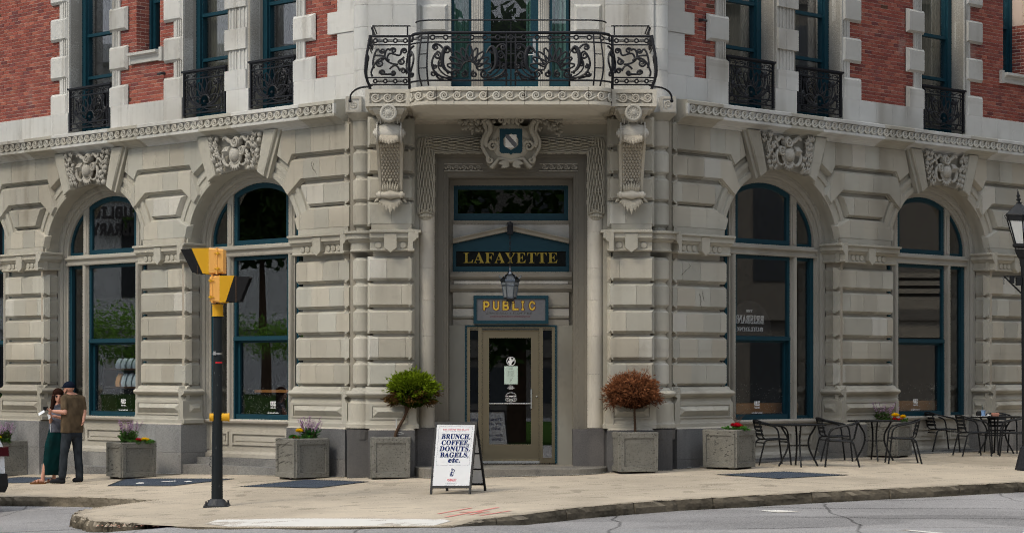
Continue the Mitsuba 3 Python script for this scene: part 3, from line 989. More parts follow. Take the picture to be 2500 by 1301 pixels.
def upper_front(frame, side):
    if side == 'L':
        wins, small = [(1.50, 2.80), (3.45, 4.78), (7.05, 8.49)], (5.57, 6.325)
        panels = [(.385, 1.285), (5.094, 6.82), (8.85, 13.4)]
    else:
        wins, small = [(1.50, 2.86), (3.48, 4.87), (7.44, 8.89)], (10.35, 11.15)
        panels = [(.36, 1.255), (5.14, 7.21), (9.12, 13.4)]
    P = key('quoin_work', BLD)
    # corner stones beside the round shaft
    for k, (z0, z1) in enumerate([(6.849, 7.206), (7.206, 7.579), (7.579, 7.957), (7.957, 8.341), (8.341, 8.706), (8.706, 9.08), (9.08, 9.5)]):
        wide = k % 2 == 0
        put('quoin_block', B().raised([(-.16, z0), (.61 if wide else .375, z0), (.61 if wide else .375, z1), (-.16, z1)], 'jjjj', .2, -.035 if wide else -.055), 'stone', frame, P, col=tone(PALE, .045))
    w0, w1, w2 = wins
    band(frame, P, -.16, w0[0] + .03)
    band(frame, P, w0[1] - .0, w1[0] + .0)
    band(frame, P, w1[1], w2[0])
    band(frame, P, w2[1], 13.4)
    quoins(frame, P, panels[0][1], w0[0], -1, 0, (w0[0] - .46, w0[0] + .045))
    st = B().box(w0[1] + .0, w1[0] - .0, -.30, -.085, 6.42, 9.7)
    for t in (.12, .26, .42, .60, .72, .86):
        st.box(w0[1] + (w1[0] - w0[1]) * t, w0[1] + (w1[0] - w0[1]) * (t + .06), -.085, -.068, 6.42, 9.7)
    put('fluted_strip', st, 'stone', frame, P, col=tone(PALE, .03))
    m = (w0[1] + w1[0]) / 2
    for z0, z1 in [(6.849, 7.206), (7.579, 7.957), (8.341, 8.706), (9.08, 9.45)]:
        for a, b in ((w0[1] + .08, m), (m, w1[0] + .05)):
            put('quoin_block', B().raised([(a, z0), (b, z0), (b, z1), (a, z1)], 'jjjj', .06, -.035), 'stone', frame, P, col=tone(PALE, .045))
    quoins(frame, P, w1[1], panels[1][0], 1, 0, (w1[1] + .07, w1[1] + .56))
    quoins(frame, P, panels[1][1], w2[0], -1, 0, (w2[0] - .45, w2[0] + .04))
    quoins(frame, P, w2[1], panels[2][0], 1, 0, (w2[1] + .10, w2[1] + .60))
    sw = small
    for i, (a, b) in enumerate(panels):
        W = key('brick_wall', BLD)
        poly = sg.box(a, 6.849, b, 9.7)
        if a < sw[0] < b:
            poly = poly.difference(sg.box(sw[0], 7.80, sw[1], 9.8))
        brick_panel(frame, W, poly)
        if a < sw[0] < b:
            # brick reveals and a stone sill of the small window
            for x, s in ((sw[0], 1), (sw[1], -1)):
                J = Frame(frame((x, -.12, 0)), -frame.M[:, 1], s * frame.M[:, 0])
                brick_panel(J, W, sg.box(.004, 7.80, .32, 9.7), .004)
            S = key('window_sill', BLD)
            put('sill_stone', B().ext_u([(-.5, 7.62), (-.06, 7.62), (-.06, 7.70), (-.03, 7.735), (-.03, 7.75), (.03, 7.765), (.03, 7.815), (-.45, 7.83), (-.5, 7.83)], sw[0] - .05, sw[1] + .10), 'stone', frame, S, col=tone(PALE, .03))
            put('sill_end', B().box(sw[0] - .14, sw[0] - .05, -.3, -.05, 7.60, 7.86), 'stone', frame, S, col=PALE)
            put('sill_end', B().box(sw[1] + .10, sw[1] + .15, -.3, -.05, 7.60, 7.84), 'stone', frame, S, col=PALE)
    for i, (a, b) in enumerate(wins):
        upper_window(frame, a, b, i + (1 if side == 'L' else 0))
    upper_window(frame, sw[0], sw[1], 2, True, 7.86, brick=True)
    # behind everything, the solid of the storey
    return wins


WINS_L = upper_front(FL, 'L')
WINS_R = upper_front(FR, 'R')
# the 300 bricks that show largest stand singly, the rest as one part
cam_d = [np.hypot(*fr(((b[0] + b[1]) / 2, 0, 0))[:2]) + (50 if b[4] > 8.75 else 0) + (40 if fr not in (FL, FR) else 0) for fr, _, b, _ in BRICKS]
order = np.argsort(cam_d)
rest, rest_c = B(), []
for rank, i in enumerate(order):
    fr, par, bx, c = BRICKS[i]
    if rank < 300:
        put('brick', B().box(*bx), 'brick', fr, par, col=c)
    else:
        q = B().box(*bx)
        rest.add(fr(q.v[0]), q.f[0])
        rest_c.append(np.broadcast_to(c, (8, 3)))
_v, _f = np.vstack(rest.v), np.vstack(rest.f)
_vi = _f.ravel()
_k = key('brickwork', BLD)
scene[_k] = mikit.ply((_v, _f), 'mat_brick', False, uv=pack(np.vstack(rest_c)))
note(_k, 'red brickwork further from the corner', 'stuff')

for fr, u, z in ((FL, 5.42, 7.36), (FR, .84, 7.87)):
    put('pipe_stub', B().tube([(u, -.13, z), (u, -.02, z - .01), (u + .06, .0, z - .02)], [.03, .028, .024], 8), 'iron_worn', fr, BLD)
# cracks in the worn stone
def crack(frame, pts, v=.002):
    put('crack', B().tube([(u, v, z) for u, z in pts], [.004] * (len(pts) - 1) + [.0015], 4), 'soil', frame, BLD)


crack(FL, [(.98, 5.40), (.99, 5.33), (.95, 5.27), (.90, 5.24), (.86, 5.17)])
crack(FL, [(.93, 5.38), (.96, 5.31), (.95, 5.27)])
crack(FR, [(.22, 3.40), (.34, 3.49), (.46, 3.56), (.40, 3.62)])
crack(FR, [(.70, 3.10), (.74, 2.99), (.73, 2.90), (.77, 2.82)])
crack(FR, [(.78, 3.14), (.80, 3.02), (.83, 2.97)])
# ------------------------------------------------------------------ the canted corner bay with its door and balcony
TRIM2 = (0.165, 0.155, 0.135)
BAY = key('entrance_bay', BLD)
UP_ROWS = ((4.24, 4.565), (4.672, 4.985), (5.130, 5.445), (5.575, 5.99))
for s in (-1, 1):
    P = key('stone_pier', BLD)
    a, b = (1.675, 2.375) if s > 0 else (-2.375, -1.675)
    put('core', B().box(a + .05, b - .02, -.6, -.108, .6, 6.1), 'stone', FC, P, col=(.43, .41, .36))
    for k, z in enumerate(COURSES):
        blocks(FC, P, [(a, z), (b, z), (b, z + .312), (a, z + .312)], 'dsus', .47, (k * .43 + .2 * s) % 1)
    for k, (z0, z1) in enumerate(UP_ROWS):
        blocks(FC, P, [(a, z0), (b, z0), (b, z1), (a, z1)], 'dsus', .47, (k * .31 + .2 * s) % 1)
    pier_base(FC, P, a, b)
    impost(FC, P, a, b, True, .06 if s > 0 else .0, .06 if s < 0 else .0, 1)
    put('upper_core', B().box(a + .02, b, -.5, -.01, 4.12, 4.245), 'stone', FC, P, col=tone(BEIGE))
    # inner flank of the pilaster
    J = Frame(FC((s * 1.675, 0, 0)), -FC.M[:, 1], -s * FC.M[:, 0])
    for z0, z1 in [(z, z + .312) for z in COURSES] + list(UP_ROWS):
        put('return_block', B().raised([(0, z0), (.26, z0), (.26, z1), (0, z1)], 'djuj', .05), 'stone', J, P, col=tone(BEIGE))
    put('return_moulding', B().ext_u(TORUS, -.12, .26).ext_u(PEDESTAL, -.12, .26).ext_u(IMPOST, -.16, .26), 'stone', J, P, smooth=30, col=tone(BEIGE))
    granite(FC, P, a, b, .06 if s > 0 else .02, .06 if s < 0 else .02, col=(.155, .15, .148))
    # the round shaft between the bay and the street front
    C = key('round_shaft', BLD)
    cx, cv, r = s * 2.515, -.43, .178
    for z0, z1 in [(z, z + .312) for z in COURSES] + list(UP_ROWS):
        put('drum', B().rev([(r - .055, z0 - .14), (r - .055, z0 - .045), (r - .035, z0 - .04), (r - .03, z0 - .022), (r - .012, z0 - .018), (r, z0), (r, z1), (r - .02, z1 + .018), (r - .055, z1 + .05)], (cx, cv, 0), 26), 'stone', FC, C, smooth=30, col=tone(BEIGE if rnd.random() < .85 else (.53, .51, .45), .07))
    put('shaft_backing', B().box(min(s * 2.33, s * 2.74), max(s * 2.33, s * 2.74), -1.1, -.475, .6, 6.1), 'stone', FC, C, col=(.36, .335, .285))
    for pr in (TORUS, PEDESTAL, IMPOST):
        put('shaft_moulding', B().rev([(r + v, z) for v, z in pr[1:-1]], (cx, cv, 0), 26), 'stone', FC, C, smooth=30, col=tone(BEIGE))
    put('shaft_base', B().box(cx - .26, cx + .22, cv - .2, cv + .26, -.75, .765).rev([(r + .1, .6), (r + .11, .765), (r + .06, .80), (r, .80)], (cx, cv, 0), 22), 'granite', FC, C, col=(.16, .155, .15))
    put('shaft_neck', B().rev([(r - .03, 5.99), (r, 6.0), (r + .02, 6.03), (r + .05, 6.05), (r + .12, 6.11), (r + .13, 6.13)], (cx, cv, 0), 24), 'stone', FC, C, smooth=30, col=tone(BEIGE))
    z = 6.40
    for h in (.455, .36, .37, .38, .38, .37, .36, .3):
        put('upper_drum', B().rev([(.185, z + .001), (.192, z + .004), (.192, z + h - .004), (.185, z + h - .001)], (cx - s * .03, cv - .02, 0), 26), 'stone', FC, C, smooth=30, col=tone(PALE, .05))
        z += h
    q = B().box(min(s * 2.52, s * 2.80), max(s * 2.52, s * 2.80), -1.2, -.17, 6.12, 6.40)
    q.box(min(s * 2.36, s * 2.52), max(s * 2.36, s * 2.52), -1.2, -.23, 6.12, 6.40)
    put('cornice_block', q, 'stone', FC, C, col=PALE)
    rb = B()
    for q_ in ((2.53, 2.79, 6.13, 6.165), (2.53, 2.79, 6.355, 6.395), (2.53, 2.57, 6.165, 6.355), (2.75, 2.79, 6.165, 6.355)):
        rb.box(min(s * q_[0], s * q_[1]), max(s * q_[0], s * q_[1]), -.17, -.15, q_[2], q_[3])
    rb.tube(on_plane(spiral(s * 2.66, 6.26, .008, .07, 1.7, 0, 24, s), -.165), np.linspace(.008, .016, 24), 5)
    put('rosette_panel', rb, 'stone', FC, C, col=(.52, .50, .45))
    # plain strip, smooth half column and bead-bound garland beside the door
    put('plain_strip', B().box(min(s * 1.56, s * 1.70), max(s * 1.56, s * 1.70), -.8, -.25, .76, 5.75), 'stone', FC, BAY, col=tone(BEIGE, .03))
    zz = [.79, 1.7, 2.35, 2.95, 3.5, 4.1, 4.75, 5.72]
    for z0, z1 in zip(zz[:-1], zz[1:]):
        put('half_column_stone', B().rev([(.137, z0 + .001), (.14, z0 + .004), (.14, z1 - .004), (.137, z1 - .001)], (s * 1.435, -.32, 0), 28), 'stone', FC, BAY, smooth=40, col=tone((.54, .51, .45), .03))
    G = B()
    rr = random.Random(5 + s)
    for k, z in enumerate(np.arange(4.50, 5.62, .135)):
        for j in range(8):
            a_ = math.pi * (j + .25 + .5 * (k % 2)) / 8
            leaf(G, (s * 1.44 + .112 * math.cos(a_), -.245 + .112 * math.sin(a_), z + .11), (.04 * math.cos(a_), .04 * math.sin(a_), -1), (math.cos(a_), math.sin(a_), .05), .185 + rr.uniform(-.02, .02), .021, .020)
    for k in range(7):
        a_ = math.pi * (k + .5) / 7
        for z, q in ((4.38, .10), (4.34, .07), (4.30, .035)):
            G.ball((s * 1.44 + q * math.cos(a_), -.25 + q * math.sin(a_), z), (.03, .03, .034), 6, 8)
    for d in (1, -1):
        G.tube([(s * 1.44 + .125 * math.cos(t), -.25 + .125 * math.sin(t), 4.46 + d * .05 * math.cos(t)) for t in np.linspace(0, math.pi, 12)], .016, 6)
    for z in (4.78, 5.12, 5.38):
        G.tube([(s * 1.44 + .125 * math.cos(t), -.25 + .125 * math.sin(t), z) for t in np.linspace(0, math.pi, 12)], .009, 5)
    G.rev([(.10, 4.36), (.105, 5.7)], (s * 1.44, -.25, 0), 14)
    put('leaf_garland', G, 'stone', FC, BAY, smooth=50, col=(.42, .395, .33))
    # granite at the foot of the jambs
    put('granite_foot', B().box(min(s * 1.05, s * 1.74), max(s * 1.05, s * 1.74), -.9, -.15, -.4, .76), 'granite', FC, BAY, col=tone((.15, .14, .135), .1))
    put('granite_foot', B().box(min(s * 1.05, s * 1.33), max(s * 1.05, s * 1.33), -.9, -.30, -.4, .77).box(min(s * 1.31, s * 1.58), max(s * 1.31, s * 1.58), -.9, -.13, -.4, .788), 'granite', FC, BAY, col=tone((.17, .16, .155), .1))
# flat architrave round the opening, with stepped mouldings
ar = []
prof = [(.0, -.30), (.02, -.42), (.05, -.43), (.055, -.45), (.16, -.45), (.165, -.47), (.20, -.47), (.205, -.49), (.235, -.49), (.25, -.52), (.25, -.92)]
ring = [[(-(1.31 - r), v, .77) for r, v in prof], [(-(1.31 - r), v, 5.485 - r * 1.74) for r, v in prof], [(1.31 - r, v, 5.485 - r * 1.74) for r, v in prof], [(1.31 - r, v, .77) for r, v in prof]]
put('door_architrave', B().loft(ring, False, False, closed=False), 'stone', FC, BAY, col=TRIM2)
rel = B()
for s in (-1, 1):
    for k in range(5):
        x = s * (.56 + .125 * k)
        rel.tube(on_plane(spiral(x, 5.222, .006, .045, 1.3, 0, 16, s), -.455), np.linspace(.006, .011, 16), 5)
        leaf(rel, (x + s * .04, -.46, 5.19), (s * .6, .1, .8), (0, 1, 0), .06, .018, .015)
    for z in (5.165, 5.28):
        rel.box(min(s * .48, s * 1.14), max(s * .48, s * 1.14), -.46, -.44, z - .006, z + .006)
put('relief_strip', rel, 'stone', FC, BAY, smooth=40, col=(.42, .40, .355))
# wall over the door and its cavetto up to the balcony
put('lintel_wall', B().box(-1.70, 1.70, -.85, -.24, 5.74, 6.42).box(-1.60, 1.60, -.85, -.315, 5.47, 5.75), 'stone', FC, BAY, col=(.36, .335, .275))
put('lintel_frame', B().ext_u([(-.30, 5.70), (-.235, 5.70), (-.225, 5.715), (-.225, 5.755), (-.3, 5.76)], -1.58, 1.58), 'stone', FC, BAY, col=tone(BEIGE))
put('cavetto', B().ext_u([(-.26, 5.93), (-.20, 5.935), (-.20, 5.96), (-.17, 5.97), (-.15, 6.0), (-.09, 6.05), (.02, 6.09), (.10, 6.10), (.10, 6.2), (-.26, 6.2)], -1.72, 1.72), 'stone', FC, BAY, smooth=35, col=(.47, .43, .36))
G = B()
rr = random.Random(3)
for k, x in enumerate(np.arange(-1.42, 1.43, .135)):
    for j in range(8):
        a_ = math.pi * (j + .25 + .5 * (k % 2)) / 8 - math.pi * .5
        d = 1 if x < 0 else -1
        leaf(G, (x - d * .06, -.25 + .112 * math.cos(a_), 5.585 + .112 * math.sin(a_)), (d, .04 * math.cos(a_), .04 * math.sin(a_)), (0, math.cos(a_), math.sin(a_)), .185 + rr.uniform(-.02, .02), .021, .020)
for x in (-1.38, -1.1, -.8, 1.38, 1.1, .8):
    G.tube([(x + (.06 if abs(x) > 1.3 else 0) * math.sin(t), -.27 + .122 * math.cos(t), 5.585 + .122 * math.sin(t)) for t in np.linspace(-math.pi / 2, math.pi / 2, 12)], .012, 5)
G.rev([(.10, -1.5), (.10, 1.5)], (0, -.27, 5.585), 14, 0)
put('leaf_garland', G, 'stone', FC, BAY, smooth=50, col=(.42, .395, .33))

# the carved shield over the door
K = key('cartouche', BLD)
b = B()
half = [(.0, 5.28), (.10, 5.30), (.20, 5.33), (.22, 5.24), (.27, 5.17), (.35, 5.17), (.41, 5.25), (.39, 5.36), (.43, 5.42), (.48, 5.52), (.485, 5.62), (.45, 5.70), (.41, 5.78), (.43, 5.88), (.47, 5.96), (.40, 5.985), (.33, 5.92), (.27, 5.87), (.17, 5.87), (.10, 5.94), (.07, 6.02), (.0, 6.05)]
out = [(x, z) for x, z in half] + [(-x, z) for x, z in half[::-1][1:-1]]
b.prism(out, -.25, .05)
put('shield_plate', b, 'stone', FC, K, col=(.24, .225, .185))
b = B()
b.ball((0, .02, 5.60), (.335, .115, .34), 12, 20)
for s in (-1, 1):
    o_ = smooth_line([(s * x, z) for x, z in half[7:16]], 24) if False else np.array([(s * x, z) for x, z in half[7:16]])
    b.tube(on_plane(o_, .06), .03, 6)
b.tube(on_plane([(-.34, 5.17), (-.2, 5.33), (0, 5.285), (.2, 5.33), (.34, 5.17)], .06), .035, 6)
for s in (-1, 1):
    for cx, cz, r, tn, a0 in ((.30, 5.53, .095, 1.5, 0), (.155, 5.965, .075, 1.4, 2), (.345, 5.30, .06, 1.2, 0)):
        sp = spiral(s * cx, cz, r * .1, r, tn, a0 if s > 0 else math.pi - a0, 26, s)
        b.tube(on_plane(sp, .095), np.linspace(.012, .032, 26), 6)
    q = np.array([(.39, 5.52), (.43, 5.60), (.40, 5.70), (.35, 5.78), (.345, 5.88), (.40, 5.96)])
    t = np.linspace(0, 1, 14)
    qq = np.stack([s * np.interp(t, np.linspace(0, 1, 6), q[:, 0]), np.interp(t, np.linspace(0, 1, 6), q[:, 1])], 1)
    b.tube(on_plane(qq, .07), .045, 8)
    for k in range(5):
        leaf(b, (s * .02, .06, 5.89), (s * (.18 * k), .1, 1), (0, 1, 0), .17 - .012 * k, .022, .02)
    leaf(b, (s * .03, .06, 5.26), (s, .1, -.12), (0, 1, 0), .19, .05, .04)
    leaf(b, (s * .03, .06, 5.22), (s, .1, -.35), (0, 1, 0), .15, .04, .04)
    for k in range(4):
        leaf(b, (s * (.20 + .03 * k), .07, 5.62 - .02 * k), (-s * .1, .2, 1), (0, 1, 0), .08, .02, .03)
put('shield_body', b, 'stone', FC, K, smooth=45, col=(.40, .375, .315))
rr = random.Random(11)
for s in (-1, 1):
    b = B()
    for k in range(17):
        x = s * (.33 + .48 * (k / 16)) + rr.uniform(-.03, .03)
        z = 5.97 + .05 * math.sin(k * 1.1) + rr.uniform(-.08, .07) - .07 * (k / 16)
        for j in range(3):
            a_ = rr.uniform(0, 6.28)
            leaf(b, (x, -.02, z), (math.cos(a_), .3, math.sin(a_)), (0, 1, 0), rr.uniform(.08, .13), rr.uniform(.03, .048), .05)
    b.tube(on_plane([(s * .3, 5.95), (s * .45, 5.92), (s * .6, 5.97), (s * .78, 5.93)], -.08), .014, 6)
    put('oak_spray', b, 'stone', FC, K, smooth=50, col=(.31, .29, .245))
sh = [(-.19, 5.82), (.19, 5.82), (.19, 5.44), (.16, 5.41), (.03, 5.41), (.0, 5.38), (-.03, 5.41), (-.16, 5.41), (-.19, 5.44)]
put('shield_field', B().prism(sh, .0, .125), 'teal', FC, K, label='dark teal painted shield field')
put('shield_centre', B().prism([(-.093, 5.72), (.093, 5.72), (.093, 5.51), (.0, 5.50), (-.093, 5.51)], .1, .135), 'paint_white', FC, K, label='small white square in the middle of the shield')
put('shield_band', B().prism([(-.093, 5.72), (-.04, 5.72), (.093, 5.57), (.093, 5.51), (.055, 5.507), (-.093, 5.68)], .12, .142), 'sign_grey', FC, K, label='grey diagonal band across the white square')

# ---- door wall: overlight, pediment, sign board, door
E_ = key('entrance_screen', BLD)  # screen colours lowered to carry the shade of the deep doorway
VW = -.90
scr = B()
for q in ((-1.06, -.985, .1, 5.06), (.985, 1.06, .1, 5.06), (-1.06, 1.06, 4.95, 5.06)):
    scr.box(q[0], q[1], -1.0, VW - .01, q[2], q[3])
scr.box(-1.0, 1.0, -1.0, VW + .03, 4.285, 4.345)
scr.ext_u([(-1.0, 3.10), (-.85, 3.115), (-.80, 3.17), (-.80, 3.24), (-.84, 3.245), (-.84, 3.30), (-.86, 3.31), (-.84, 3.33), (-.80, 3.37), (-.80, 3.42), (-.83, 3.46), (-1.0, 3.47)], -1.05, 1.05)
put('screen_frame', scr, 'stone', FC, E_, smooth=30, col=(.24, .225, .195))
put('white_spandrel', B().box(-1.0, 1.0, -1.0, VW, 3.95, 4.285), 'stone', FC, E_, col=(.46, .45, .42))
put('white_band', B().box(-.98, .98, -.86, -.795, 3.25, 3.30), 'stone', FC, E_, col=(.46, .45, .42))
ped = B()
for s in (-1, 1):
    ped.prism([(s * 0, 4.235), (s * 1.0, 4.01), (s * 1.0, 3.95), (s * 0, 4.165)], VW - .02, VW + .10)
    ped.prism([(s * 0, 4.255), (s * 1.0, 4.03), (s * 1.0, 4.01), (s * 0, 4.235)], VW - .02, VW + .13)
put('pediment', ped, 'stone', FC, E_, col=(.32, .29, .235))
put('pediment_field', B().prism([(-1.0, 3.94), (0, 4.16), (1.0, 3.94), (1.0, 3.86), (-1.0, 3.86)], VW - .05, VW + .02), 'teal', FC, E_)
ov = sg.box(-.985, 4.345, .985, 4.95)
S = B()
sash(S, ov, .07, VW - .08, VW - .02)
S.box(-.985, .985, VW - .08, VW - .015, 4.345, 4.47)
put('overlight_sash', S, 'teal', FC, E_)
put('pane', sheet(ov.buffer(-.05, join_style=2), VW - .06), 'pane_glass', FC, E_)
tr = sg.box(-1.0, 3.46, 1.0, 3.87)
S = B()
sash(S, tr, .055, VW - .08, VW + .02)
S.box(-1, 1, VW - .08, VW + .03, 3.46, 3.555)
put('name_transom', S, 'teal', FC, E_)
put('name_panel', B().box(-.95, .95, VW - .06, VW - .02, 3.53, 3.84), 'black_glass', FC, E_, label='black glass transom panel behind the gilt name')
g = glyphs(serif('LAFAYETTE'), .18, 'SansMath', 0, space=.05)
put('gilt_name', B().prism(fit_text(g, -.815, .80, 3.618, 3.80), VW - .021, VW - .014), 'gold_leaf', FC, E_, label='gilt letters LAFAYETTE on the transom')
# panelled wall round the door
for z0, z1, c in ((2.885, 3.11, (.36, .345, .305)), (2.70, 2.83, (.43, .42, .39)), (2.545, 2.645, (.26, .25, .225))):
    put('wall_panel', B().box(-1.0, 1.0, -1.0, VW + .045, z0, z1), 'stone', FC, E_, col=c)
put('panel_moulding', B().ext_u([(-1, 2.83), (VW + .06, 2.835), (VW + .075, 2.85), (VW + .06, 2.88), (-1, 2.885)], -1.0, 1.0).ext_u([(-1, 2.645), (VW + .06, 2.65), (VW + .075, 2.67), (VW + .06, 2.695), (-1, 2.70)], -1.0, 1.0), 'stone', FC, E_, col=(.20, .19, .16))
for s in (-1, 1):
    put('wall_panel', B().box(min(s * .775, s * 1.06), max(s * .775, s * 1.06), -1.0, VW + .04, .05, 2.543), 'stone', FC, E_, col=(.27, .265, .235))
S = B()
for q in ((-.79, -.76, .17, 2.54), (.76, .79, .17, 2.54), (-.79, .79, 2.515, 2.543)):
    S.box(q[0], q[1], -1.0, VW + .06, q[2], q[3])
put('door_surround', S, 'teal', FC, E_)
S = B()
for q in ((-.76, -.705, .17, 2.515), (.705, .76, .17, 2.515), (-.565, -.50, .17, 2.515), (.485, .55, .17, 2.515), (-.76, .76, 2.49, 2.515), (-.76, .76, 2.455, 2.463), (-.705, -.565, .17, .26), (.55, .705, .17, .26)):
    S.box(q[0], q[1], -.99, VW + .035, q[2], q[3])
put('bronze_frame', S, 'bronze', FC, E_)
for x0, x1 in ((-.705, -.565), (.55, .705)):
    put('sidelight_pane', sheet(sg.box(x0, .24, x1, 2.46), -.95), 'door_glass', FC, E_)
    put('top_pane', B().box(x0 - .0, x1, -.955, -.945, 2.463, 2.49), 'paint_white', FC, E_)
put('top_pane', B().box(-.50, .485, -.955, -.945, 2.463, 2.49), 'lamp_glass', FC, E_)
DOOR = key('entrance_door', BLD)
S = B()
for q in ((-.497, -.378, .215, 2.452), (.345, .482, .215, 2.452), (-.378, .345, 2.325, 2.452), (-.378, .345, .215, .495)):
    S.box(q[0], q[1], -.98, VW - .005, q[2], q[3])
put('door_leaf', S, 'bronze', FC, DOOR)
put('pane', B().add([(-.385, -.962, .485), (.35, -.936, .485), (.35, -.936, 2.33), (-.385, -.962, 2.33)], [[0, 1, 2, 3]]), 'door_glass', FC, DOOR)
put('kick_plate', B().box(-.37, .34, VW - .005, VW - .001, .235, .485), 'bronze', FC, DOOR)
put('push_bar', B().tube([(-.375, -.91, 1.195), (.345, -.91, 1.195)], .012, 8), 'steel', FC, DOOR)
hb = B().tube([(.352, -.87, 1.11), (.352, -.83, 1.11), (.352, -.83, 1.44), (.352, -.87, 1.44)], .014, 8).ball((.445, -.885, 1.315), .02, 6, 8)
put('door_handle', hb, 'steel', FC, DOOR, smooth=40)
put('threshold', B().box(-.50, .49, -1.0, VW + .05, .17, .212), 'steel', FC, E_)
# printed marks on the door glass
m = B()
m.prism(sg.Point(.0, 1.925).buffer(.078).difference(sg.Point(.0, 1.925).buffer(.068)), -.928, -.926)
from shapely import union_all
fig = union_all([sg.Point(-.012, 1.965).buffer(.020), sg.Polygon([(-.03, 1.87), (.0, 1.86), (.035, 1.93), (.02, 1.95), (-.02, 1.945), (-.045, 1.92)]), sg.LineString([(.02, 1.94), (.045, 1.955), (.05, 1.93)]).buffer(.008), sg.LineString([(-.04, 1.93), (-.05, 1.90)]).buffer(.008)])
m.prism(fig, -.928, -.926)
for k, (t, w) in enumerate((('coffee', .075), ('donuts', .085), ('breakfast', .12), ('lunch', .07))):
    m.prism(fit_text(glyphs(t, .02, 'Inter', 3), -w / 2, w / 2, 1.495 - .02 * k, 1.509 - .02 * k), -.928, -.926)
m.prism(fit_text(glyphs('the bagel jar', .03, 'Inter', 4), -.093, .093, 1.305, 1.338), -.928, -.926)
el = sg.Point(0, 0).buffer(1)
from shapely import affinity
for cx, cz, rx, rz in ((0, 1.345, .08, .042), (-.06, 1.265, .038, .028), (.06, 1.265, .038, .028), (0, 1.248, .036, .026)):
    o = affinity.translate(affinity.scale(el, rx, rz), cx, cz)
    i_ = affinity.translate(affinity.scale(el, rx - .006, rz - .006), cx, cz)
    h = affinity.translate(affinity.scale(el, rx * .3, rz * .25), cx, cz) if rz < .04 else sg.Polygon()
    m.prism(o.difference(i_).difference(sg.box(-.1, 1.298, .1, 1.342)), -.928, -.926)
    if rz < .04:
        m.prism(h, -.928, -.926)
put('white_decals', m, 'white_vinyl', FC, DOOR, label='white emblem, menu words and the bagel jar decal on the door glass')
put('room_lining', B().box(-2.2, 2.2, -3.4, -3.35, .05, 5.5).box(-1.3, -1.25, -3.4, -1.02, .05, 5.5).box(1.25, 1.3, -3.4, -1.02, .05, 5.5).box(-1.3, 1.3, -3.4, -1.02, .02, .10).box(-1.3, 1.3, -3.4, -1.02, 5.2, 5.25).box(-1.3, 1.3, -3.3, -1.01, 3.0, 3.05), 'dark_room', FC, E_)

NOTICE = thing('hours_notice', 'pale green paper notice with opening hours on the bronze door glass', 'notice')
put('sheet', B().box(-.118, .118, -.930, -.924, 1.53, 1.84), 'pale_paper', FC, NOTICE)
m = B()
m.prism(fit_text(glyphs('Hours', .02, 'Inter', 5), -.035, .035, 1.788, 1.805), -.924, -.9225)
for k in range(5):
    zz = 1.755 - .013 * k
    m.prism(fit_text(glyphs(('Mon', 'Tue', 'Wed', 'Thu', 'Fri')[k], .02, 'Inter', 4), -.055, -.028, zz, zz + .008), -.924, -.9225)
    m.prism(fit_text(glyphs('7am-3pm', .02, 'Inter', 4), -.005, .055, zz, zz + .008), -.924, -.9225)
for k in range(2):
    zz = 1.675 - .013 * k
    m.prism(fit_text(glyphs(('Sat', 'Sun')[k], .02, 'Inter', 4), -.055, -.032, zz, zz + .008), -.924, -.9225)
    m.prism(fit_text(glyphs('8am-3pm', .02, 'Inter', 4), -.005, .055, zz, zz + .008), -.924, -.9225)
m.prism(sg.box(-.03, 1.636, .03, 1.640), -.924, -.9225)
m.prism(fit_text(glyphs('P', .03, 'Inter', 6), -.010, .012, 1.58, 1.612), -.924, -.9225)
m.prism(sg.box(-.03, 1.567, .03, 1.570), -.924, -.9225)
put('print', m, 'grey_letter', FC, NOTICE)

SIGN = thing('cafe_sign', 'framed grey signboard with yellow letters PUBLIC above the door', 'sign')
put('board', B().box(-.595, .61, VW - .0, -.79, 2.61, 3.01), 'sign_grey', FC, SIGN)
S = B()
sash(S, sg.box(-.645, 2.565, .645, 3.05), .055, VW, -.765)
put('frame', S, 'teal', FC, SIGN)
gap = [0, .1665, .333, .4995, .655, .785]
ms = B()
for ch, x in zip('PUBLIC', gap):
    w = .045 if ch == 'I' else .105
    g = fit_text(glyphs(ch, .15, 'Inter', 3), -.475 + x, -.475 + x + w, 2.80, 2.955)
    g2 = affinity.translate(g, .010, -.010).union(g.buffer(.010))
    ms.prism(g2, -.79, -.785)
    put('letter', B().prism(g, -.785, -.781), 'gold_paint', FC, SIGN)
put('letters_outline', ms, 'maroon', FC, SIGN)
m = B().prism(fit_text(glyphs('ESPRESSO', .04, 'Inter', 1), -.42, -.055, 2.728, 2.765), -.79, -.786)
m.prism(fit_text(glyphs('COFFEE', .04, 'Inter', 1), .035, .37, 2.728, 2.765), -.79, -.786)
m.prism(sg.Point(-.01, 2.747).buffer(.010), -.79, -.786)
put('small_letters', m, 'grey_letter', FC, SIGN)
put('rule', B().box(-.36, .33, -.79, -.786, 2.685, 2.697), 'maroon', FC, SIGN)

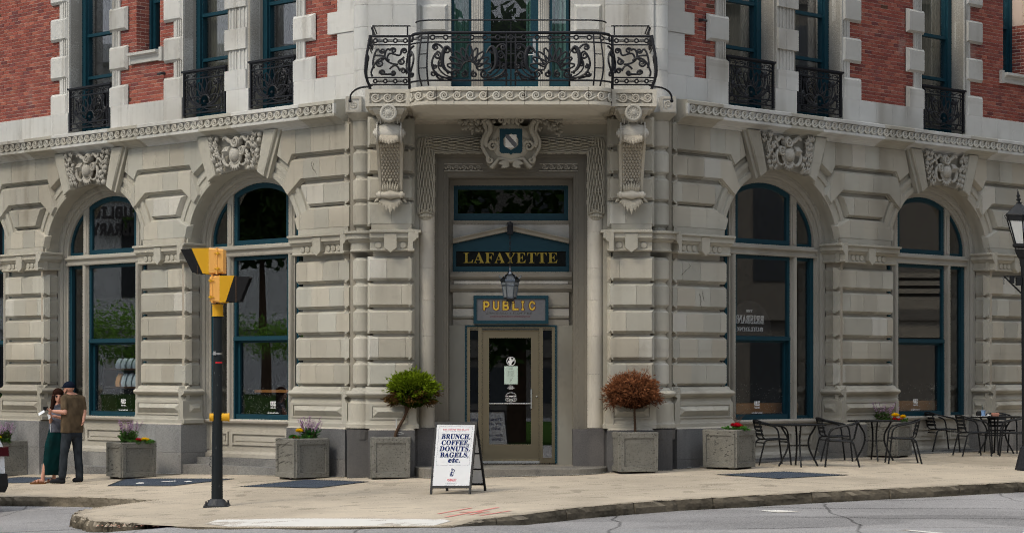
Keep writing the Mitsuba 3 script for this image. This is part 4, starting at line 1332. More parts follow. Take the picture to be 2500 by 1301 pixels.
LAN = thing('hanging_lantern', 'grey metal lantern hanging on a chain before the cafe sign', 'lantern')
lx, lv = -.015, .08
put('bracket', B().box(lx - .05, lx + .05, VW, -.72, 4.10, 4.30).tube([(lx, -.72, 4.25), (lx, -.3, 4.27), (lx, lv, 4.22)], .022, 8), 'iron', FC, LAN)
ch_ = B()
for k, z in enumerate(np.arange(3.50, 4.24, .05)):
    e = (0, 1, 0) if k % 2 else (1, 0, 0)
    ch_.tube([(lx + .012 * math.cos(t) * e[0], lv + .012 * math.cos(t) * e[1], z + .03 * math.sin(t)) for t in np.linspace(0, 6.28, 11)], .005, 4)
put('chain', ch_, 'iron', FC, LAN)
hex_ = lambda r, z: [(lx + r * math.cos(t), lv + r * math.sin(t), z) for t in np.arange(6) * math.pi / 3]
cap = B().loft([hex_(.01, 3.44), hex_(.035, 3.42), hex_(.05, 3.385), hex_(.09, 3.36), hex_(.125, 3.33), hex_(.165, 3.29), hex_(.168, 3.262), hex_(.14, 3.255)])
cap.rev([(.02, 3.43), (.022, 3.46), (.012, 3.48), (.02, 3.495), (.006, 3.51)], (lx, lv, 0), 10)
for t in np.arange(6) * math.pi / 3:
    cap.tube([(lx + r * math.cos(t), lv + r * math.sin(t), z) for r, z in ((.14, 3.31), (.17, 3.325), (.185, 3.34), (.18, 3.36), (.165, 3.355))], .010, 6)
put('cap', cap, 'lantern_metal', FC, LAN)
put('glass', B().loft([hex_(.142, 3.255), hex_(.098, 2.985)], False, False), 'lantern_glass', FC, LAN)
cg = B()
for t in np.arange(6) * math.pi / 3:
    cg.tube([(lx + r * math.cos(t), lv + r * math.sin(t), z) for r, z in ((.146, 3.26), (.102, 2.98))], .009, 5)
for r, z in ((.147, 3.255), (.135, 3.19), (.104, 2.985)):
    cg.tube(hex_(r, z) + [hex_(r, z)[0]], .010, 5)
put('cage', cg, 'lantern_metal', FC, LAN)
fn_ = B().loft([hex_(.104, 2.985), hex_(.10, 2.965), hex_(.05, 2.94), hex_(.02, 2.92)]).rev([(.02, 2.93), (.03, 2.90), (.012, 2.88), (.02, 2.86), (.010, 2.83), (.016, 2.82), (.003, 2.795)], (lx, lv, 0), 10)
for t in (0, math.pi):
    fn_.tube([(lx + d * math.cos(t), lv, z) for d, z in ((.02, 2.93), (.06, 2.93), (.07, 2.905), (.05, 2.89), (.02, 2.89))], .008, 5)
put('finial', fn_, 'iron_worn', FC, LAN)

# door step
st = []
for t in np.linspace(0, math.pi, 40):
    x, v = 1.62 * math.cos(t), -.05 + .85 * min(1, (math.sin(t) * 1.35)) ** .8
    st.append((x, v))
st_step = list(st)
st += [(-1.62, -1.0), (1.62, -1.0)]
put('door_step', B().loft([[(x, v, -.5) for x, v in st], [(x, v, .135) for x, v in st], [(x * .995, v - .012, .148) for x, v in st]]), 'granite', FC, BLD, col=(.25, .235, .205))

# ---- consoles under the balcony
for s in (-1, 1):
    N = key('console_bracket', BLD)
    cx = s * 2.02
    b = B()
    b.loft([[(cx - w, v0, z), (cx + w, v0, z), (cx + w, v1, z), (cx - w, v1, z)] for w, v0, v1, z in ((.265, -.05, .83, 6.10), (.265, -.05, .83, 6.06), (.22, -.05, .78, 5.99), (.20, -.05, .70, 5.965), (.20, -.05, .68, 5.94), (.18, -.05, .66, 5.93), (.18, -.05, .6, 5.86))])
    b.box(cx - .19, cx + .19, -.05, .55, 5.55, 5.90)
    for k in range(5):
        b.box(cx - .15 + .07 * k, cx - .13 + .07 * k, .55, .66, 5.84, 5.95)
    put('cap_block', b, 'stone', FC, N, col=tone((.48, .45, .385)))
    b = B().rev([(.0, .90), (.03, .898), (.035, .885), (.055, .88), (.06, .87), (.095, .868), (.10, .885), (.118, .89), (.138, .88), (.147, .85), (.147, .60)], (cx, 0, 6.005), 30, 1)
    for k in range(12):
        a_ = k * math.pi / 6
        b.ball((cx + .078 * math.cos(a_), .872, 6.005 + .078 * math.sin(a_)), (.014, .012, .014), 5, 6)
    put('rosette', b, 'stone', FC, N, smooth=40, col=(.47, .46, .42))
    b = B()
    xs = np.linspace(-.19, .19, 15)
    b.rev([(.155 + .022 * math.cos(x / .19 * math.pi / 2 * 1.6), cx + x) for x in xs], (0, .56, 5.70), 24, 0)
    for d in (-1, 1):
        b.rev([(.0, cx + d * .27), (.035, cx + d * .27), (.04, cx + d * .25), (.075, cx + d * .245), (.08, cx + d * .215), (.10, cx + d * .21), (.185, cx + d * .208), (.19, cx + d * .19), (.0, cx + d * .188)], (0, .56, 5.70), 22, 0)
    put('scroll_roll', b, 'stone', FC, N, smooth=40, col=tone((.58, .56, .51), .03))
    b = B()
    for k in range(-3, 4):
        leaf(b, (cx + .035 * k, .56 + .13, 5.66), (.16 * k * .4, .28, -.75), (0, .9, .3), .20 - .018 * abs(k), .042, .05)
        leaf(b, (cx + .04 * k, .50, 5.56), (.1 * k, .2, -.9), (0, 1, 0), .10, .03, .03)
    put('acanthus_leaf', b, 'stone', FC, N, smooth=50, col=(.45, .41, .34))
    # tapering shaft
    prof = [(5.56, .56, .225), (5.45, .47, .222), (5.30, .36, .215), (5.12, .27, .208), (4.92, .20, .20), (4.72, .16, .195)]
    put('shaft', B().loft([[(cx - w, -.05, z), (cx + w, -.05, z), (cx + w, v, z), (cx + w - .045, v, z), (cx + w - .05, v - .025, z), (cx - w + .05, v - .025, z), (cx - w + .045, v, z), (cx - w, v, z)] for z, v, w in prof]), 'stone', FC, N, col=tone((.49, .455, .38), .03))
    b = B()
    zz, vv, ww = [np.array([p[i] for p in prof[::-1]]) for i in range(3)]
    for k, z in enumerate(np.arange(4.86, 5.52, .048)):
        v = np.interp(z, zz, vv) - .025
        w = np.interp(z, zz, ww) - .055
        n = 6 - (k % 2)
        for j in range(n):
            x = cx + (j - (n - 1) / 2) * (2 * w / 6)
            sl = (np.interp(z + .02, zz, vv) - np.interp(z - .02, zz, vv)) / .04
            leaf(b, (x, v + sl * .03, z + .03), (0, -sl, -1), (0, 1, -sl * .3), .062, .024, .012)
    put('fish_scales', b, 'stone', FC, N, smooth=50, col=(.46, .42, .35), kind='stuff')
    b = B()
    b.rev([(.0, cx - .235), (.03, cx - .235), (.035, cx - .215), (.055, cx - .21), (.062, cx - .17), (.05, cx - .16), (.055, cx - .09), (.078, cx), (.055, cx + .09), (.05, cx + .16), (.062, cx + .17), (.055, cx + .21), (.035, cx + .215), (.03, cx + .235), (.0, cx + .235)], (0, .20, 4.705), 18, 0)
    put('lower_roll', b, 'stone', FC, N, smooth=40, col=tone((.55, .52, .45), .03))
    b = B()
    for k in range(-3, 4):
        leaf(b, (cx + .03 * k, .10, 4.70), (.34 * k * .4, .2, -1), (0, 1, .2), .34 - .050 * abs(k), .055, .06)
        leaf(b, (cx + .035 * k, .19, 4.74), (.16 * k * .4, .1, 1), (0, 1, 0), .20 - .02 * abs(k), .032, .045)
        leaf(b, (cx + .055 * k, .08, 4.66), (.5 * k * .5, .2, -.6), (0, 1, .2), .15, .035, .05)
    b.ball((cx, .22, 4.945), (.035, .035, .03), 6, 8)
    put('acanthus_leaf', b, 'stone', FC, N, smooth=50, col=(.46, .43, .36))

# ---- balcony slab
SL = key('balcony_slab', BLD)


def bow(inset=0.0, n=10):
    """Plan of the balcony's front edge: two end blocks and a middle that bows out on rounded corners."""
    c, r = 1.66 - inset * .3, .36
    q = [(c - r + r * math.cos(t), 1.22 - r - inset + r * math.sin(t)) for t in np.linspace(0, math.pi / 2, n)]
    return [(-x, v) for x, v in q] + q[::-1]


pts = bow()
prof = [(.0, 6.090), (.10, 6.06), (.03, 6.095), (.0, 6.10), (.0, 6.155), (.04, 6.160), (.04, 6.325), (.0, 6.33), (.0, 6.385), (.012, 6.395)]
rings = []
for ins, z in [(.55, 5.99), (.45, 6.0), (.40, 6.03), (.28, 6.045), (.12, 6.06), (.06, 6.09)] + prof[3:]:
    rings.append([(x, v, z) for x, v in bow(ins)] + [(1.66, -.3, z), (-1.66, -.3, z)])
put('middle_slab', B().loft(rings), 'stone', FC, SL, smooth=30, col=(.53, .50, .43))
for s in (-1, 1):
    a, b_ = (1.665, 2.40) if s > 0 else (-2.40, -1.665)
    q = B()
    for ins, z0, z1 in ((.06, 6.06, 6.11), (.0, 6.11, 6.16), (.04, 6.16, 6.33), (.0, 6.33, 6.392)):
        q.box(a + ins, b_ - ins, -.4, .87 - ins, z0, z1)
    put('end_block', q, 'stone', FC, SL, col=tone((.55, .525, .46), .03))
    put('end_border', B().box(a, a + .07, .84, .869, 6.16, 6.33), 'stone', FC, SL, col=(.55, .525, .46))
    put('end_border', B().box(b_ - .07, b_, .84, .869, 6.16, 6.33), 'stone', FC, SL, col=(.55, .525, .46))
    for k in range(3):
        put('scroll', scroll_piece(a + .15 + .20 * k + (.04 if s > 0 else .02), 6.245, .165, .852, -s), 'stone', FC, SL, smooth=True, col=(.52, .49, .43))
path = np.array(bow(.022, 14))
seg = np.r_[0, np.cumsum(np.linalg.norm(np.diff(path, axis=0), axis=1))]
for k in range(int(seg[-1] / .215)):
    sc = scroll_piece(0, 6.242, .165, 0, 1)
    for i in range(len(sc.v)):
        L = sc.v[i]
        d = np.clip(L[:, 0] + .12 + .215 * k, 0, seg[-1])
        x, v = np.interp(d, seg, path[:, 0]), np.interp(d, seg, path[:, 1])
        tx, tv = np.interp(d + .01, seg, path[:, 0]) - np.interp(d - .01, seg, path[:, 0]), np.interp(d + .01, seg, path[:, 1]) - np.interp(d - .01, seg, path[:, 1])
        n_ = np.hypot(tx, tv) + 1e-9
        off = L[:, 1] + .006
        sc.v[i] = np.stack([x - tv / n_ * off * -1 * -1, v + tx / n_ * off, L[:, 2]], 1)
    put('scroll', sc, 'stone', FC, SL, smooth=True, col=tone((.55, .525, .46), .08))

for x in (-1.22, -.93, -.38, .22, .80, 1.27):
    put('joint', B().box(x - .003, x + .003, 1.15, 1.2215, 6.10, 6.386), 'soil', FC, SL)

# ---- wall and french doors above the balcony
UB = key('upper_bay', BLD)
for s in (-1, 1):
    zz = [6.39, 6.85, 7.21, 7.58, 7.96, 8.34, 8.72, 9.1]
    for k in range(7):
        xs = (1.60, 2.0, 2.42) if k % 2 else (1.60, 2.22, 2.42)
        for x0, x1 in zip(xs[:-1], xs[1:]):
            put('wall_stone', B().box(min(s * x0, s * x1) + .0015, max(s * x0, s * x1) - .0015, -.8, -.22, zz[k] + .0015, zz[k + 1] - .0015), 'stone', FC, UB, col=tone(PALE, .045))
        put('wall_stone', B().box(min(s * 1.02, s * 1.60), max(s * 1.02, s * 1.60) - .003, -1.0, -.42, zz[k] + .0015, zz[k + 1] - .0015), 'stone', FC, UB, col=tone(PALE, .045))
    for k, z in enumerate((7.56, 7.95, 8.33)):
        if k % 2 == 0:
            put('wall_stone', B().raised([(min(s * 1.12, s * 1.50), z), (max(s * 1.12, s * 1.50), z), (max(s * 1.12, s * 1.50), z + .385), (min(s * 1.12, s * 1.50), z + .385)], 'ssss', .06, -.36), 'stone', FC, UB, col=tone(PALE, .04))
FD = key('balcony_door', BLD)
VD = -.72
S = B()
for x0, x1 in ((-1.02, -.975), (-.725, -.678), (.657, .705), (.945, .99), (-.475, -.345), (.335, .468)):
    S.box(x0, x1, VD - .08, VD, 6.40, 9.2)
S.box(-1.02, -.678, VD - .08, VD, 6.40, 6.78)
S.box(.657, .99, VD - .08, VD, 6.40, 6.78)
S.box(-.475, .468, VD - .08, VD, 6.62, 6.93)
put('door_frame', S, 'teal', FC, FD)
S = B()
for x0, x1 in ((-.678, -.475), (.468, .657)):
    S.box(x0, x1, VD - .1, VD + .02, 6.4, 9.2)
    for t in (.12, .3, .5, .7, .88):
        S.box(x0 + (x1 - x0) * (t - .04), x0 + (x1 - x0) * (t + .04), VD + .02, VD + .04, 6.45, 9.2)
S.box(-.5, .5, VD - .1, VD + .06, 6.4, 6.62)
put('door_pilaster', S, 'stone', FC, FD, col=(.56, .55, .515))
for x0, x1 in ((-.975, -.725), (.705, .945), (-.345, .335)):
    put('pane', sheet(sg.box(x0 - .02, 6.7, x1 + .02, 9.2), VD - .04), 'pane_glass', FC, FD)
for x0, x1 in ((-.99, -.70), (.69, .96), (.27, .345)):
    xs = np.linspace(x0, x1, 40)
    put('curtain', B().loft([np.stack([xs, VD - .14 + .02 * np.sin(xs * 75) + .008 * np.sin(xs * 160), np.full(40, z)], 1) for z in (6.45, 9.2)], False, False, closed=False), 'curtain_teal', FC, FD, smooth=True)
put('lock_plate', B().box(.375, .425, VD, VD + .012, 7.02, 7.45).tube([(.40, VD + .01, 7.17), (.40, VD + .05, 7.17), (.27, VD + .05, 7.165)], .010, 6), 'steel', FC, FD)
put('room_lining', B().box(-1.6, 1.6, -2.9, -2.85, 6.3, 9.5).box(-1.5, -1.45, -2.9, -.95, 6.3, 9.5).box(1.45, 1.5, -2.9, -.95, 6.3, 9.5).box(-1.5, 1.5, -2.9, -.9, 6.30, 6.36), 'dark_room', FC, FD)

# ---- the iron railing of the balcony
RAIL = thing('balcony_railing', 'black wrought iron balcony railing with scrolls and palmettes over the entrance', 'railing')


def bulge(z):
    t = np.clip((np.asarray(z, float) - 6.45) / (7.28 - 6.45), 0, 1)
    return .115 * np.sin(np.pi * t ** .75) * (1 - .35 * t) * (t < 1)


def rail_map(side):
    """(s, z) on a panel -> bay coordinates. side: 0 the bowed middle, -1 / +1 the end panels."""
    if side == 0:
        pt = np.array(bow(.10, 16))
    else:
        pt = np.array([(1.66, .77), (2.32, .77), (2.32, -.18)]) * [side, 1]
        if side < 0:
            pt = pt[::-1]
    sg_ = np.r_[0, np.cumsum(np.linalg.norm(np.diff(pt, axis=0), axis=1))]
    mid = sg_[-1] / 2 if side == 0 else (.0 if side > 0 else sg_[-1])

    def f(p, out=0.0):
        p = np.asarray(p, float)
        d = np.clip(p[:, 0] + mid, 0, sg_[-1])
        x, v = np.interp(d, sg_, pt[:, 0]), np.interp(d, sg_, pt[:, 1])
        e = .04
        tx = np.interp(np.clip(d + e, 0, sg_[-1]), sg_, pt[:, 0]) - np.interp(np.clip(d - e, 0, sg_[-1]), sg_, pt[:, 0])
        tv = np.interp(np.clip(d + e, 0, sg_[-1]), sg_, pt[:, 1]) - np.interp(np.clip(d - e, 0, sg_[-1]), sg_, pt[:, 1])
        n = np.hypot(tx, tv) + 1e-9
        o = bulge(p[:, 1]) + out
        return np.stack([x - tv / n * o, v + tx / n * o, p[:, 1]], 1)
    return f, sg_[-1]


def palmette(b, f, x, z0, R, r=.014, n=9):
    for k in range(n):
        a_ = math.pi * (k + .5) / n
        w = .50 * math.pi / n
        L = R * (1.0 if k != n // 2 else 1.12)
        q = [(x + .36 * R * math.cos(a_ - w * .6), z0 + .36 * R * math.sin(a_ - w * .6)), (x + .8 * L * math.cos(a_ - w * .75), z0 + .8 * L * math.sin(a_ - w * .75)), (x + L * math.cos(a_), z0 + L * math.sin(a_)), (x + .8 * L * math.cos(a_ + w * .75), z0 + .8 * L * math.sin(a_ + w * .75)), (x + .36 * R * math.cos(a_ + w * .6), z0 + .36 * R * math.sin(a_ + w * .6))]
        b.tube(f(smooth_line(q, 12)), r, 5)
    b.tube(f([(x + .34 * R * math.cos(t), z0 + .34 * R * math.sin(t)) for t in np.linspace(0, math.pi, 14)]), r, 5)


def coil(b, f, cx, cz, R, a0, flip, tail=None, r=.0185, turns=1.4):
    sp = spiral(cx, cz, R * .16, R, turns, a0 - flip * turns * 2 * math.pi, 24, flip)
    p = sp if tail is None else np.vstack([sp, smooth_line(np.vstack([sp[-1:], tail]), 14)[1:]])
    b.tube(f(p), np.r_[np.linspace(r * .7, r, len(p) // 2), np.full(len(p) - len(p) // 2, r)], 5)


def ring_band(b, f, s0, s1, z, h, step):
    n = max(1, int(round((s1 - s0) / step)))
    for k in range(n):
        x = s0 + (s1 - s0) * (k + .5) / n
        b.tube(f([(x + h * .42 * math.cos(t), z + h * .42 * math.sin(t)) for t in np.linspace(0, 2 * math.pi, 13)]), .014, 5)
        d = (s1 - s0) / n
        for zz in (z + .012, z - .012):
            b.tube(f([(x + h * .42, zz), (x + d - h * .42, zz)]), .009, 4)


f0, L0 = rail_map(0)
ss = np.linspace(-L0 / 2, L0 / 2, 60)
for z, r in ((7.285, .026), (7.125, .014), (6.50, .016)):
    put('rail', B().tube(f0(np.stack([ss, np.full(60, z)], 1)), r, 8), 'iron', FC, RAIL, smooth=40)
put('pipe_rail', B().tube(f0(np.stack([ss, np.full(60, 7.50)], 1), -.06), .013, 6).tube([(0, 1.02, 7.285), (0, 1.05, 7.50)], .010, 6), 'iron', FC, RAIL)
b = B()
ring_band(b, f0, -L0 / 2 + .02, L0 / 2 - .02, 7.205, .085, .215)
put('ring_band', b, 'iron', FC, RAIL)
for x in (-1.47, -1.35, -.075, .0, .075, 1.35, 1.47):
    put('bar', B().tube(f0([(x, z) for z in np.linspace(6.42, 7.27, 14)]), .014 if x else .011, 6), 'iron', FC, RAIL)
b = B()
for x in (-1.41, 1.41):
    for z in (6.70, 6.93):
        b.tube(f0([(x - .06, z), (x + .06, z)]), .010, 5)
for z in (6.93,):
    b.tube(f0([(-.075, z), (.075, z)]), .010, 5)
put('cross_bar', b, 'iron', FC, RAIL)
for s in (-1, 1):
    b = B()
    palmette(b, f0, s * .68, 6.68, .37, .0165)
    for d in (-1, 1):
        coil(b, f0, s * .68 + d * .24, 6.60, .07, 0, d, None)
        coil(b, f0, s * .68 + d * .08, 6.60, .055, math.pi / 2, -d, None)
    put('palmette', b, 'iron', FC, RAIL)
    for d in (-1, 1):
        b = B()
        ox = s * .68
        coil(b, f0, ox + d * .36, 6.99, .06, math.pi / 2, d, None)
        # the leafy swan neck
        q = smooth_line([(ox + d * .28, 6.94), (ox + d * .38, 7.04), (ox + d * .44, 6.86), (ox + d * .40, 6.68), (ox + d * .30, 6.62)], 18)
        b.tube(f0(q, .02), .016 + .020 * np.sin(np.linspace(0, math.pi, 18)), 6)
        coil(b, f0, ox + d * .52, 6.90, .065, math.pi * .5, -d, [(ox + d * .60, 6.82), (ox + d * .58, 6.66), (ox + d * .46, 6.56), (ox + d * .28, 6.53)])
        coil(b, f0, ox + d * .55, 7.04, .05, math.pi * .5, d, [(ox + d * .50, 7.08), (ox + d * .44, 7.02)])
        b.tube(f0(smooth_line([(ox + d * .46, 6.86), (ox + d * .50, 6.70), (ox + d * .42, 6.60), (ox + d * .26, 6.55)], 12)), .014, 5)
        coil(b, f0, ox + d * .58, 6.60, .045, 0, d, [(ox + d * .52, 6.55), (ox + d * .42, 6.53)])
        coil(b, f0, ox + d * .47, 6.76, .045, 1.0, -d, [(ox + d * .40, 6.70), (ox + d * .34, 6.60)])
        coil(b, f0, ox + d * .56, 6.72, .035, 2.0, d, None)
        put('scrollwork', b, 'iron', FC, RAIL, smooth=50)
    # the bent corner of the bow
    b = B()
    coil(b, f0, s * 1.66, 6.95, .055, math.pi / 2, s, [(s * 1.56, 6.85), (s * 1.60, 6.70), (s * 1.72, 6.56)])
    coil(b, f0, s * 1.62, 6.62, .05, 0, -s, [(s * 1.74, 6.72), (s * 1.76, 6.95), (s * 1.6, 7.08)])
    coil(b, f0, s * 1.80, 6.70, .05, 0, -s, None)
    coil(b, f0, s * 1.82, 6.98, .045, 0, s, None)
    put('scrollwork', b, 'iron', FC, RAIL)
    f1, L1 = rail_map(s)
    u = np.linspace(0, s * L1, 30) if s > 0 else np.linspace(0, -L1, 30)
    for z, r in ((7.275, .020), (7.13, .012), (6.585, .012), (6.475, .014)):
        put('rail', B().tube(f1(np.stack([u, np.full(30, z)], 1)), r, 7), 'iron', FC, RAIL)
    put('pipe_rail', B().tube(f1(np.stack([u, np.full(30, 7.455)], 1), -.05), .012, 6).tube(f1([(s * .05, 7.27), (s * .05, 7.455)], -.05), .012, 6).tube(f1([(s * .64, 7.27), (s * .64, 7.455)], -.05), .012, 6), 'iron', FC, RAIL)
    for x in (.015, .66):
        put('post', B().tube(f1([(s * x, z) for z in np.linspace(6.40, 7.29, 16)], .01), .024, 7), 'iron', FC, RAIL, smooth=40)
    b = B()
    ring_band(b, f1, min(0, s * .66), max(0, s * .66), 7.20, .075, .18)
    put('ring_band', b, 'iron', FC, RAIL)
    b = B()
    ring_band(b, f1, min(0, s * .66), max(0, s * .66), 6.53, .065, .16)
    put('ring_band', b, 'iron', FC, RAIL)
    b = B()
    ring_band(b, f1, min(s * .7, s * L1), max(s * .7, s * L1), 7.20, .075, .18)
    put('ring_band', b, 'iron', FC, RAIL)
    b = B()
    for cx, cz, R, a0, fl, tl in ((.10, 7.02, .05, 0, -1, [(.18, 6.95), (.30, 6.98), (.38, 6.90)]), (.28, 7.03, .05, 0, -1, [(.36, 7.06), (.42, 6.96), (.36, 6.84), (.2, 6.80)]), (.46, 7.03, .045, 0, 1, [(.52, 7.05), (.60, 6.92), (.58, 6.75)]),
                                  (.14, 6.85, .055, 0, 1, [(.10, 6.92)]), (.12, 6.69, .05, 0, -1, [(.24, 6.78), (.34, 6.72)]), (.50, 6.82, .06, 0, 1, [(.42, 6.92), (.60, 6.95)]), (.46, 6.66, .05, 0, -1, [(.34, 6.64), (.24, 6.66)]), (.28, 6.66, .045, 0, 1, None)):
        coil(b, f1, s * cx, cz, R, a0 if s > 0 else math.pi - a0, fl * s, None if tl is None else [(s * x, z) for x, z in tl], .0175)
    b.tube(f1(smooth_line([(s * .62, 6.60), (s * .60, 6.78), (s * .48, 6.90), (s * .34, 6.86)], 14), .01), .018, 6)
    for k in range(3):
        x = .80 + .2 * k
        if x < L1 - .08:
            coil(b, f1, s * x, 6.98, .055, 0, 1, [(s * (x + .05), 6.85), (s * x, 6.72), (s * (x - .04), 6.62)], .0175)
            coil(b, f1, s * (x + .03), 6.70, .05, 0, -1, None, .0175)
    put('scrollwork', b, 'iron', FC, RAIL)
    put('wall_stay', B().tube(smooth_line([(s * 2.28, .70, 6.49), (s * 2.45, .35, 6.49), (s * 2.62, .10, 6.47), (s * 2.70, .0, 6.40), (s * 2.71, -.01, 6.32)], 14), .017, 6).ball((s * 2.71, -.01, 6.30), .03, 6, 8).tube([(s * 2.30, .7, 7.42), (s * 2.30, -.2, 7.42)], .02, 6), 'iron', FC, RAIL)

# ---- the iron guards of the tall windows
def window_guard(frame, u0, u1, label):
    G_ = thing('window_guard', label, 'window railing', 'iron guards in the tall upper windows')
    m, w = (u0 + u1) / 2, (u1 - u0) / 2
    f = lambda p, o=0.0: np.stack([np.asarray(p, float)[:, 0] + m, np.full(len(p), -.06 + o), np.asarray(p, float)[:, 1]], 1)
    put('top_rail', B().box(u0 - .02, u1 + .02, -.10, -.015, 7.29, 7.325).box(u0, u1, -.08, -.04, 7.265, 7.29), 'iron', frame, G_)
    for z in (7.155, 6.62, 6.525):
        put('rail', B().box(u0, u1, -.072, -.048, z - .012, z + .012), 'iron', frame, G_)
    for x in (-w + .03, w - .03):
        put('post', B().box(m + x - .02, m + x + .02, -.08, -.04, 6.48, 7.27), 'iron', frame, G_)
    b = B()
    n = 5
    for k in range(n):
        x = -w + .06 + (2 * w - .12) * (k + .5) / n
        d = (2 * w - .12) / n / 2
        b.tube(f([(x - d * .8, 7.18), (x - d * .8, 7.24), (x + d * .2, 7.24), (x + d * .2, 7.205), (x - d * .3, 7.205)]), .009, 4)
        b.tube(f([(x + d * .45, 7.17), (x + d * .45, 7.25)]), .012, 4)
        b.ball((m + x + d * .75, -.06, 7.21), .022, 4, 6)
    for s in (-1, 1):
        for k in range(6):
            z = 6.66 + .085 * k
            b.tube(f([(s * (w - .055), z), (s * (w - .12), z), (s * (w - .12), z + .05), (s * (w - .07), z + .05)]), .008, 4)
        b.tube(f([(s * (w - .14), 6.62), (s * (w - .14), 7.155)]), .010, 4)
    put('key_pattern', b, 'iron', frame, G_)
    b = B()
    palmette(b, f, 0, 6.70, .42, .0135, 7)
    b.ball((m, -.05, 6.72), (.03, .02, .025), 6, 8)
    put('palmette', b, 'iron', frame, G_)
    b = B()
    for s in (-1, 1):
        coil(b, f, s * .30, 7.05, .06, math.pi * .5, s, [(s * .40, 6.98), (s * .36, 6.85), (s * .26, 6.72), (s * .08, 6.66)])
        coil(b, f, s * .44, 7.06, .055, math.pi * .5, -s, [(s * .38, 7.10), (s * .34, 7.02)])
        coil(b, f, s * .47, 6.82, .06, math.pi * .5, s, [(s * .40, 6.74), (s * .28, 6.67), (s * .10, 6.64)])
        b.tube(f(smooth_line([(0, 6.60), (s * .18, 6.555), (s * .34, 6.56), (s * .48, 6.60)], 12)), .010, 5)
        coil(b, f, s * .42, 6.57, .035, 0, s, None, .008)
        b.tube(f(smooth_line([(s * .52, 7.12), (s * .47, 6.95), (s * .52, 6.75), (s * .50, 6.64)], 12)), .010, 5)
    put('scrollwork', b, 'iron', frame, G_)


for fr, wins, names in ((FL, WINS_L, ('black iron window guard nearest the balcony on the left front', 'black iron window guard in the middle window of the left front', 'black iron window guard in the far left tall window')),
                        (FR, WINS_R, ('black iron window guard nearest the balcony on the right front', 'black iron window guard in the middle window of the right front', 'black iron window guard in the far right tall window'))):
    for (a, b_), nm in zip(wins, names):
        window_guard(fr, a + .02, b_ - .02, nm)
# ------------------------------------------------------------------ pavement, kerb and road
def G2(l, drop=0.0):
    return [tuple(on_ground(x, y, drop)[:2]) for x, y in l]


RAMP = sg.LineString(G2([(430, 1284), (560, 1287), (800, 1287), (1105, 1284)]))
EDGE_R = G2([(1105, 1284), (1180, 1266), (1250, 1259), (1420, 1237), (1650, 1219), (1810, 1211), (2050, 1198), (2280, 1187), (2500, 1176)])
_a, _b = np.array(EDGE_R[-2]), np.array(EDGE_R[-1])
EDGE_R.append(tuple(_b + (_b - _a) / np.linalg.norm(_b - _a) * 14))
EDGE_L = G2([(0, 1212), (90, 1212), (200, 1213), (290, 1216), (375, 1221)])
_a, _b = np.array(EDGE_L[1]), np.array(EDGE_L[0])
EDGE_L.insert(0, tuple(_b + (_b - _a) / np.linalg.norm(_b - _a) * 14))
APRON = G2([(375, 1221), (270, 1234), (195, 1247), (180, 1258), (230, 1272), (330, 1279), (430, 1284)])
WALK = sg.Polygon(EDGE_L + APRON[1:] + list(RAMP.coords)[1:] + EDGE_R[1:] + [(20, 70), (-20, 70)])
if not WALK.is_valid:
    WALK = WALK.buffer(0)


def road_drop(x, y):
    d = np.array([RAMP.distance(sg.Point(a, b)) for a, b in zip(np.ravel(x), np.ravel(y))]).reshape(np.shape(x))
    return .012 + .145 * (1 - np.exp(-(d / 1.3) ** 2))


def drape(poly, zfn, cell=1.0):
    """A polygon of the plan laid on the height function, in small pieces."""
    b = B()
    x0, y0, x1, y1 = poly.bounds
    for i in np.arange(math.floor(x0 / cell) * cell, x1, cell):
        strip = poly.intersection(sg.box(i, y0 - 1, i + cell, y1 + 1))
        if strip.is_empty:
            continue
        for j in np.arange(math.floor(y0 / cell) * cell, y1, cell):
            q = strip.intersection(sg.box(i, j, i + cell, j + cell))
            for g in getattr(q, 'geoms', [q]):
                if not hasattr(g, 'exterior') or g.area < 1e-7:
                    continue
                p = np.array(g.exterior.coords)[:-1]
                rings = [p] + [np.array(h.coords)[:-1] for h in g.interiors]
                allp = np.vstack(rings)
                t = mapbox_earcut.triangulate_float64(allp, np.cumsum([len(r) for r in rings]).astype(np.uint32)).reshape(-1, 3)
                b.add(np.column_stack([allp, zfn(allp[:, 0], allp[:, 1])]), t)
    return b


put('pavement', drape(WALK, ground, .8), 'concrete', kind='structure', label='sandy concrete corner pavement in front of the building')
xs, ys = np.arange(-24, 24.1, .75), np.arange(6, 50.1, .75)
X, Y = np.meshgrid(xs, ys, indexing='ij')
Z = ground(X, Y) - road_drop(X, Y)
i, j = np.meshgrid(np.arange(len(xs) - 1), np.arange(len(ys) - 1), indexing='ij')
n = len(ys)
q = np.stack([i * n + j, (i + 1) * n + j, (i + 1) * n + j + 1, i * n + j + 1], -1).reshape(-1, 4)
road = B().add(np.stack([X, Y, Z], -1).reshape(-1, 3), q)
zc = float(ground(0, 6)) - .9
for x0, x1, y0, y1 in ((-150, -24, -90, 200), (24, 150, -90, 200), (-24, 24, -90, 6), (-24, 24, 50, 200)):
    road.box(x0, x1, y0, y1, zc - .6, zc if y0 < 0 and x0 == -24 else zc)
put('road', road, 'asphalt', kind='structure', label='grey cracked asphalt road running round the corner')

KERB = note(key('kerb'), 'worn stone kerb along the road edge', 'structure')


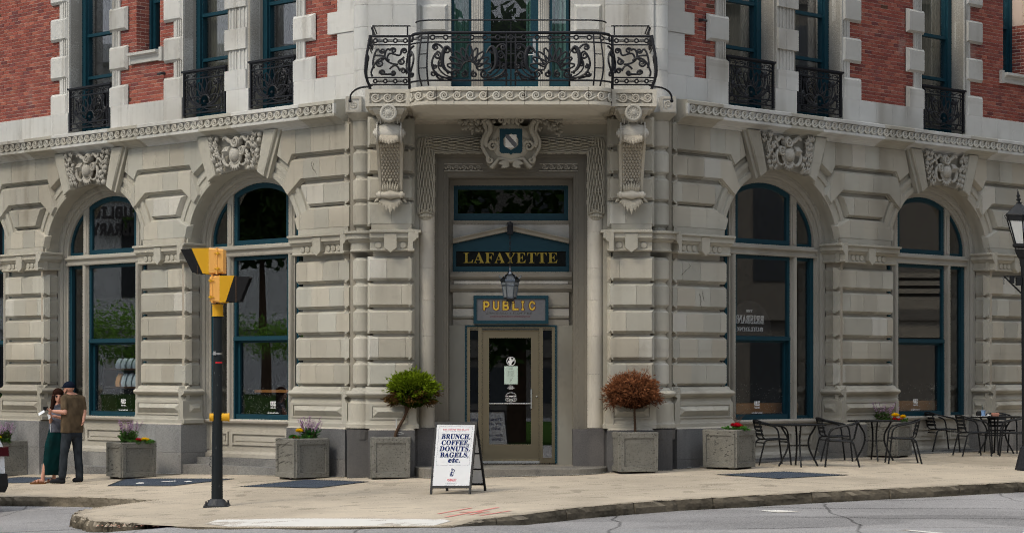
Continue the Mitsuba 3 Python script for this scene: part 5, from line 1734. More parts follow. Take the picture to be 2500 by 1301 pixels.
def kerb(line, stone=1.55, h=.155, wid=.15, rough=.016, seed=0):
    L = sg.LineString(line)
    rr = random.Random(seed)
    s = 0.0
    while s < L.length - .05:
        e = min(L.length, s + stone * rr.uniform(.8, 1.15))
        t = np.linspace(s + .006, e - .006, 13)
        rings = []
        for a in t:
            p, q_ = np.array(L.interpolate(a).coords[0]), np.array(L.interpolate(min(L.length, a + .05)).coords[0])
            o = np.array(L.interpolate(max(0, a - .05)).coords[0])
            d = (q_ - o) / (np.linalg.norm(q_ - o) + 1e-9)
            out = np.array([d[1], -d[0]])
            zt = float(ground(*p)) + .006
            dr_ = float(road_drop(p[0:1], p[1:2])[0])
            w = [rr.uniform(-rough, rough) for _ in range(5)]
            prof = [(-wid, zt), (-.03 + w[0], zt + .002), (.0 + w[1] * .7, zt - .014 + w[2] * .6), (.022 + w[3], zt - dr_ * .5), (.03 + w[4], zt - dr_ - .10), (-wid, zt - dr_ - .10)]
            rings.append([(p[0] + out[0] * a_, p[1] + out[1] * a_, z) for a_, z in prof])
        put('kerb_stone', B().loft(rings), 'kerbstone', FW, KERB)
        s = e


kerb(list(RAMP.coords), rough=.006, seed=5)
kerb(EDGE_R, seed=1)
kerb(EDGE_L, seed=2)
kerb(APRON[1:-1], stone=.5, rough=.055, seed=3)
up = lambda dz: (lambda x, y: ground(x, y) + dz)
rdz = lambda dz: (lambda x, y: ground(x, y) - road_drop(x, y) + dz)
st = sg.Polygon(G2([(500, 1279), (530, 1269), (700, 1266), (1085, 1268), (1100, 1272), (1060, 1283), (800, 1285), (560, 1285)]))
put('painted_kerb_stripe', drape(st, up(.005), .4), 'worn_paint', col=(.62, .61, .58), kind='structure', label='thick white painted stripe along the lowered kerb')
b = B()
for k, (p0, p1, w) in enumerate((((1071, 1254), (1150, 1240), .05), ((1090, 1262), (1215, 1239), .06), ((1175, 1258), (1245, 1247), .05), ((1128, 1250), (1190, 1249), .08), ((1150, 1256), (1178, 1250), .05))):
    l = sg.LineString(G2([p0, p1])).buffer(w * .5)
    q = drape(l, up(.005), .5)
    b.add(np.vstack(q.v), np.vstack(q.f))
put('spray_marking', b, 'paint_pink', kind='structure', label='faded pink spray marks on the pavement near the kerb')
for nm, l, mt, lab in (('road_marking', [(2200, 1293), (2215, 1292), (2420, 1310), (2395, 1312)], 'paint_white', 'white painted line at the lower right of the road'),
                       ('road_marking', [(1850, 1245), (1905, 1244), (1955, 1248), (1900, 1250)], 'paint_white', 'worn pale paint dash on the road near the kerb')):
    put(nm, drape(sg.Polygon(G2(l, .15)), rdz(.006), .5), 'worn_paint', col=(.62, .61, .58), kind='structure', label=lab)
for l in ([(585, 1188), (747, 1170.7), (900, 1176), (774, 1191.5)], [(264, 1186), (308, 1168.5), (572, 1169), (420, 1186.5)], [(-120, 1181), (40, 1165), (172, 1166), (60, 1179)], [(1750, 1158.6), (1913, 1151), (2070, 1159.6), (1900, 1168.5)]):
    put('vault_grate', drape(sg.Polygon(G2(l)), up(.004), .5), 'grate', kind='structure', label='dark blue grey vault grate set in the pavement')
    ring_ = sg.Polygon(G2(l))
    put('grate_rim', drape(ring_.buffer(.02, join_style=2).difference(ring_.buffer(-.03, join_style=2)), up(.010), .5), 'iron_worn', kind='structure', label='dark steel rim round a vault grate')
# slate-grey slabs by the right front
SL_ = note(key('slab_paving'), 'grey stone slabs laid near the right-hand tables', 'structure')
for l in ([(2205, 1120), (2330, 1115), (2500, 1124), (2500, 1131), (2330, 1123)], [(2240, 1122), (2330, 1124), (2500, 1132), (2500, 1139), (2380, 1133)]):
    put('slab', drape(sg.Polygon(G2(l)), up(.004), .5), 'kerbstone', FW, SL_)
b = B()
rr = random.Random(4)
for k in range(60):
    x, y = rr.uniform(230, 470), rr.uniform(1282, 1288)
    p = on_ground(x, y, .02)
    a_ = rr.uniform(0, 6.28)
    L = rr.uniform(.015, .05)
    b.add([(p[0], p[1], p[2] + .006), (p[0] + L * math.cos(a_), p[1] + L * math.sin(a_), p[2] + .008), (p[0] + L * .7 * math.cos(a_ + .6), p[1] + L * .7 * math.sin(a_ + .6), p[2] + .014)], [[0, 1, 2]])
put('leaf_litter', b, 'salmon', kind='stuff', label='reddish leaf litter in the gutter at the corner')
# pale caulking where the stone meets the pavement, and rims of the vault grates
b = B()
for l in ([FC((x, v + .01, 0))[:2] for x, v in st_step[:40]], [FL((u, .175, 0))[:2] for u in (-.05, 1.5)], [FL((u, .175, 0))[:2] for u in (4.55, 6.1)], [FR((u, .175, 0))[:2] for u in (-.05, 1.5)]):
    q = drape(sg.LineString(l).buffer(.014), up(.012), .6)
    b.add(np.vstack(q.v), np.vstack(q.f))
put('caulking', b, 'worn_paint', kind='structure', col=(.66, .66, .64), label='pale caulking line at the foot of the stone')
b = B()
for l in ([(330, 1181.5), (338, 1178.5), (350, 1178), (352, 1181)], [(392, 1175.5), (428, 1174), (430, 1175.5), (396, 1177)], [(448, 1176), (462, 1174), (470, 1176.5), (455, 1177.5)]):
    q = drape(sg.Polygon(G2(l)), up(.009), .5)
    b.add(np.vstack(q.v), np.vstack(q.f))
put('paint_blot', b, 'worn_paint', kind='structure', col=(.6, .6, .6), label='white paint blots on the vault grate beside the lavender planter')


# ------------------------------------------------------------------ what stands across the streets (seen in the panes)
mat('far_stone', (0.62, 0.63, 0.63), 0.9)
mat('far_tan', (0.125, 0.117, 0.104), 0.9)
mat('far_band', (0.24, 0.22, 0.185), 0.9)
mat('far_glass', (0.03, 0.035, 0.04), 0.2)
mat('lawn', (0.028, 0.055, 0.014), 0.95)


def far_block(name, label, x, y, deg, L, D, H, wall, floors, bays, banner=None):
    Fm = place(x, y, zc, deg)
    t = thing(name, label, 'building')
    put('wall', B().box(-L / 2, L / 2, 0, D, 0, H), wall, Fm, t)
    c = B()
    for k in range(1, floors):
        z = H * k / floors
        c.box(-L / 2 - .2, L / 2 + .2, -.25, 0, z - .25, z + .1)
    c.box(-L / 2 - .5, L / 2 + .5, -.6, D + .3, H, H + .7)
    put('cornice', c, wall, Fm, t)
    for f in range(floors):
        z0 = H * f / floors
        for k in range(bays):
            xx = -L / 2 + L * (k + .5) / bays
            w = L / bays * .27
            put('window', B().box(xx - w, xx + w, -.05, .1, z0 + 1.0, z0 + H / floors - .9), 'far_glass', Fm, t)
    return t, Fm


LIB, FmL = far_block('library_building', 'pale stone public library building across the left street', -52, 31, 90, 60, 18, 15, 'far_stone', 3, 9)
m = B()
for t_, z in (('PUBLIC', 9.0), ('LIBRARY', 8.35)):
    m.prism(fit_text(glyphs(t_, 1.0, 'Inter', 6), 21.0, 22.9, z, z + .5), -.30, -.26)
put('sign_lettering', m, 'grey_letter', FmL, LIB, label='dark sign letters PUBLIC LIBRARY on the pale wall')
TAN, FmT = far_block('tan_office_building', 'tan stone office building across the right street', 36, 38, -90, 60, 18, 30, 'far_tan', 6, 10)
b = B()
for z0, z1, d_ in ((4.2, 5.5, .12), (5.6, 5.75, .2), (5.85, 6.0, .2), (6.1, 6.25, .2)):
    b.box(-30, -10, -d_, .1, z0, z1)
put('stone_band', b, 'far_band', FmT, TAN)
far_block('brown_office_building', 'tan office building behind the square', 0, -78, 180, 120, 15, 26, 'far_tan', 6, 18)
put('lawn', drape(sg.Polygon([(-45, -60), (45, -60), (34, -5), (-34, -5)]), lambda x, y: zc + .12 + 0 * x, 6.0), 'lawn', kind='structure', label='lawn of the square across the road')
put('lawn', drape(sg.Polygon([(-47, 15), (-24, 15), (-24, 60), (-47, 60)]), lambda x, y: zc + .10 + 2.2 * np.clip((-x - 24) / 6, 0, 1), 3.0), 'lawn', kind='structure', label='grass bank across the left street')


def leaf_cloud(rr, c, r, n, size, col, flat=1.0):
    """Small leaf faces through an ellipsoid of clumps."""
    c, r = np.asarray(c, float), np.asarray(r, float)
    g = np.random.default_rng(rr.randrange(10 ** 6))
    nc = max(6, n // 120)
    d = g.normal(size=(nc, 3))
    d /= np.linalg.norm(d, axis=1, keepdims=True)
    cl = d * (g.uniform(.25, 1, (nc, 1)) ** .45) * .82
    which = g.integers(0, nc, n)
    e = g.normal(size=(n, 3)) * .17
    p = c + (cl[which] + e) * r
    a = g.normal(size=(n, 3))
    a /= np.linalg.norm(a, axis=1, keepdims=True)
    b = np.cross(a, g.normal(size=(n, 3)))
    b /= np.linalg.norm(b, axis=1, keepdims=True)
    s = size * g.uniform(.6, 1.3, (n, 1))
    v = np.stack([p - a * s, p + b * s * .45, p + a * s, p - b * s * .45], 1).reshape(-1, 3)
    i = np.arange(n) * 4
    f = np.vstack([np.stack([i, i + 1, i + 2], 1), np.stack([i, i + 2, i + 3], 1)])
    k = (g.uniform(.7, 1.3, nc)[which] * g.uniform(.75, 1.25, n))[:, None] * np.asarray(col)
    return v, f, np.repeat(k, 4, 0)


def add_cloud(name, clouds_, bsdf, parent, label=None, frame=FW):
    v = np.vstack([c[0] for c in clouds_])
    o = np.cumsum([0] + [len(c[0]) for c in clouds_])
    f = np.vstack([c[1] + a for c, a in zip(clouds_, o)])
    k = key(name, parent)
    scene[k] = mikit.ply((frame(v), f), 'mat_' + bsdf, False, uv=pack(np.vstack([c[2] for c in clouds_])))
    if label:
        note(k, label)
    return k


def far_tree(x, y, h, r, seed, label, lobes=((.36, .8), (.52, 1.0), (.68, .9), (.84, .6)), deep=.22):
    rr = random.Random(seed)
    t = thing('park_tree', label, 'tree', 'trees of the square across the road')
    put('trunk', B().tube([(x, y, zc), (x + .1, y, zc + h * .3), (x - .2, y + .1, zc + h * .7)], [.45, .35, .1] if deep > .2 else [.22, .17, .06], 9), 'bark', FW, t)
    add_cloud('crown', [leaf_cloud(rr, (x + rr.uniform(-.5, .5) * r, y + rr.uniform(-.5, .5) * r, zc + h * q), (r * w, r * w, h * deep), 3600, .36 if deep > .2 else .22, (.045, .085, .022)) for q, w in lobes], 'leaf_green', t)


for k, (x, y, h, r) in enumerate(((-30, -22, 17, 6.5), (-17, -16, 19, 7), (-4, -19, 20, 7.5), (9, -17, 18, 7), (22, -20, 19, 7), (34, -24, 17, 6.5))):
    far_tree(x, y, h, r, 100 + k, 'leafy green park tree of the square across the road, %s from the left' % ('first', 'second', 'third', 'fourth', 'fifth', 'sixth')[k])
far_tree(-40, 46, 11, 3.6, 131, 'dark leafy tree before the library, reflected in the left window nearer the door', ((.72, .9), (.84, 1.0), (.95, .7)), .11)
for k, y in enumerate((24, 30, 36, 42, 48)):
    t = thing('street_shrub', 'green shrub on the grass bank across the left street, %s from the road' % ('first', 'second', 'third', 'fourth', 'fifth')[k], 'shrub', 'shrubs across the left street')
    add_cloud('foliage', [leaf_cloud(random.Random(200 + k), (-27, y, 2.75), (2.0, 3.6, .95), 7000, .06, (.14, .27, .045))], 'leaf_green', t)
# ------------------------------------------------------------------ planters
def planter(px, py, alpha, w, h, label, d=None):
    """A cast concrete box. (px, py): the photograph's point of its near bottom corner; alpha: how far its left face turns from the picture plane."""
    P = on_ground(px, py)
    k = FPX / P[1]
    w, h = w / k, h / k
    d = d / k if d else w
    F_ = Frame((P[0], P[1], P[2]), (-math.cos(math.radians(alpha)), math.sin(math.radians(alpha)), 0), (math.sin(math.radians(alpha)), math.cos(math.radians(alpha)), 0))
    t = thing('planter', label, 'planter', 'speckled concrete planters')
    t_ = .055
    b = B()
    tp = .012
    o = lambda z, e: [(e, e, z), (w - e, e, z), (w - e, d - e, z), (e, d - e, z)]
    b.loft([o(.035, tp), o(h - .012, 0), o(h, .010), o(h, t_), o(h - .09, t_ + .004)], True, False)
    put('box', b, 'planter_mix', F_, t, label=None)
    fr = B()
    for face in (0, 1):
        L = w if face == 0 else d
        for (a0, a1, z0, z1) in ((.012, L - .012, h - .10, h - .014), (.012, L - .012, .04, .12), (.012, .085, .12, h - .10), (L - .085, L - .012, .12, h - .10)):
            q = [(-.014, z0), (-.014, z1)]
            if face == 0:
                fr.loft([[(a0 + .0, .02, z0 - .006), (a1, .02, z0 - .006), (a1, .02, z1 + .006), (a0, .02, z1 + .006)], [(a0 + .006, -.016, z0), (a1 - .006, -.016, z0), (a1 - .006, -.016, z1), (a0 + .006, -.016, z1)]])
            else:
                fr.loft([[(.02, a0, z0 - .006), (.02, a1, z0 - .006), (.02, a1, z1 + .006), (.02, a0, z1 + .006)], [(-.016, a0 + .006, z0), (-.016, a1 - .006, z0), (-.016, a1 - .006, z1), (-.016, a0 + .006, z1)]])
    put('raised_border', fr, 'planter_mix', F_, t)
    for x in (.05, w - .17):
        for y in (.05, d - .17):
            put('foot', B().box(x, x + .12, y, y + .12, -.05, .04), 'planter_mix', F_, t)
    put('soil', B().box(t_, w - t_, t_, d - t_, h - .12, h - .06), 'soil', F_, t)
    return F_, w, d, h


PL = {}
PL['far'] = planter(-20, 1166.5, 57, 92, 90, 'concrete planter behind the white car at the left edge')
PL['l1'] = planter(297, 1170.5, 57, 92.7, 90, 'concrete planter with lavender and marigolds beside the couple')
PL['l2'] = planter(721, 1172, 55, 96.8, 101, 'concrete planter with lavender, second planter left of the door')
def planter_front(px, py, beta, w, h, label):
    P = on_ground(px, py)
    k = FPX / P[1]
    a = 90 - beta
    return planter(px, py, a, w, h, label)


PL['green'] = planter_front(906, 1171, 2.5, 97, 104, 'concrete planter left of the door holding the leaning green shrub')
PL['brown'] = planter_front(1512.5, 1157, 10, 98.5, 102, 'concrete planter right of the door holding the dead brown shrub')
PL['r1'] = planter(1796, 1147, 36, 94.5, 98, 'concrete planter with red flowers beside the outdoor tables')
PL['r2'] = planter(2189, 1118, 33, 90, 89, 'concrete planter behind the tables with yellow and red flowers')


# ------------------------------------------------------------------ plants
def sprig(b, cols, base, d, L, W, col, rr):
    base, d = np.asarray(base, float), np.asarray(d, float)
    d = d / np.linalg.norm(d)
    s = np.cross(d, (rr.uniform(-1, 1), rr.uniform(-1, 1), rr.uniform(-.2, 1)))
    s = s / (np.linalg.norm(s) + 1e-9)
    m = base + d * L * .5 + np.array([0, 0, .01])
    b.add([base, m + s * W, base + d * L, m - s * W], [[0, 1, 2], [0, 2, 3]])
    k = rr.uniform(.7, 1.3)
    cols.append(np.broadcast_to(np.asarray(col) * k, (4, 3)))


def put_leaves(name, b, cols, parent):
    k = key(name, parent)
    scene[k] = mikit.ply((np.vstack(b.v), np.vstack(b.f)), 'mat_leaf_green', False, uv=pack(np.vstack(cols)))
    return k


def lavender(pl, fx, fy, n, hgt, label, spread=.13, seed=0, green=(.07, .15, .04), sparse=False):
    F_, w, d, h = pl
    rr = random.Random(seed)
    t = thing('lavender', label, 'plant', 'lavender in the planters')
    c = F_((w * fx, d * fy, h - .07))
    lf, cols, st, fl = B(), [], B(), B()
    for k in range(n):
        a, r = rr.uniform(0, 6.28), spread * math.sqrt(rr.random())
        p0 = c + np.array([r * .5 * math.cos(a), r * .5 * math.sin(a), 0])
        H = hgt * rr.uniform(.72, 1.05)
        p1 = p0 + np.array([r * 1.3 * math.cos(a), r * 1.3 * math.sin(a), H])
        pm = (p0 + p1) / 2 + np.array([rr.uniform(-.02, .02), rr.uniform(-.02, .02), .02])
        st.tube(smooth_line([p0, pm, p1], 5), .003, 3)
        q = smooth_line([p0, pm, p1], 12)
        for j in range(7, 12):
            for m in range(2):
                e = q[j] + np.array([rr.uniform(-.012, .012), rr.uniform(-.012, .012), rr.uniform(-.01, .01)])
                fl.ball(e, (.0075, .0075, .010), 3, 5)
        for m in range(4 if sparse else 13):
            e = q[rr.randrange(0, 7)]
            sprig(lf, cols, e, (rr.uniform(-1, 1), rr.uniform(-1, 1), rr.uniform(.1, .9)), rr.uniform(.06, .11), .018, green, rr)
    for m in range(60 if sparse else 150):
        a = rr.uniform(0, 6.28)
        sprig(lf, cols, c + np.array([rr.uniform(-spread, spread) * .8, rr.uniform(-spread, spread) * .8, rr.uniform(0, hgt * .4)]), (math.cos(a), math.sin(a), rr.uniform(.2, 1)), rr.uniform(.07, .13), .026, green, rr)
    put('stem', st, 'bark', FW, t)
    put('flower_spikes', fl, 'petal_lilac', FW, t, kind='stuff')
    put_leaves('leaves', lf, cols, t)


def bedding(pl, fx, fy, heads, label, seed=0, r=.12, green=(.06, .13, .03), cat='flowers'):
    """Low leafy flowers: heads is a list of (dx, dy, dz, material, radius)."""
    F_, w, d, h = pl
    rr = random.Random(seed)
    t = thing('marigold', label, cat, 'low flowers in the planters')
    c = F_((w * fx, d * fy, h - .05))
    lf, cols = B(), []
    for m in range(190):
        a = rr.uniform(0, 6.28)
        q = r * math.sqrt(rr.random())
        sprig(lf, cols, c + np.array([q * math.cos(a) * 1.2, q * math.sin(a), rr.uniform(0, .07)]), (math.cos(a), math.sin(a), rr.uniform(.1, 1.1)), rr.uniform(.05, .09), .018, green, rr)
    put_leaves('leaves', lf, cols, t)
    st = B()
    for dx, dy, dz, m, rad in heads:
        e = c + np.array([dx, dy, dz])
        st.tube([c + np.array([dx * .5, dy * .5, 0]), e], .004, 4)
        b = B()
        for ring in range(3):
            nn = 11 - 2 * ring
            for k in range(nn):
                a = 2 * math.pi * (k + .5 * ring) / nn
                dd = np.array([math.cos(a), math.sin(a) * .8 - .35, .25 + .35 * ring])
                leaf(b, e + np.array([0, -.004 * ring, .006 * ring]), dd, (0, -.6, .8), rad * 1.2 * (1 - .22 * ring), rad * .32, .006)
        b.ball(e + np.array([0, -.01, .012]), rad * .3, 5, 7)
        put('flower_head', b, m, FW, t)
    put('stem', st, 'bark', FW, t)


lavender(PL['far'], .22, .35, 34, .42, 'lavender in the planter behind the white car', .17, 1, (.06, .09, .03))
bedding(PL['far'], .10, .30, [(-.02, -.06, .10, 'petal_yellow', .045)], 'yellow marigold in the planter behind the white car', 2)
lavender(PL['l1'], .55, .45, 36, .46, 'tall lavender in the planter beside the couple', .15, 3)
bedding(PL['l1'], .12, .62, [(-.05, -.05, .075, 'petal_red', .05), (-.02, .02, .07, 'petal_red', .045), (.06, -.05, .085, 'petal_yellow', .055), (.10, -.02, .075, 'petal_yellow', .05), (-.10, 0, .05, 'petal_red', .035)], 'red and yellow marigolds in the planter beside the couple', 4, .17, (.06, .15, .03))
lavender(PL['l2'], .30, .62, 34, .42, 'lavender in the second planter left of the door', .13, 5, (.03, .10, .025), True)
bedding(PL['l2'], .42, .42, [(-.03, -.03, .16, 'petal_yellow', .06), (-.10, -.03, .03, 'petal_red', .055)], 'yellow and red marigolds in the second planter left of the door', 6, .16, (.05, .16, .025))
bedding(PL['r1'], .22, .40, [(.0, -.03, .095, 'petal_red', .06), (.05, -.01, .09, 'petal_red', .055), (-.05, 0, .11, 'petal_red', .04), (.02, .03, .11, 'petal_red', .05)], 'pinkish red flowers in the planter beside the outdoor tables', 7, .16, (.06, .17, .03))
lavender(PL['r2'], .58, .50, 22, .42, 'thin lavender in the planter behind the tables', .16, 8, (.05, .085, .03), True)
bedding(PL['r2'], .20, .42, [(-.02, -.03, .145, 'petal_yellow', .065), (.13, .0, .12, 'petal_yellow', .05), (-.03, -.04, .07, 'petal_red', .05), (.07, -.05, .055, 'petal_red', .055)], 'yellow and red marigolds in the planter behind the tables', 9, .17, (.06, .12, .03))
b, rr = B(), random.Random(77)
F_, w, d, h = PL['r1']
t = thing('ornamental_grass', 'few thin grass blades rising from the red-flowered planter', 'grass')
for k in range(14):
    c = F_((w * .25 + rr.uniform(-.03, .03), d * .5, h - .06))
    a = rr.uniform(2.2, 4.2) if k % 2 else rr.uniform(-.6, .6)
    L = rr.uniform(.25, .48)
    b.tube(smooth_line([c, c + np.array([.1 * L * math.cos(a), 0, L * .6]), c + np.array([.6 * L * math.cos(a) * rr.uniform(.2, 1), 0, L])], 6), [.004, .004, .0035, .003, .002, .001], 3)
put('blades', b, 'bark', FW, t)


def topiary(pl, label, crown_px, trunk_px, cols, seed, dead=False):
    F_, w, d, h = pl
    rr = random.Random(seed)
    t = thing('clipped_shrub', label, 'shrub')
    base = F_((w * .5, d * .5, h - .07))
    k = base[1] / FPX
    W = lambda px, py: np.array([(px - CXP) * k, base[1], EYE + (HOR - py) * k])
    tp = [W(*q) for q in trunk_px]
    base = np.array([tp[0][0], base[1], base[2]])
    pts = smooth_line([base] + tp, 10)
    b = B().tube(pts, np.linspace(.032, .022, 10) if not dead else np.linspace(.022, .018, 10), 8)
    top = pts[-1]
    c = W(*crown_px[:2])
    rx, rz = crown_px[2] * k, crown_px[3] * k
    for j in range(16):
        a, e = rr.uniform(0, 6.28), rr.uniform(.1, 1.2)
        q = c + np.array([rx * .7 * math.cos(a) * math.cos(e), rx * .7 * math.sin(a) * math.cos(e), rz * .75 * math.sin(e) - .06])
        b.tube(smooth_line([top - np.array([0, 0, .03]), (top + q) / 2 + np.array([0, 0, .05]), q], 6), np.linspace(.014, .004, 6), 5)
    put('trunk', b, 'bark', FW, t, smooth=40)
    g = np.random.default_rng(seed)
    n_c = 190 if not dead else 300
    lf, cc = [], []
    i = 0
    for m in range(n_c):
        dr_ = g.normal(size=3)
        dr_ /= np.linalg.norm(dr_)
        if dr_[2] < -.55:
            dr_[2] *= -.5
        rad = g.uniform(.78, 1.04) if not dead else g.uniform(.55, 1.08)
        p = c + dr_ * rad * np.array([rx, rx * .95, rz]) * (1 + .26 * (meshkit.noise(dr_[None] * 2.6, seed)[0] - .5))
        size = g.uniform(.055, .10) if not dead else g.uniform(.05, .10)
        nn = 46 if not dead else 34
        e = g.normal(size=(nn, 3)) * size * np.array([.62, .62, .40 if not dead else .55])
        e += dr_ * .02
        q = p + e
        dd = e * 1.2 + dr_ * size * 1.4 + g.normal(size=(nn, 3)) * size * (.35 if not dead else .8)
        dd /= np.linalg.norm(dd, axis=1, keepdims=True)
        s = np.cross(dd, g.normal(size=(nn, 3)))
        s /= np.linalg.norm(s, axis=1, keepdims=True)
        L = g.uniform(.022, .042, (nn, 1)) * (1.15 if dead else 1.0)
        wd = .36 if not dead else .22
        lf.append(np.stack([q - dd * L, q + s * L * wd, q + dd * L, q - s * L * wd], 1))
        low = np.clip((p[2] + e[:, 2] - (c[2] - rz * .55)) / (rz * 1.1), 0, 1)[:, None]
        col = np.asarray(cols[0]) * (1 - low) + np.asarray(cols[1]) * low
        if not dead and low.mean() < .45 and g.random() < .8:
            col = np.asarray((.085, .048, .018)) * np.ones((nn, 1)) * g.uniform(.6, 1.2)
        cc.append(np.repeat(col * g.uniform(.65, 1.35, (nn, 1)) * g.uniform(.75, 1.25), 4, 0))
    for m in range(26 if not dead else 60):       # stray sprays that break the outline
        dr_ = g.normal(size=3)
        dr_ /= np.linalg.norm(dr_)
        dr_[2] = abs(dr_[2]) * g.choice([1, 1, -.35])
        a0 = c + dr_ * np.array([rx, rx, rz]) * .92
        n2 = 26 if not dead else 16
        tt = g.uniform(0, 1, (n2, 1))
        q = a0 + dr_ * tt * g.uniform(.06, .15) + g.normal(size=(n2, 3)) * .014
        dd = dr_ + g.normal(size=(n2, 3)) * .6
        dd /= np.linalg.norm(dd, axis=1, keepdims=True)
        s = np.cross(dd, g.normal(size=(n2, 3)))
        s /= np.linalg.norm(s, axis=1, keepdims=True)
        L = .030
        lf.append(np.stack([q - dd * L, q + s * L * .3, q + dd * L, q - s * L * .3], 1))
        cc.append(np.repeat(np.asarray(cols[1]) * g.uniform(.6, 1.3, (n2, 1)), 4, 0))
    # inner growth
    nn = 7000
    e = g.normal(size=(nn, 3))
    e /= np.linalg.norm(e, axis=1, keepdims=True)
    q = c + e * (g.uniform(0, 1, (nn, 1)) ** .4 * .82) * np.array([rx, rx, rz])
    dd, s = g.normal(size=(nn, 3)), g.normal(size=(nn, 3))
    dd /= np.linalg.norm(dd, axis=1, keepdims=True)
    s /= np.linalg.norm(s, axis=1, keepdims=True)
    lf.append(np.stack([q - dd * .045, q + s * .020, q + dd * .045, q - s * .020], 1))
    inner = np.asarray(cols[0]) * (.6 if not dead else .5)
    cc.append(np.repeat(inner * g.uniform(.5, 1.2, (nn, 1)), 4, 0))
    v = np.vstack(lf).reshape(-1, 3)
    i = np.arange(len(v) // 4) * 4
    kk = key('crown', t)
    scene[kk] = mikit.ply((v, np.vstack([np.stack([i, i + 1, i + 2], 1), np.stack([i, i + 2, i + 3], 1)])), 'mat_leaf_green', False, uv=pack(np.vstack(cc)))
    return t


topiary(PL['green'], 'round green clipped shrub leaning right in the planter left of the door', (1010, 957, 55, 45), [(966, 1062), (978, 1035), (992, 1005)], [(.045, .080, .006), (.165, .235, .014)], 21)
topiary(PL['brown'], 'dead brown shrub with a round crown in the planter right of the door', (1546, 961, 59, 43), [(1551, 1056), (1550, 1030), (1549, 995)], [(.14, .055, .028), (.25, .105, .050)], 22, True)
Fg = PL['green'][0]
st_ = thing('plant_stake', 'short pale stake with a wire tie beside the leaning shrub', 'stake')
kx = PL['green'][0].o[1] / FPX
sx, sy = (968 - CXP) * (PL['green'][0].o[1] + .35) / FPX, PL['green'][0].o[1] + .35
sz = PL['green'][0].o[2] + PL['green'][3]
put('rod', B().tube([(sx, sy, sz - .1), (sx, sy, sz + .29)], .011, 7), 'lamp_glass', FW, st_)
put('tie', B().tube(smooth_line([(sx, sy - .015, sz + .08), (sx + .12, sy - .04, sz + .05), (sx + .02, sy - .03, sz + .04)], 10), .004, 4), 'lamp_glass', FW, st_)


# ------------------------------------------------------------------ the folding board on the pavement
AB_ = thing('sandwich_board', 'white sandwich board sign on the pavement reading BRUNCH, COFFEE, DONUTS, BAGELS', 'sign')
pA, pB, pC, pD = (on_ground(*q) for q in ((1050, 1206.5), (1149, 1206), (1090, 1198), (1187, 1197.5)))
top0, top1 = (pA + pC) / 2, (pB + pD) / 2
k = (pA[1] + pB[1]) / 2 / FPX
for tp, px, py in ((top0, 1063, 1030), (top1, 1165.5, 1031)):
    y = tp[1]
    tp[0], tp[2] = (px - CXP) * y / FPX, EYE + (HOR - py) * y / FPX


def leg_frame(a, b, c, d):
    """Bilinear map of a leaning panel: (s, t) in 0..1 from its foot a-b to its top c-d; third value lifts off the face."""
    nrm = np.cross(b - a, c - a)
    nrm = nrm / np.linalg.norm(nrm)

    def f(p):
        p = np.asarray(p, float)
        s, o, t = p[:, :1], p[:, 1:2], p[:, 2:3]
        return (a * (1 - s) + b * s) * (1 - t) + (c * (1 - s) + d * s) * t + nrm * o
    f.M = np.eye(3)
    return f


FrontP, BackP = leg_frame(pA, pB, top0, top1), leg_frame(pD, pC, top1, top0)
for nm, Fp in (('front', FrontP), ('back', BackP)):
    fr = B()
    for q in ((0, .045, 0, 1), (.955, 1, 0, 1), (.045, .955, .085, .115), (.045, .955, .965, 1)):
        fr.box(q[0], q[1], -.016, .016, q[2], q[3])
    put('frame', fr, 'black_metal', Fp, AB_)
    put('panel', B().box(.045, .955, -.006, .006, .115, .965), 'poster', Fp, AB_, label='white printed panel')
navy, red = B(), B()
rows = [('BRUNCH,', .175, .875, .765, .835), ('COFFEE,', .19, .86, .680, .75), ('DONUTS,', .15, .89, .595, .665), ('BAGELS,', .17, .87, .510, .58), ('etc.', .38, .68, .435, .505)]
for t_, a, b_, z0, z1 in rows:
    g = glyphs(serif(t_), 1, 'SansMath', 3, .10)
    navy.prism(fit_text(g, a, b_, z0 - (.013 if ',' in t_ else 0), z1), .006, .0075)
red.prism(fit_text(glyphs(serif('YOU FOUND THE PLACE'), 1, 'SansMath', 1), .20, .82, .883, .905), .006, .0075)
for q in ((.10, .90, .40, .4025), (.10, .90, .935, .9375), (.10, .1035, .40, .9375), (.8965, .90, .40, .9375), (.25, .75, .868, .870)):
    navy.box(q[0], q[1], .006, .007, q[2], q[3])
fig = affinity.scale(union_all([sg.Point(.50, .335).buffer(.028), sg.Polygon([(.44, .30), (.47, .32), (.54, .32), (.58, .29), (.60, .33), (.57, .26), (.55, .22), (.43, .22), (.42, .26)]), sg.LineString([(.55, .30), (.60, .345), (.54, .375)]).buffer(.010), sg.LineString([(.49, .36), (.47, .385), (.52, .38)]).buffer(.012)]), .62, .62, origin=(.505, .29))
cut = affinity.scale(union_all([sg.Point(.505, .328).buffer(.013), sg.LineString([(.46, .29), (.47, .24)]).buffer(.008), sg.Polygon([(.50, .30), (.54, .30), (.55, .25), (.52, .25)]), sg.LineString([(.56, .30), (.57, .27)]).buffer(.008)]), .62, .62, origin=(.505, .29))
navy.prism(fig.difference(cut), .006, .0075)
red.prism(fit_text(glyphs('PUBLIC', 1, 'Inter', 4), .40, .62, .180, .212), .006, .0075)
red.box(.42, .60, .006, .007, .170, .172)
navy.prism(fit_text(glyphs('publicespresso.com', 1, 'Inter', 3), .37, .64, .138, .150), .006, .0075)
put('navy_print', navy, 'navy', FrontP, AB_, label='bold navy words BRUNCH, COFFEE, DONUTS, BAGELS, etc.')
put('red_print', red, 'red_ink', FrontP, AB_, label='small red words YOU FOUND THE PLACE and PUBLIC')
bk = B()
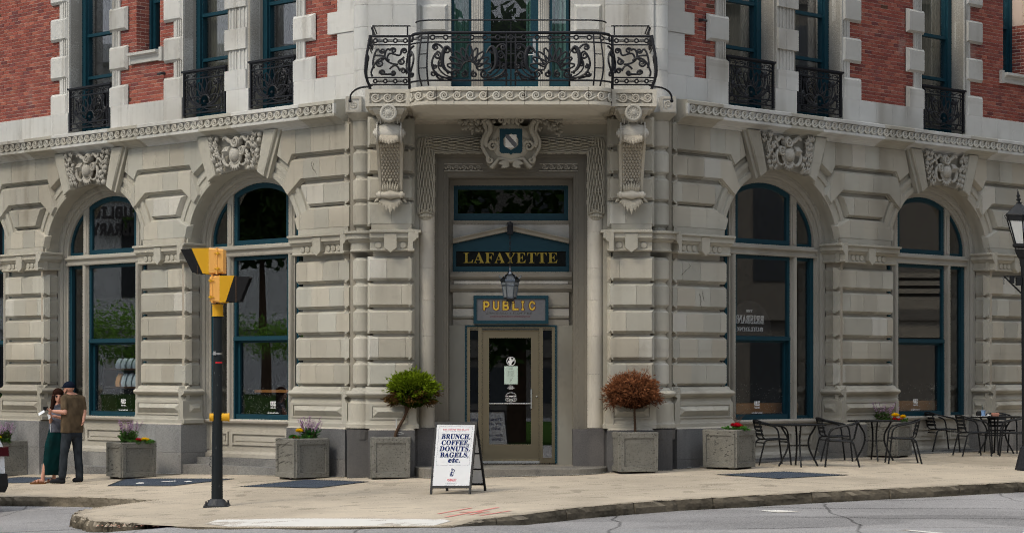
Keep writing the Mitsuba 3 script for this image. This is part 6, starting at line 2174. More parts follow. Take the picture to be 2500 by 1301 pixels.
for t_, a, b_, z0, z1 in (('Thanks', .14, .55, .80, .865), ('for dining', .14, .84, .715, .775), ('with us.', .20, .72, .630, .69), ('See you', .15, .66, .50, .56), ('soon.', .20, .56, .43, .48)):
    g = glyphs(''.join(serif(c, True) if c.isalpha() and c != 'h' else ('\u210e' if c == 'h' else c) for c in t_), 1, 'SansMath', 1)
    bk.prism(fit_text(g, a, b_, z0, z1), .006, .0075)
put('back_print', bk, 'navy', BackP, AB_, label='dark italic words on the back panel')
inr = B()
for t_ in (.32, .55):
    p0, p1 = BackP(np.array([[.0, -.01, t_]]))[0], BackP(np.array([[1, -.01, t_]]))[0]
    inr.tube([p0, p1], .010, 6)
put('brace', inr, 'black_metal', FW, AB_)


# ------------------------------------------------------------------ pedestrian signal on its pole
SG = thing('pedestrian_signal', 'black pole with two yellow pedestrian signal heads by the kerb', 'traffic signal')
P = on_ground(528, 1236)
k = P[1] / FPX
W = lambda px, py, dy=0.0: ((px - CXP) * k * (1 + dy / P[1]), P[1] + dy, EYE + (HOR - py) * k * (1 + dy / P[1]))
cx0, cx1 = W(530, 1230)[0], W(531.5, 770)[0]
zb, zt = P[2], W(531, 768)[2]
put('pole', B().tube([(cx0, P[1], zb + .05), (cx1, P[1], zt)], [14.2 * k, 10.6 * k], 22), 'pole_green', FW, SG, smooth=50)
b = B()
r = 15 * k
oct_ = lambda r_, z: [(cx0 + r_ * math.cos(t), P[1] + r_ * math.sin(t), z) for t in np.arange(12) * math.pi / 6]
sq = lambda r_, z: [(cx0 + a * r_, P[1] + c * r_, z) for a, c in ((-1, -1), (1, -1), (1, 1), (-1, 1))]
b.loft([sq(30 * k, zb - .03), sq(30 * k, zb + .022)])
b.loft([oct_(27 * k, zb + .02), oct_(22 * k, zb + .05), oct_(17 * k, zb + .10), oct_(15.4 * k, zb + .11)])
for a in np.arange(4) * math.pi / 2:
    b.loft([[(cx0 + math.cos(a) * q - math.sin(a) * e, P[1] + math.sin(a) * q + math.cos(a) * e, z) for q, z in ((14 * k, zb + .02), (28 * k, zb + .02), (26 * k, zb + .05), (15 * k, zb + .115))] for e in (-.012, .012)])
put('base_flange', b, 'iron_worn', FW, SG, smooth=35)
b = B()
for a, c in ((-1, -1), (1, -1), (1, 1), (-1, 1)):
    b.tube([(cx0 + a * 24 * k, P[1] + c * 24 * k, zb), (cx0 + a * 24 * k, P[1] + c * 24 * k, zb + .085)], .013, 8)
    b.tube([(cx0 + a * 24 * k, P[1] + c * 24 * k, zb + .02), (cx0 + a * 24 * k, P[1] + c * 24 * k, zb + .045)], .026, 6)
put('anchor_bolts', b, 'iron_worn', FW, SG)
zc_ = W(531, 773)[2]
zd = W(531, 743)[2]
b = B().rev([(14.2 * k, zc_), (14.5 * k, zc_ + .01), (13.2 * k, zc_ + .02), (13.4 * k, (zc_ + zd) / 2), (13.2 * k, (zc_ + zd) / 2 + .004), (13.2 * k, zd - .02), (14.4 * k, zd - .01), (14.2 * k, zd)], (cx1, P[1], 0), 22)
put('slip_fitter', b, 'signal_yellow', FW, SG, smooth=40, label='yellow collar under the signal heads')
put('mast', B().tube([(cx1, P[1], zd), (cx1, P[1], W(531, 740)[2])], .035, 10).tube([(cx1 + .02, P[1], W(531, 675)[2]), (cx1 + .02, P[1], W(531, 668)[2])], .035, 10), 'visor_black', FW, SG)


def head(x_back, x_body, x_edge0, x_edge1, x_tip0, x_tip1, y0, y1, s, lab):
    """A signal head seen from its side. x_...: photograph columns from its back to the tip of its visor; s: which way it faces."""
    H = key('signal_head', SG)
    hw = .19
    X_ = lambda px: W(px, 0)[0]
    z0, z1 = W(0, y1)[2], W(0, y0)[2]
    m = B()
    m.loft([[(X_(x_back), P[1] + a * hw, z) for a, z in ((-.9, z0 + .02), (.9, z0 + .02), (1, z0 + .04), (1, z1 - .04), (.9, z1 - .02), (-.9, z1 - .02), (-1, z1 - .04), (-1, z0 + .04))],
            [(X_(x_body), P[1] + a * hw * 1.04, z) for a, z in ((-.9, z0), (.9, z0), (1, z0 + .02), (1, z1 - .02), (.9, z1), (-.9, z1), (-1, z1 - .02), (-1, z0 + .02))]])
    e = X_(x_body) - s * .10
    m.box(min(e, e - s * .02), max(e, e - s * .02), P[1] - hw * 1.07, P[1] + hw * 1.07, z0 - .004, z1 + .004)
    put('housing', m, 'signal_yellow_worn', FW, H)
    m = B()
    for z in (z0 + .08, z1 - .08):
        m.tube([(e - s * .03, P[1] - hw * 1.12, z - .02), (e - s * .03, P[1] - hw * 1.12, z + .02)], .014, 8)
        m.tube([(e + s * .02, P[1] - hw * 1.10, z), (e - s * .06, P[1] - hw * 1.10, z)], .008, 6)
    put('hinge', m, 'signal_yellow', FW, H)
    m = B()
    for a in (-1, 1):
        q = [(X_(x_body), z0), (X_(x_edge1), z0 + .01), (X_(x_edge0), z1 - .01), (X_(x_body), z1 - .006)]
        m.prism(np.array(q), P[1] + a * hw * 1.02 - .004, P[1] + a * hw * 1.02 + .004)
    m.box(min(X_(x_body), X_(x_edge0)), max(X_(x_body), X_(x_edge0)), P[1] - hw * 1.02, P[1] + hw * 1.02, z1 - .014, z1 - .006)
    put('visor', m, 'signal_yellow', FW, H)
    m = B()
    for a in (-1, 1):
        q = [(X_(x_edge1), z0 + .012), (X_(x_tip1), z0 + .02), (X_(x_tip0), z1 - .03), (X_(x_edge0), z1 - .012)]
        m.prism(np.array(q), P[1] + a * hw * .99 - .003, P[1] + a * hw * .99 + .003)
    for z in np.linspace(z0 + .03, z1 - .03, 9):
        f_ = (z - z0) / (z1 - z0)
        m.box(*sorted((X_(x_body), X_(x_edge1 + (x_edge0 - x_edge1) * f_) * .5 + X_(x_tip1 + (x_tip0 - x_tip1) * f_) * .5)), P[1] - hw * .98, P[1] + hw * .98, z - .004, z + .004)
    m.box(*sorted((X_(x_tip0), X_(x_edge0))), P[1] - hw, P[1] + hw, z1 - .03, z1 - .02)
    m.box(*sorted((X_(x_body) + s * .005, X_(x_body) + s * .012)), P[1] - hw * .97, P[1] + hw * .97, z0 + .01, z1 - .01)
    put('louvre', m, 'visor_black', FW, H, label='black louvred visor')
    m = B()
    xs_ = X_(x_tip1)
    if s > 0:
        q = W(580, 0)[0]
        m.tube([(q, P[1] - hw * 1.02, z0), (q, P[1] - hw * 1.02, z1)], .007, 5)
    else:
        q = W(487, 0)[0]
        m.tube([(q, P[1] - hw * 1.02, z0), (q, P[1] - hw * 1.02, z0 + .12)], .007, 5)
    put('visor_rod', m, 'bark', FW, H)


head(548.5, 514, 472, 499, 446, 474, 607, 671, -1, 'upper')
head(516, 540, 575.5, 555, 613, 589, 673.5, 740, 1, 'lower')
m = B().box(W(539, 0)[0], W(549.5, 0)[0], P[1] - .10, P[1] + .10, W(0, 661)[2], W(0, 621)[2])
put('door_box', m, 'signal_yellow_worn', FW, SG)
b = B()
for px0, px1, dy in ((512, 521, -.02), (542, 559, -.04)):
    b.tube([W(px0, 1018.5, dy), W(px1, 1018.5, dy)], 9.5 * k, 14)
    b.tube([W(px1 - 2, 1018.5, dy), W(px1 + 1, 1018.5, dy)], 10.5 * k, 14)
put('push_button', b, 'signal_yellow', FW, SG, smooth=40, label='yellow push button housings on the pole')
rr_ = lambda py: np.interp(py, [768, 1230], [10.6, 14.2]) * k
b = B().rev([(rr_(858) + .003, W(0, 866)[2]), (rr_(858) + .003, W(0, 861)[2])], (W(531, 862)[0], P[1], 0), 20)
b.box(W(522, 0)[0], W(529, 0)[0], P[1] - rr_(862) - .02, P[1] - rr_(862) + .03, W(0, 867)[2], W(0, 858)[2])
put('band_clamp', b, 'steel', FW, SG)
b = B().rev([(rr_(885) + .003, W(0, 887)[2]), (rr_(885) + .003, W(0, 883)[2])], (W(531, 885)[0], P[1], 0), 16, 2, -1.9, -.2)
put('red_tape', b, 'red_plastic', FW, SG, label='strip of red tape on the pole')
b, rr = B(), random.Random(8)
for py in (913, 916, 972, 974, 1010, 1060, 1094, 1110, 1144, 1186, 940, 1032):
    a = rr.uniform(-2.6, -.5)
    R = rr_(py) + .0025
    c = W(531, py)
    h_ = rr.uniform(.008, .035)
    for q in range(1):
        da = rr.uniform(.03, .10)
        b.add([(c[0] + R * math.cos(a), P[1] + R * math.sin(a), c[2]), (c[0] + R * math.cos(a + da), P[1] + R * math.sin(a + da), c[2] + .004), (c[0] + R * math.cos(a + da * .8), P[1] + R * math.sin(a + da * .8), c[2] + h_)], [[0, 1, 2]])
put('chipped_paint', b, 'lamp_glass', FW, SG, kind='stuff')
b = B().tube(smooth_line([W(517, 1112, -.07), W(513, 1116, -.08), W(514, 1122, -.08)], 8), .005, 5).tube(smooth_line([W(516, 1140, -.07), W(512, 1134, -.08), W(514, 1128, -.08)], 8), .005, 5)
put('wire_tie', b, 'iron_worn', FW, SG)


# ------------------------------------------------------------------ street lamp at the right edge
LM = thing('street_lamp', 'black old-style street lamp with a glazed lantern at the right edge', 'street lamp')
P = on_ground(2512, 1148)
k = P[1] / FPX
W = lambda px, py: np.array([(px - CXP) * k, P[1], EYE + (HOR - py) * k])
b0, b1 = W(2509, 1148), W(2504, 650)
put('post', B().tube([b0, W(2508, 1090), b1], [13 * k, 12.6 * k, 11.5 * k], 18), 'black_metal', FW, LM, smooth=50)
oc = lambda c, r_, n=8, ax=None: [np.asarray(c) + r_ * np.array([math.cos(t), math.sin(t), 0]) for t in (np.arange(n) + .5) * 2 * math.pi / n]
put('base_skirt', B().loft([oc(W(2511, 1150), 33 * k), oc(W(2511, 1144), 33 * k), oc(W(2510, 1092), 19 * k), oc(W(2510, 1088), 14 * k)]), 'iron', FW, LM)
ax0, ax1 = W(2502, 648), W(2484.5, 463)
A_ = lambda t: ax0 + (ax1 - ax0) * t
hx = lambda t, r_: [A_(t) + r_ * k * np.array([math.cos(q), math.sin(q), -.09 * math.cos(q)]) for q in (np.arange(6) + .42) * math.pi / 3]
put('lantern_cup', B().loft([hx(-.02, 12), hx(.08, 13), hx(.10, 17), hx(.20, 23), hx(.22, 21), hx(.24, 27), hx(.27, 27)]), 'black_metal', FW, LM)
put('lantern_glass', B().loft([hx(.27, 20), hx(.585, 33)], False, False), 'lamp_glass', FW, LM)
b = B()
for j in range(6):
    b.tube([hx(.25, 21)[j], hx(.60, 35)[j]], 1.6 * k, 5)
    b.tube([hx(.60, 34)[j], hx(.61, 38)[j], hx(.655, 42)[j]], [1.6 * k, 1.2 * k, .5 * k], 5)
for t_, r_ in ((.27, 21), (.58, 34)):
    b.tube(hx(t_, r_) + [hx(t_, r_)[0]], 1.6 * k, 5)
put('lantern_bars', b, 'black_metal', FW, LM)
put('lantern_roof', B().loft([hx(.575, 35.5), hx(.64, 36), hx(.645, 39), hx(.66, 38), hx(.80, 9), hx(.82, 5)]), 'black_metal', FW, LM)
put('finial', B().tube([A_(t) for t in (.80, .825, .83, .85, .86, .875, .88, .90, .905, .925, .93, 1.0)], np.array([6, 7, 3.5, 3, 6, 6.2, 3, 2.8, 4.6, 4.4, 3.2, .4]) * k, 12), 'black_metal', FW, LM, smooth=30)
put('lamp_bulb', B().tube([A_(.30), A_(.50)], 5 * k, 10), 'paint_white', FW, LM)
b = B().box(W(2450, 0)[0], W(2495, 0)[0], P[1] - .012, P[1] + .012, W(0, 676)[2], W(0, 673.5)[2])
b.tube([W(2451, 675), W(2493, 716)], 2.2 * k, 5)
put('banner_arm', b, 'black_metal', FW, LM)
put('speaker_box', B().box(W(2481, 0)[0], W(2493, 0)[0], P[1] - .06, P[1] + .06, W(0, 697)[2], W(0, 677)[2]), 'black_metal', FW, LM)
put('speaker_box', B().box(W(2466, 0)[0], W(2475, 0)[0], P[1] - .05, P[1] + .05, W(0, 692)[2], W(0, 676)[2]), 'black_metal', FW, LM)
b = B()
for j in range(3):
    c = W(2450.5, 679 + 6.5 * j)
    b.tube([c + np.array([.010 * math.cos(t), .004 * (j % 2), .018 * math.sin(t)]) for t in np.linspace(0, 6.28, 11)], .004, 4)
put('chain_loop', b, 'iron_worn', FW, LM)


# ------------------------------------------------------------------ white car at the left edge (its rear corner shows)
CAR = thing('parked_car', 'white sport utility car parked at the left kerb, rear corner showing', 'car')
P = on_ground(19, 1246, .15)
FCar = Frame((P[0], P[1], P[2]), (-Q, Q, 0), (-Q, -Q, 0))        # u forward along the left street, v towards the road


def car_body():
    L, Wd = 4.55, 1.84
    sec = lambda u, zb, zs, zr, wr, inset=0: [(u, .02 + inset, zb), (u, .0 + inset, .62), (u, .03 + inset, zs), (u, Wd / 2 - wr, zr), (u, Wd / 2 + wr, zr), (u, Wd - .03 - inset, zs), (u, Wd - inset, .62), (u, Wd - .02 - inset, zb)]
    b = B()
    b.loft([sec(.02, .55, .95, 1.02, .60, .10), sec(.0, .42, 1.02, 1.10, .68, .05), sec(.10, .36, 1.06, 1.52, .62), sec(.45, .34, 1.08, 1.63, .64), sec(1.6, .34, 1.06, 1.68, .66), sec(2.5, .34, 1.04, 1.62, .66), sec(3.25, .34, 1.0, 1.08, .70), sec(4.2, .36, .90, .96, .66), sec(4.5, .42, .74, .80, .60, .08), sec(L, .48, .66, .70, .5, .18)])
    return b


put('body', car_body(), 'car_white', FCar, CAR, smooth=30)
put('bumper', B().loft([[(-.05, .08, .30), (-.05, 1.76, .30), (.5, 1.85, .30), (.5, -.01, .30)], [(-.09, .05, .40), (-.09, 1.79, .40), (.5, 1.86, .40), (.5, -.02, .40)], [(-.07, .05, .60), (-.07, 1.79, .60), (.5, 1.855, .62), (.5, -.015, .62)]]), 'car_dark', FCar, CAR, label='black plastic rear bumper')
for v0, v1 in ((-.005, .30), (1.54, 1.845)):
    put('tail_light', B().loft([[(-.03, v0, .88), (-.03, v1, .88), (.32, v1, .92), (.32, v0, .92)], [(-.015, v0, 1.03), (-.015, v1, 1.03), (.34, v1, 1.05), (.34, v0, 1.05)]]), 'tail_red', FCar, CAR)
put('rear_window', B().loft([[(.02, .22, 1.12), (.02, 1.62, 1.12), (.05, 1.62, 1.13), (.05, .22, 1.13)], [(.115, .30, 1.48), (.115, 1.54, 1.48), (.14, 1.54, 1.48), (.14, .30, 1.48)]]), 'black_glass', FCar, CAR)
for v in (.005, 1.835):
    put('side_window', B().loft([[(.5, v - .006, 1.10), (3.1, v - .006, 1.08), (3.1, v + .006, 1.08), (.5, v + .006, 1.10)], [(.75, (v - .92) * .80 + .92 - .006, 1.5), (2.45, (v - .92) * .80 + .92 - .006, 1.5), (2.45, (v - .92) * .80 + .92 + .006, 1.5), (.75, (v - .92) * .80 + .92 + .006, 1.5)]]), 'black_glass', FCar, CAR)
for u in (.92, 3.65):
    for v in (.09, 1.75):
        w_ = key('wheel', CAR)
        put('tyre', B().rev([(.20, -.10), (.33, -.10), (.35, -.06), (.35, .06), (.33, .10), (.20, .10)], (u, v, .35), 22, 1), 'tyre', FCar, w_, smooth=40)
        put('rim', B().rev([(.0, -.07), (.06, -.08), (.19, -.06), (.21, -.09), (.21, .09), (.0, .07)], (u, v, .35), 18, 1), 'steel', FCar, w_, smooth=30)


# ------------------------------------------------------------------ café tables and chairs
def table(px, py, deg, label, s=.70):
    P = on_ground(px, py)
    F_ = place(P[0], P[1], P[2], deg)
    t = thing('cafe_table', label, 'table', 'black metal cafe tables')
    h = .735
    b = B().loft([[(a * q, c * q, z) for a, c in ((-1, -1), (1, -1), (1, 1), (-1, 1))] for q, z in ((s / 2 - .01, h - .03), (s / 2, h - .025), (s / 2, h - .004), (s / 2 - .006, h))])
    put('top', b, 'black_metal', F_, t)
    for k in range(4):
        a = math.pi / 4 + k * math.pi / 2
        r = np.array([(.30, h - .03), (.255, h - .12), (.19, .50), (.175, .40), (.20, .28), (.34, .0)])
        q = smooth_line(r, 16)
        put('leg', B().tube([(x * math.cos(a), x * math.sin(a), z) for x, z in q], .0165, 8), 'black_metal', F_, t, smooth=50)
    b = B()
    for k in range(2):
        a = math.pi / 4 + k * math.pi / 2
        b.tube([(-.19 * math.cos(a), -.19 * math.sin(a), .36), (.19 * math.cos(a), .19 * math.sin(a), .36)], .010, 6)
    b.rev([(.0, .352), (.03, .352), (.03, .368), (0, .368)], (0, 0, 0), 12)
    put('cross_brace', b, 'black_metal', F_, t)
    return F_, h


def bend(pts, r=.05, n=5):
    """A polyline with its corners rounded, as a bent tube runs."""
    p = [np.asarray(q, float) for q in pts]
    out = [p[0]]
    for a, b_, c in zip(p[:-2], p[1:-1], p[2:]):
        la, lc = np.linalg.norm(a - b_), np.linalg.norm(c - b_)
        d = min(r, la * .48, lc * .48)
        s0, s1 = b_ + (a - b_) / la * d, b_ + (c - b_) / lc * d
        for t in np.linspace(0, 1, n):
            out.append((1 - t) ** 2 * s0 + 2 * t * (1 - t) * b_ + t * t * s1)
    return np.array(out + [p[-1]])


def chair(px, py, deg, label):
    """A stacking armchair of bent tube with slats, facing its own +u. (px, py): the point under its seat's middle."""
    P = on_ground(px, py)
    F_ = place(P[0], P[1], P[2], deg)
    t = thing('cafe_chair', label, 'chair', 'black metal cafe armchairs')
    r = .0155
    for s in (-1, 1):
        # front leg rises into the arm, which sweeps back and up round the back rest
        q = bend([(.275, s * .245, 0), (.20, s * .262, .655), (-.20, s * .255, .735), (-.30, s * .16, .775), (-.30, 0, .782)], .12, 7)
        put('front_leg_and_arm', B().tube(q, r, 8), 'black_metal', F_, t, smooth=50)
        q = bend([(-.31, s * .235, 0), (-.20, s * .235, .44), (.20, s * .215, .452)], .07, 6)
        put('rear_leg', B().tube(q, r, 8), 'black_metal', F_, t, smooth=50)
        q = bend([(-.285, s * .165, .775), (-.215, s * .165, .47), (-.12, s * .165, .442)], .06, 5)
        put('back_upright', B().tube(q, r * .85, 7), 'black_metal', F_, t, smooth=50)
    b = B()
    b.tube([(.20, -.215, .452), (.20, .215, .452)], r * .9, 7)
    b.tube([(.222, -.25, .40), (.222, .25, .40)], r * .75, 6)
    b.tube([(-.20, -.235, .385), (-.20, .235, .385)], r * .75, 6)
    put('cross_tube', b, 'black_metal', F_, t)
    for k in range(6):
        x = -.14 + .064 * k
        put('seat_slat', B().loft([[(x + a, y, .456 + .01 * math.sin(math.pi * (k + .5) / 6) * -1 + (c * .006)) for a, c in ((0, 0), (.048, 0), (.048, 1), (0, 1))] for y in (-.222, 0, .222)]), 'black_metal', F_, t)
    for k in range(4):
        z = .515 + .066 * k
        x = np.interp(z, [.47, .77], [-.215, -.283])
        put('back_slat', B().loft([[(x - .028 * math.cos(y / .19 * 1.3) + .02 + o, y, z + e) for o, e in ((0, 0), (-.010, .044), (-.004, .044), (.006, 0))] for y in np.linspace(-.19, .19, 7)]), 'black_metal', F_, t)
    return F_


T1, h1 = table(1949, 1138, 46, 'black metal table nearest the door, between two chairs')
T2, h2 = table(2135, 1124, 46, 'black metal table in front of the flower planter')
T3, h3 = table(2432, 1107, 40, 'black metal table with cup and boxes by the street lamp')
chair(1884, 1134, 12, 'black metal chair half hidden behind the red-flowered planter')
chair(2036, 1125, 8, 'black metal chair standing behind, between the first two tables')
chair(2054, 1139, 172, 'black metal chair nearest the kerb, facing the first table')
chair(2203, 1131, 178, 'black metal chair facing left towards the middle table')
chair(2299, 1103, 15, 'black metal chair close to the wall left of the far table')
chair(2375, 1113, 12, 'black metal chair directly left of the far table')
chair(2443, 1106, -85, 'black metal chair behind the far table with its back to the wall')
chair(2474, 1113, 172, 'black metal chair partly behind the street lamp')

on3 = lambda px, dy: ((px - CXP) / FPX * (T3.o[1] + dy), T3.o[1] + dy, T3.o[2] + h3)
x, y, z = on3(2391, -.05)
t = thing('food_container', 'black takeaway tub on the far table beside the blue cup', 'container')
put('tub', B().loft([[(x + a * q, y + c * q, z + zz) for a, c in ((-1, -1), (1, -1), (1, 1), (-1, 1))] for q, zz in ((.05, .0), (.055, .05), (.05, .085), (.03, .10))]), 'car_dark', FW, t)
x, y, z = on3(2400.5, -.10)
t = thing('drink_cup', 'blue plastic cup with a teal straw on the far table', 'cup')
put('cup', B().rev([(.0, z), (.035, z), (.046, z + .10), (.05, z + .105), (.05, z + .115), (.0, z + .116)], (x, y, 0), 16), 'blue_cup', FW, t, smooth=40)
put('straw', B().tube([(x, y, z + .1), (x - .03, y, z + .23)], .005, 6), 'teal', FW, t)
x, y, z = on3(2413, -.05)
t = thing('paper_napkin', 'crumpled white napkin between cup and salmon box on the table', 'napkin')
put('crumple', B().loft([[(x + r_ * math.cos(q) * (1 + .3 * math.sin(3 * q)), y + r_ * math.sin(q), z + zz + .008 * math.sin(4 * q)) for q in np.arange(9) * .698] for r_, zz in ((.05, .008), (.045, .02), (.02, .03))]), 'paint_white', FW, t)
x, y, z = on3(2430, -.05)
t = thing('food_box', 'salmon coloured takeaway box on the far table', 'box')
put('box', B().loft([[(x + a * q, y + c * q * .7, z + zz) for a, c in ((-1, -1), (1, -1), (1, 1), (-1, 1))] for q, zz in ((.06, .0), (.07, .045), (.066, .05), (.06, .062))]), 'salmon', FW, t)
x, y, z = on3(2387, -.12)
t = thing('paper_plate', 'thin white tray under the black tub and the cup', 'tray')
put('plate', B().box(x - .10, x + .17, y - .08, y + .10, z, z + .006), 'paint_white', FW, t)

# ------------------------------------------------------------------ goods and decals in the shop windows
for fr, arches, names in ((FL, ARCH_L[:2], ('left window nearer the door', 'left window behind the couple')), (FR, ARCH_R[:2], ('right window nearer the door', 'right window behind the far table'))):
    for (c, a), nm in zip(arches, names):
        sgn = 1 if fr is FR else -1
        x0 = c + sgn * (.22 if fr is FL else -.05)
        t = thing('window_decal', 'white PUBLIC decal low on the glass of the ' + nm, 'decal')
        d = B()
        def tx(s, a0, a1, z0, z1, bold=5):
            g = fit_text(glyphs(s, .1, 'Inter', bold), a0, a1, z0, z1)
            if sgn < 0:
                g = affinity.scale(g, -1, 1, origin=(0, 0))
                g = affinity.translate(g, 0, 0)
            d.prism(g, -.602, -.600)
        gx = sgn * x0
        tx('PUBLIC', gx - .075, gx + .085, 1.12, 1.21)
        tx('ESPRESSO + COFFEE', gx - .072, gx + .08, 1.075, 1.10, 3)
        tx('SMALL BATCH CRAFT ROASTED', gx - .15, gx + .16, .985, 1.005, 4)
        d.box(min(sgn * (gx - .09), sgn * (gx + .10)), max(sgn * (gx - .09), sgn * (gx + .10)), -.602, -.600, .945, .957)
        put('letters', d, 'white_vinyl', fr, t)
        sp, rr = B(), random.Random(int(c * 10))
        for k in range(420):
            xx, zz_ = c + rr.uniform(-.70, .70), .98 + .55 * rr.random() ** 1.4
            r_ = rr.uniform(.0018, .0045)
            sp.add([(xx - r_, -.603, zz_), (xx, -.603, zz_ - r_), (xx + r_, -.603, zz_), (xx, -.603, zz_ + r_)], [[0, 1, 2], [0, 2, 3]])
        put('frosted_dots', sp, 'lamp_glass', fr, t, kind='stuff')
c, a = ARCH_L[1]
SH = thing('shop_shelf', 'dark shelves of coffee bags inside the left window behind the couple', 'shelf')
for z in (1.42, 1.78):
    put('shelf_board', B().box(c - .9, c + .9, -1.25, -.95, z, z + .03), 'shelf_wood', FL, SH)
put('shelf_side', B().box(c - .93, c - .9, -1.25, -.95, .2, 2.0).box(c + .9, c + .93, -1.25, -.95, .2, 2.0), 'shelf_wood', FL, SH)
for z, n, m in ((1.45, 7, 'silver_bag'), (1.81, 6, 'silver_bag')):
    for k in range(n):
        x = c + .55 - .19 * k
        t = thing('coffee_bag', 'kraft brown coffee bag, first on the lower window shelf' if z < 1.5 and k == 0 else 'silver coffee bag on the %s window shelf, %s from the left' % ('lower' if z < 1.5 else 'upper', ('first', 'second', 'third', 'fourth', 'fifth', 'sixth', 'seventh')[k]), 'bag', 'coffee bags on the window shelves')
        hh = .26 if z < 1.5 else .20
        put('pouch', B().loft([[(x - w_, v0, zz), (x + w_, v0, zz), (x + w_, v1, zz), (x - w_, v1, zz)] for w_, v0, v1, zz in ((.065, -1.16, -1.02, z), (.072, -1.17, -1.01, z + hh * .3), (.068, -1.15, -1.04, z + hh * .7), (.06, -1.10, -1.085, z + hh))]), 'kraft' if z < 1.5 and k == 0 else m, FL, t, smooth=40)
t = thing('window_counter', 'wooden counter top seen through the left window nearer the door', 'counter')
c = ARCH_L[0][0]
put('counter_top', B().box(c - 1.3, c + .75, -1.5, -.95, 1.36, 1.41), 'wood_bar', FL, t)
t = thing('plant_pot', 'pale plant pot on the counter in the left window', 'plant pot')
put('pot', B().rev([(.0, 1.41), (.11, 1.41), (.16, 1.80), (.145, 1.80), (.12, 1.5)], (c - .50, -1.15, 0), 18), 'paint_white', FL, t, smooth=40)
t = thing('window_bench', 'brown wooden bench inside the right window nearer the door', 'bench')
put('bench_top', B().box(ARCH_R[0][0] - 1.4, ARCH_R[0][0] + 1.4, -1.4, -.80, .98, 1.16), 'wood_bar', FR, t)
t = thing('window_bench', 'brown wooden bench inside the right window behind the far table', 'bench')
put('bench_top', B().box(ARCH_R[1][0] - 1.4, ARCH_R[1][0] + 1.4, -1.4, -.80, .98, 1.16), 'wood_bar', FR, t)
# mirrored house lettering in the right window; dark board imitates a reflected arch
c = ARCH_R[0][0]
t = thing('reflected_arch_board', 'dark board imitating a reflected arch, with mirrored letters THE BRISBANE BUILDING in the right window', 'sign')
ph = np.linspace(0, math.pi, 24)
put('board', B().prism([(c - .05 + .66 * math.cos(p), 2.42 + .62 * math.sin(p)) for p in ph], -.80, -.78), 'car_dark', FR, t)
m = B()
for s_, a0, a1, z0, z1 in (('THE', -.08, .10, 2.83, 2.88), ('BRISBANE', -.42, .45, 2.62, 2.78), ('BUILDING', -.40, .42, 2.48, 2.56)):
    g = fit_text(glyphs(serif(s_), .1, 'SansMath', 2), a0, a1, z0, z1)
    m.prism(affinity.translate(affinity.scale(g, -1, 1, origin=(0, 0)), c - .05, 0), -.78, -.775)
put('letters', m, 'lamp_glass', FR, t)
# ------------------------------------------------------------------ the couple on the pavement
from manifold3d import Manifold, Mesh


def hull(*sph):
    """The hull of spheres given as (point, radius)."""
    return Manifold.batch_hull([Manifold.sphere(r, 20).translate(list(map(float, p))) for p, r in sph])


def fuse(parts, edge=.018, it=8, trims=()):
    m = Manifold.batch_boolean(parts, manifold3d.OpType.Add)
    for n, o in trims:
        m = m.trim_by_plane(n, o)
    m = m.refine_to_length(edge)
    q = m.to_mesh()
    t = trimesh.Trimesh(q.vert_properties[:, :3], q.tri_verts)
    t.merge_vertices()
    trimesh.smoothing.filter_taubin(t, .5, .53, it)
    return t


def put_t(name, t, bsdf, parent=None, **k):
    return put(name, B().mesh(t), bsdf, FW, parent, smooth=60, **k)


GP = on_ground(163, 1179)
kp = GP[1] / FPX


def J(zx, zy, dy=0.0):
    """A joint read from the photograph's crop of the couple (60, 900, 4.194 px per px), dy metres behind the man's middle."""
    px, py = 60 + zx / 4.194, 900 + zy / 4.194
    y = GP[1] + dy
    return np.array([(px - CXP) * y / FPX, y, EYE + (HOR - py) * y / FPX])


def hand(wrist, tip, palm_n, r=.0085, curl=.5, spread=1.0):
    """A palm with four unequal fingers and a thumb, bent towards palm_n."""
    wrist, tip, n = (np.asarray(q, float) for q in (wrist, tip, palm_n))
    d = tip - wrist
    L = np.linalg.norm(d)
    d /= L
    n = n - d * np.dot(n, d)
    n /= np.linalg.norm(n)
    s = np.cross(d, n)
    k0 = wrist + d * L * .50
    parts = [hull((wrist, .024), (k0 + s * .030, .013), (k0 - s * .030, .013), (k0, .016))]
    for i, (o, ln) in enumerate(((-.030, .42), (-.010, .50), (.010, .47), (.030, .38))):
        a = k0 + s * o
        b_ = a + (d * (1 - .25 * curl) + n * .30 * curl) * L * ln * .55 + s * o * .15 * spread
        c = b_ + (d * (1 - .75 * curl) + n * .85 * curl) * L * ln * .38
        e = c + (d * (1 - 1.2 * curl) + n * 1.1 * curl) * L * ln * .28
        parts += [hull((a, r * 1.1), (b_, r)), hull((b_, r), (c, r * .9)), hull((c, r * .9), (e, r * .75))]
    t0 = wrist + d * L * .18 - s * .022
    t1 = t0 + (d * .6 - s * .75 + n * .35) * L * .26
    t2 = t1 + (d * .85 - s * .15 + n * .55) * L * .24
    parts += [hull((t0, .014), (t1, .0105)), hull((t1, .0105), (t2, .0085))]
    return parts


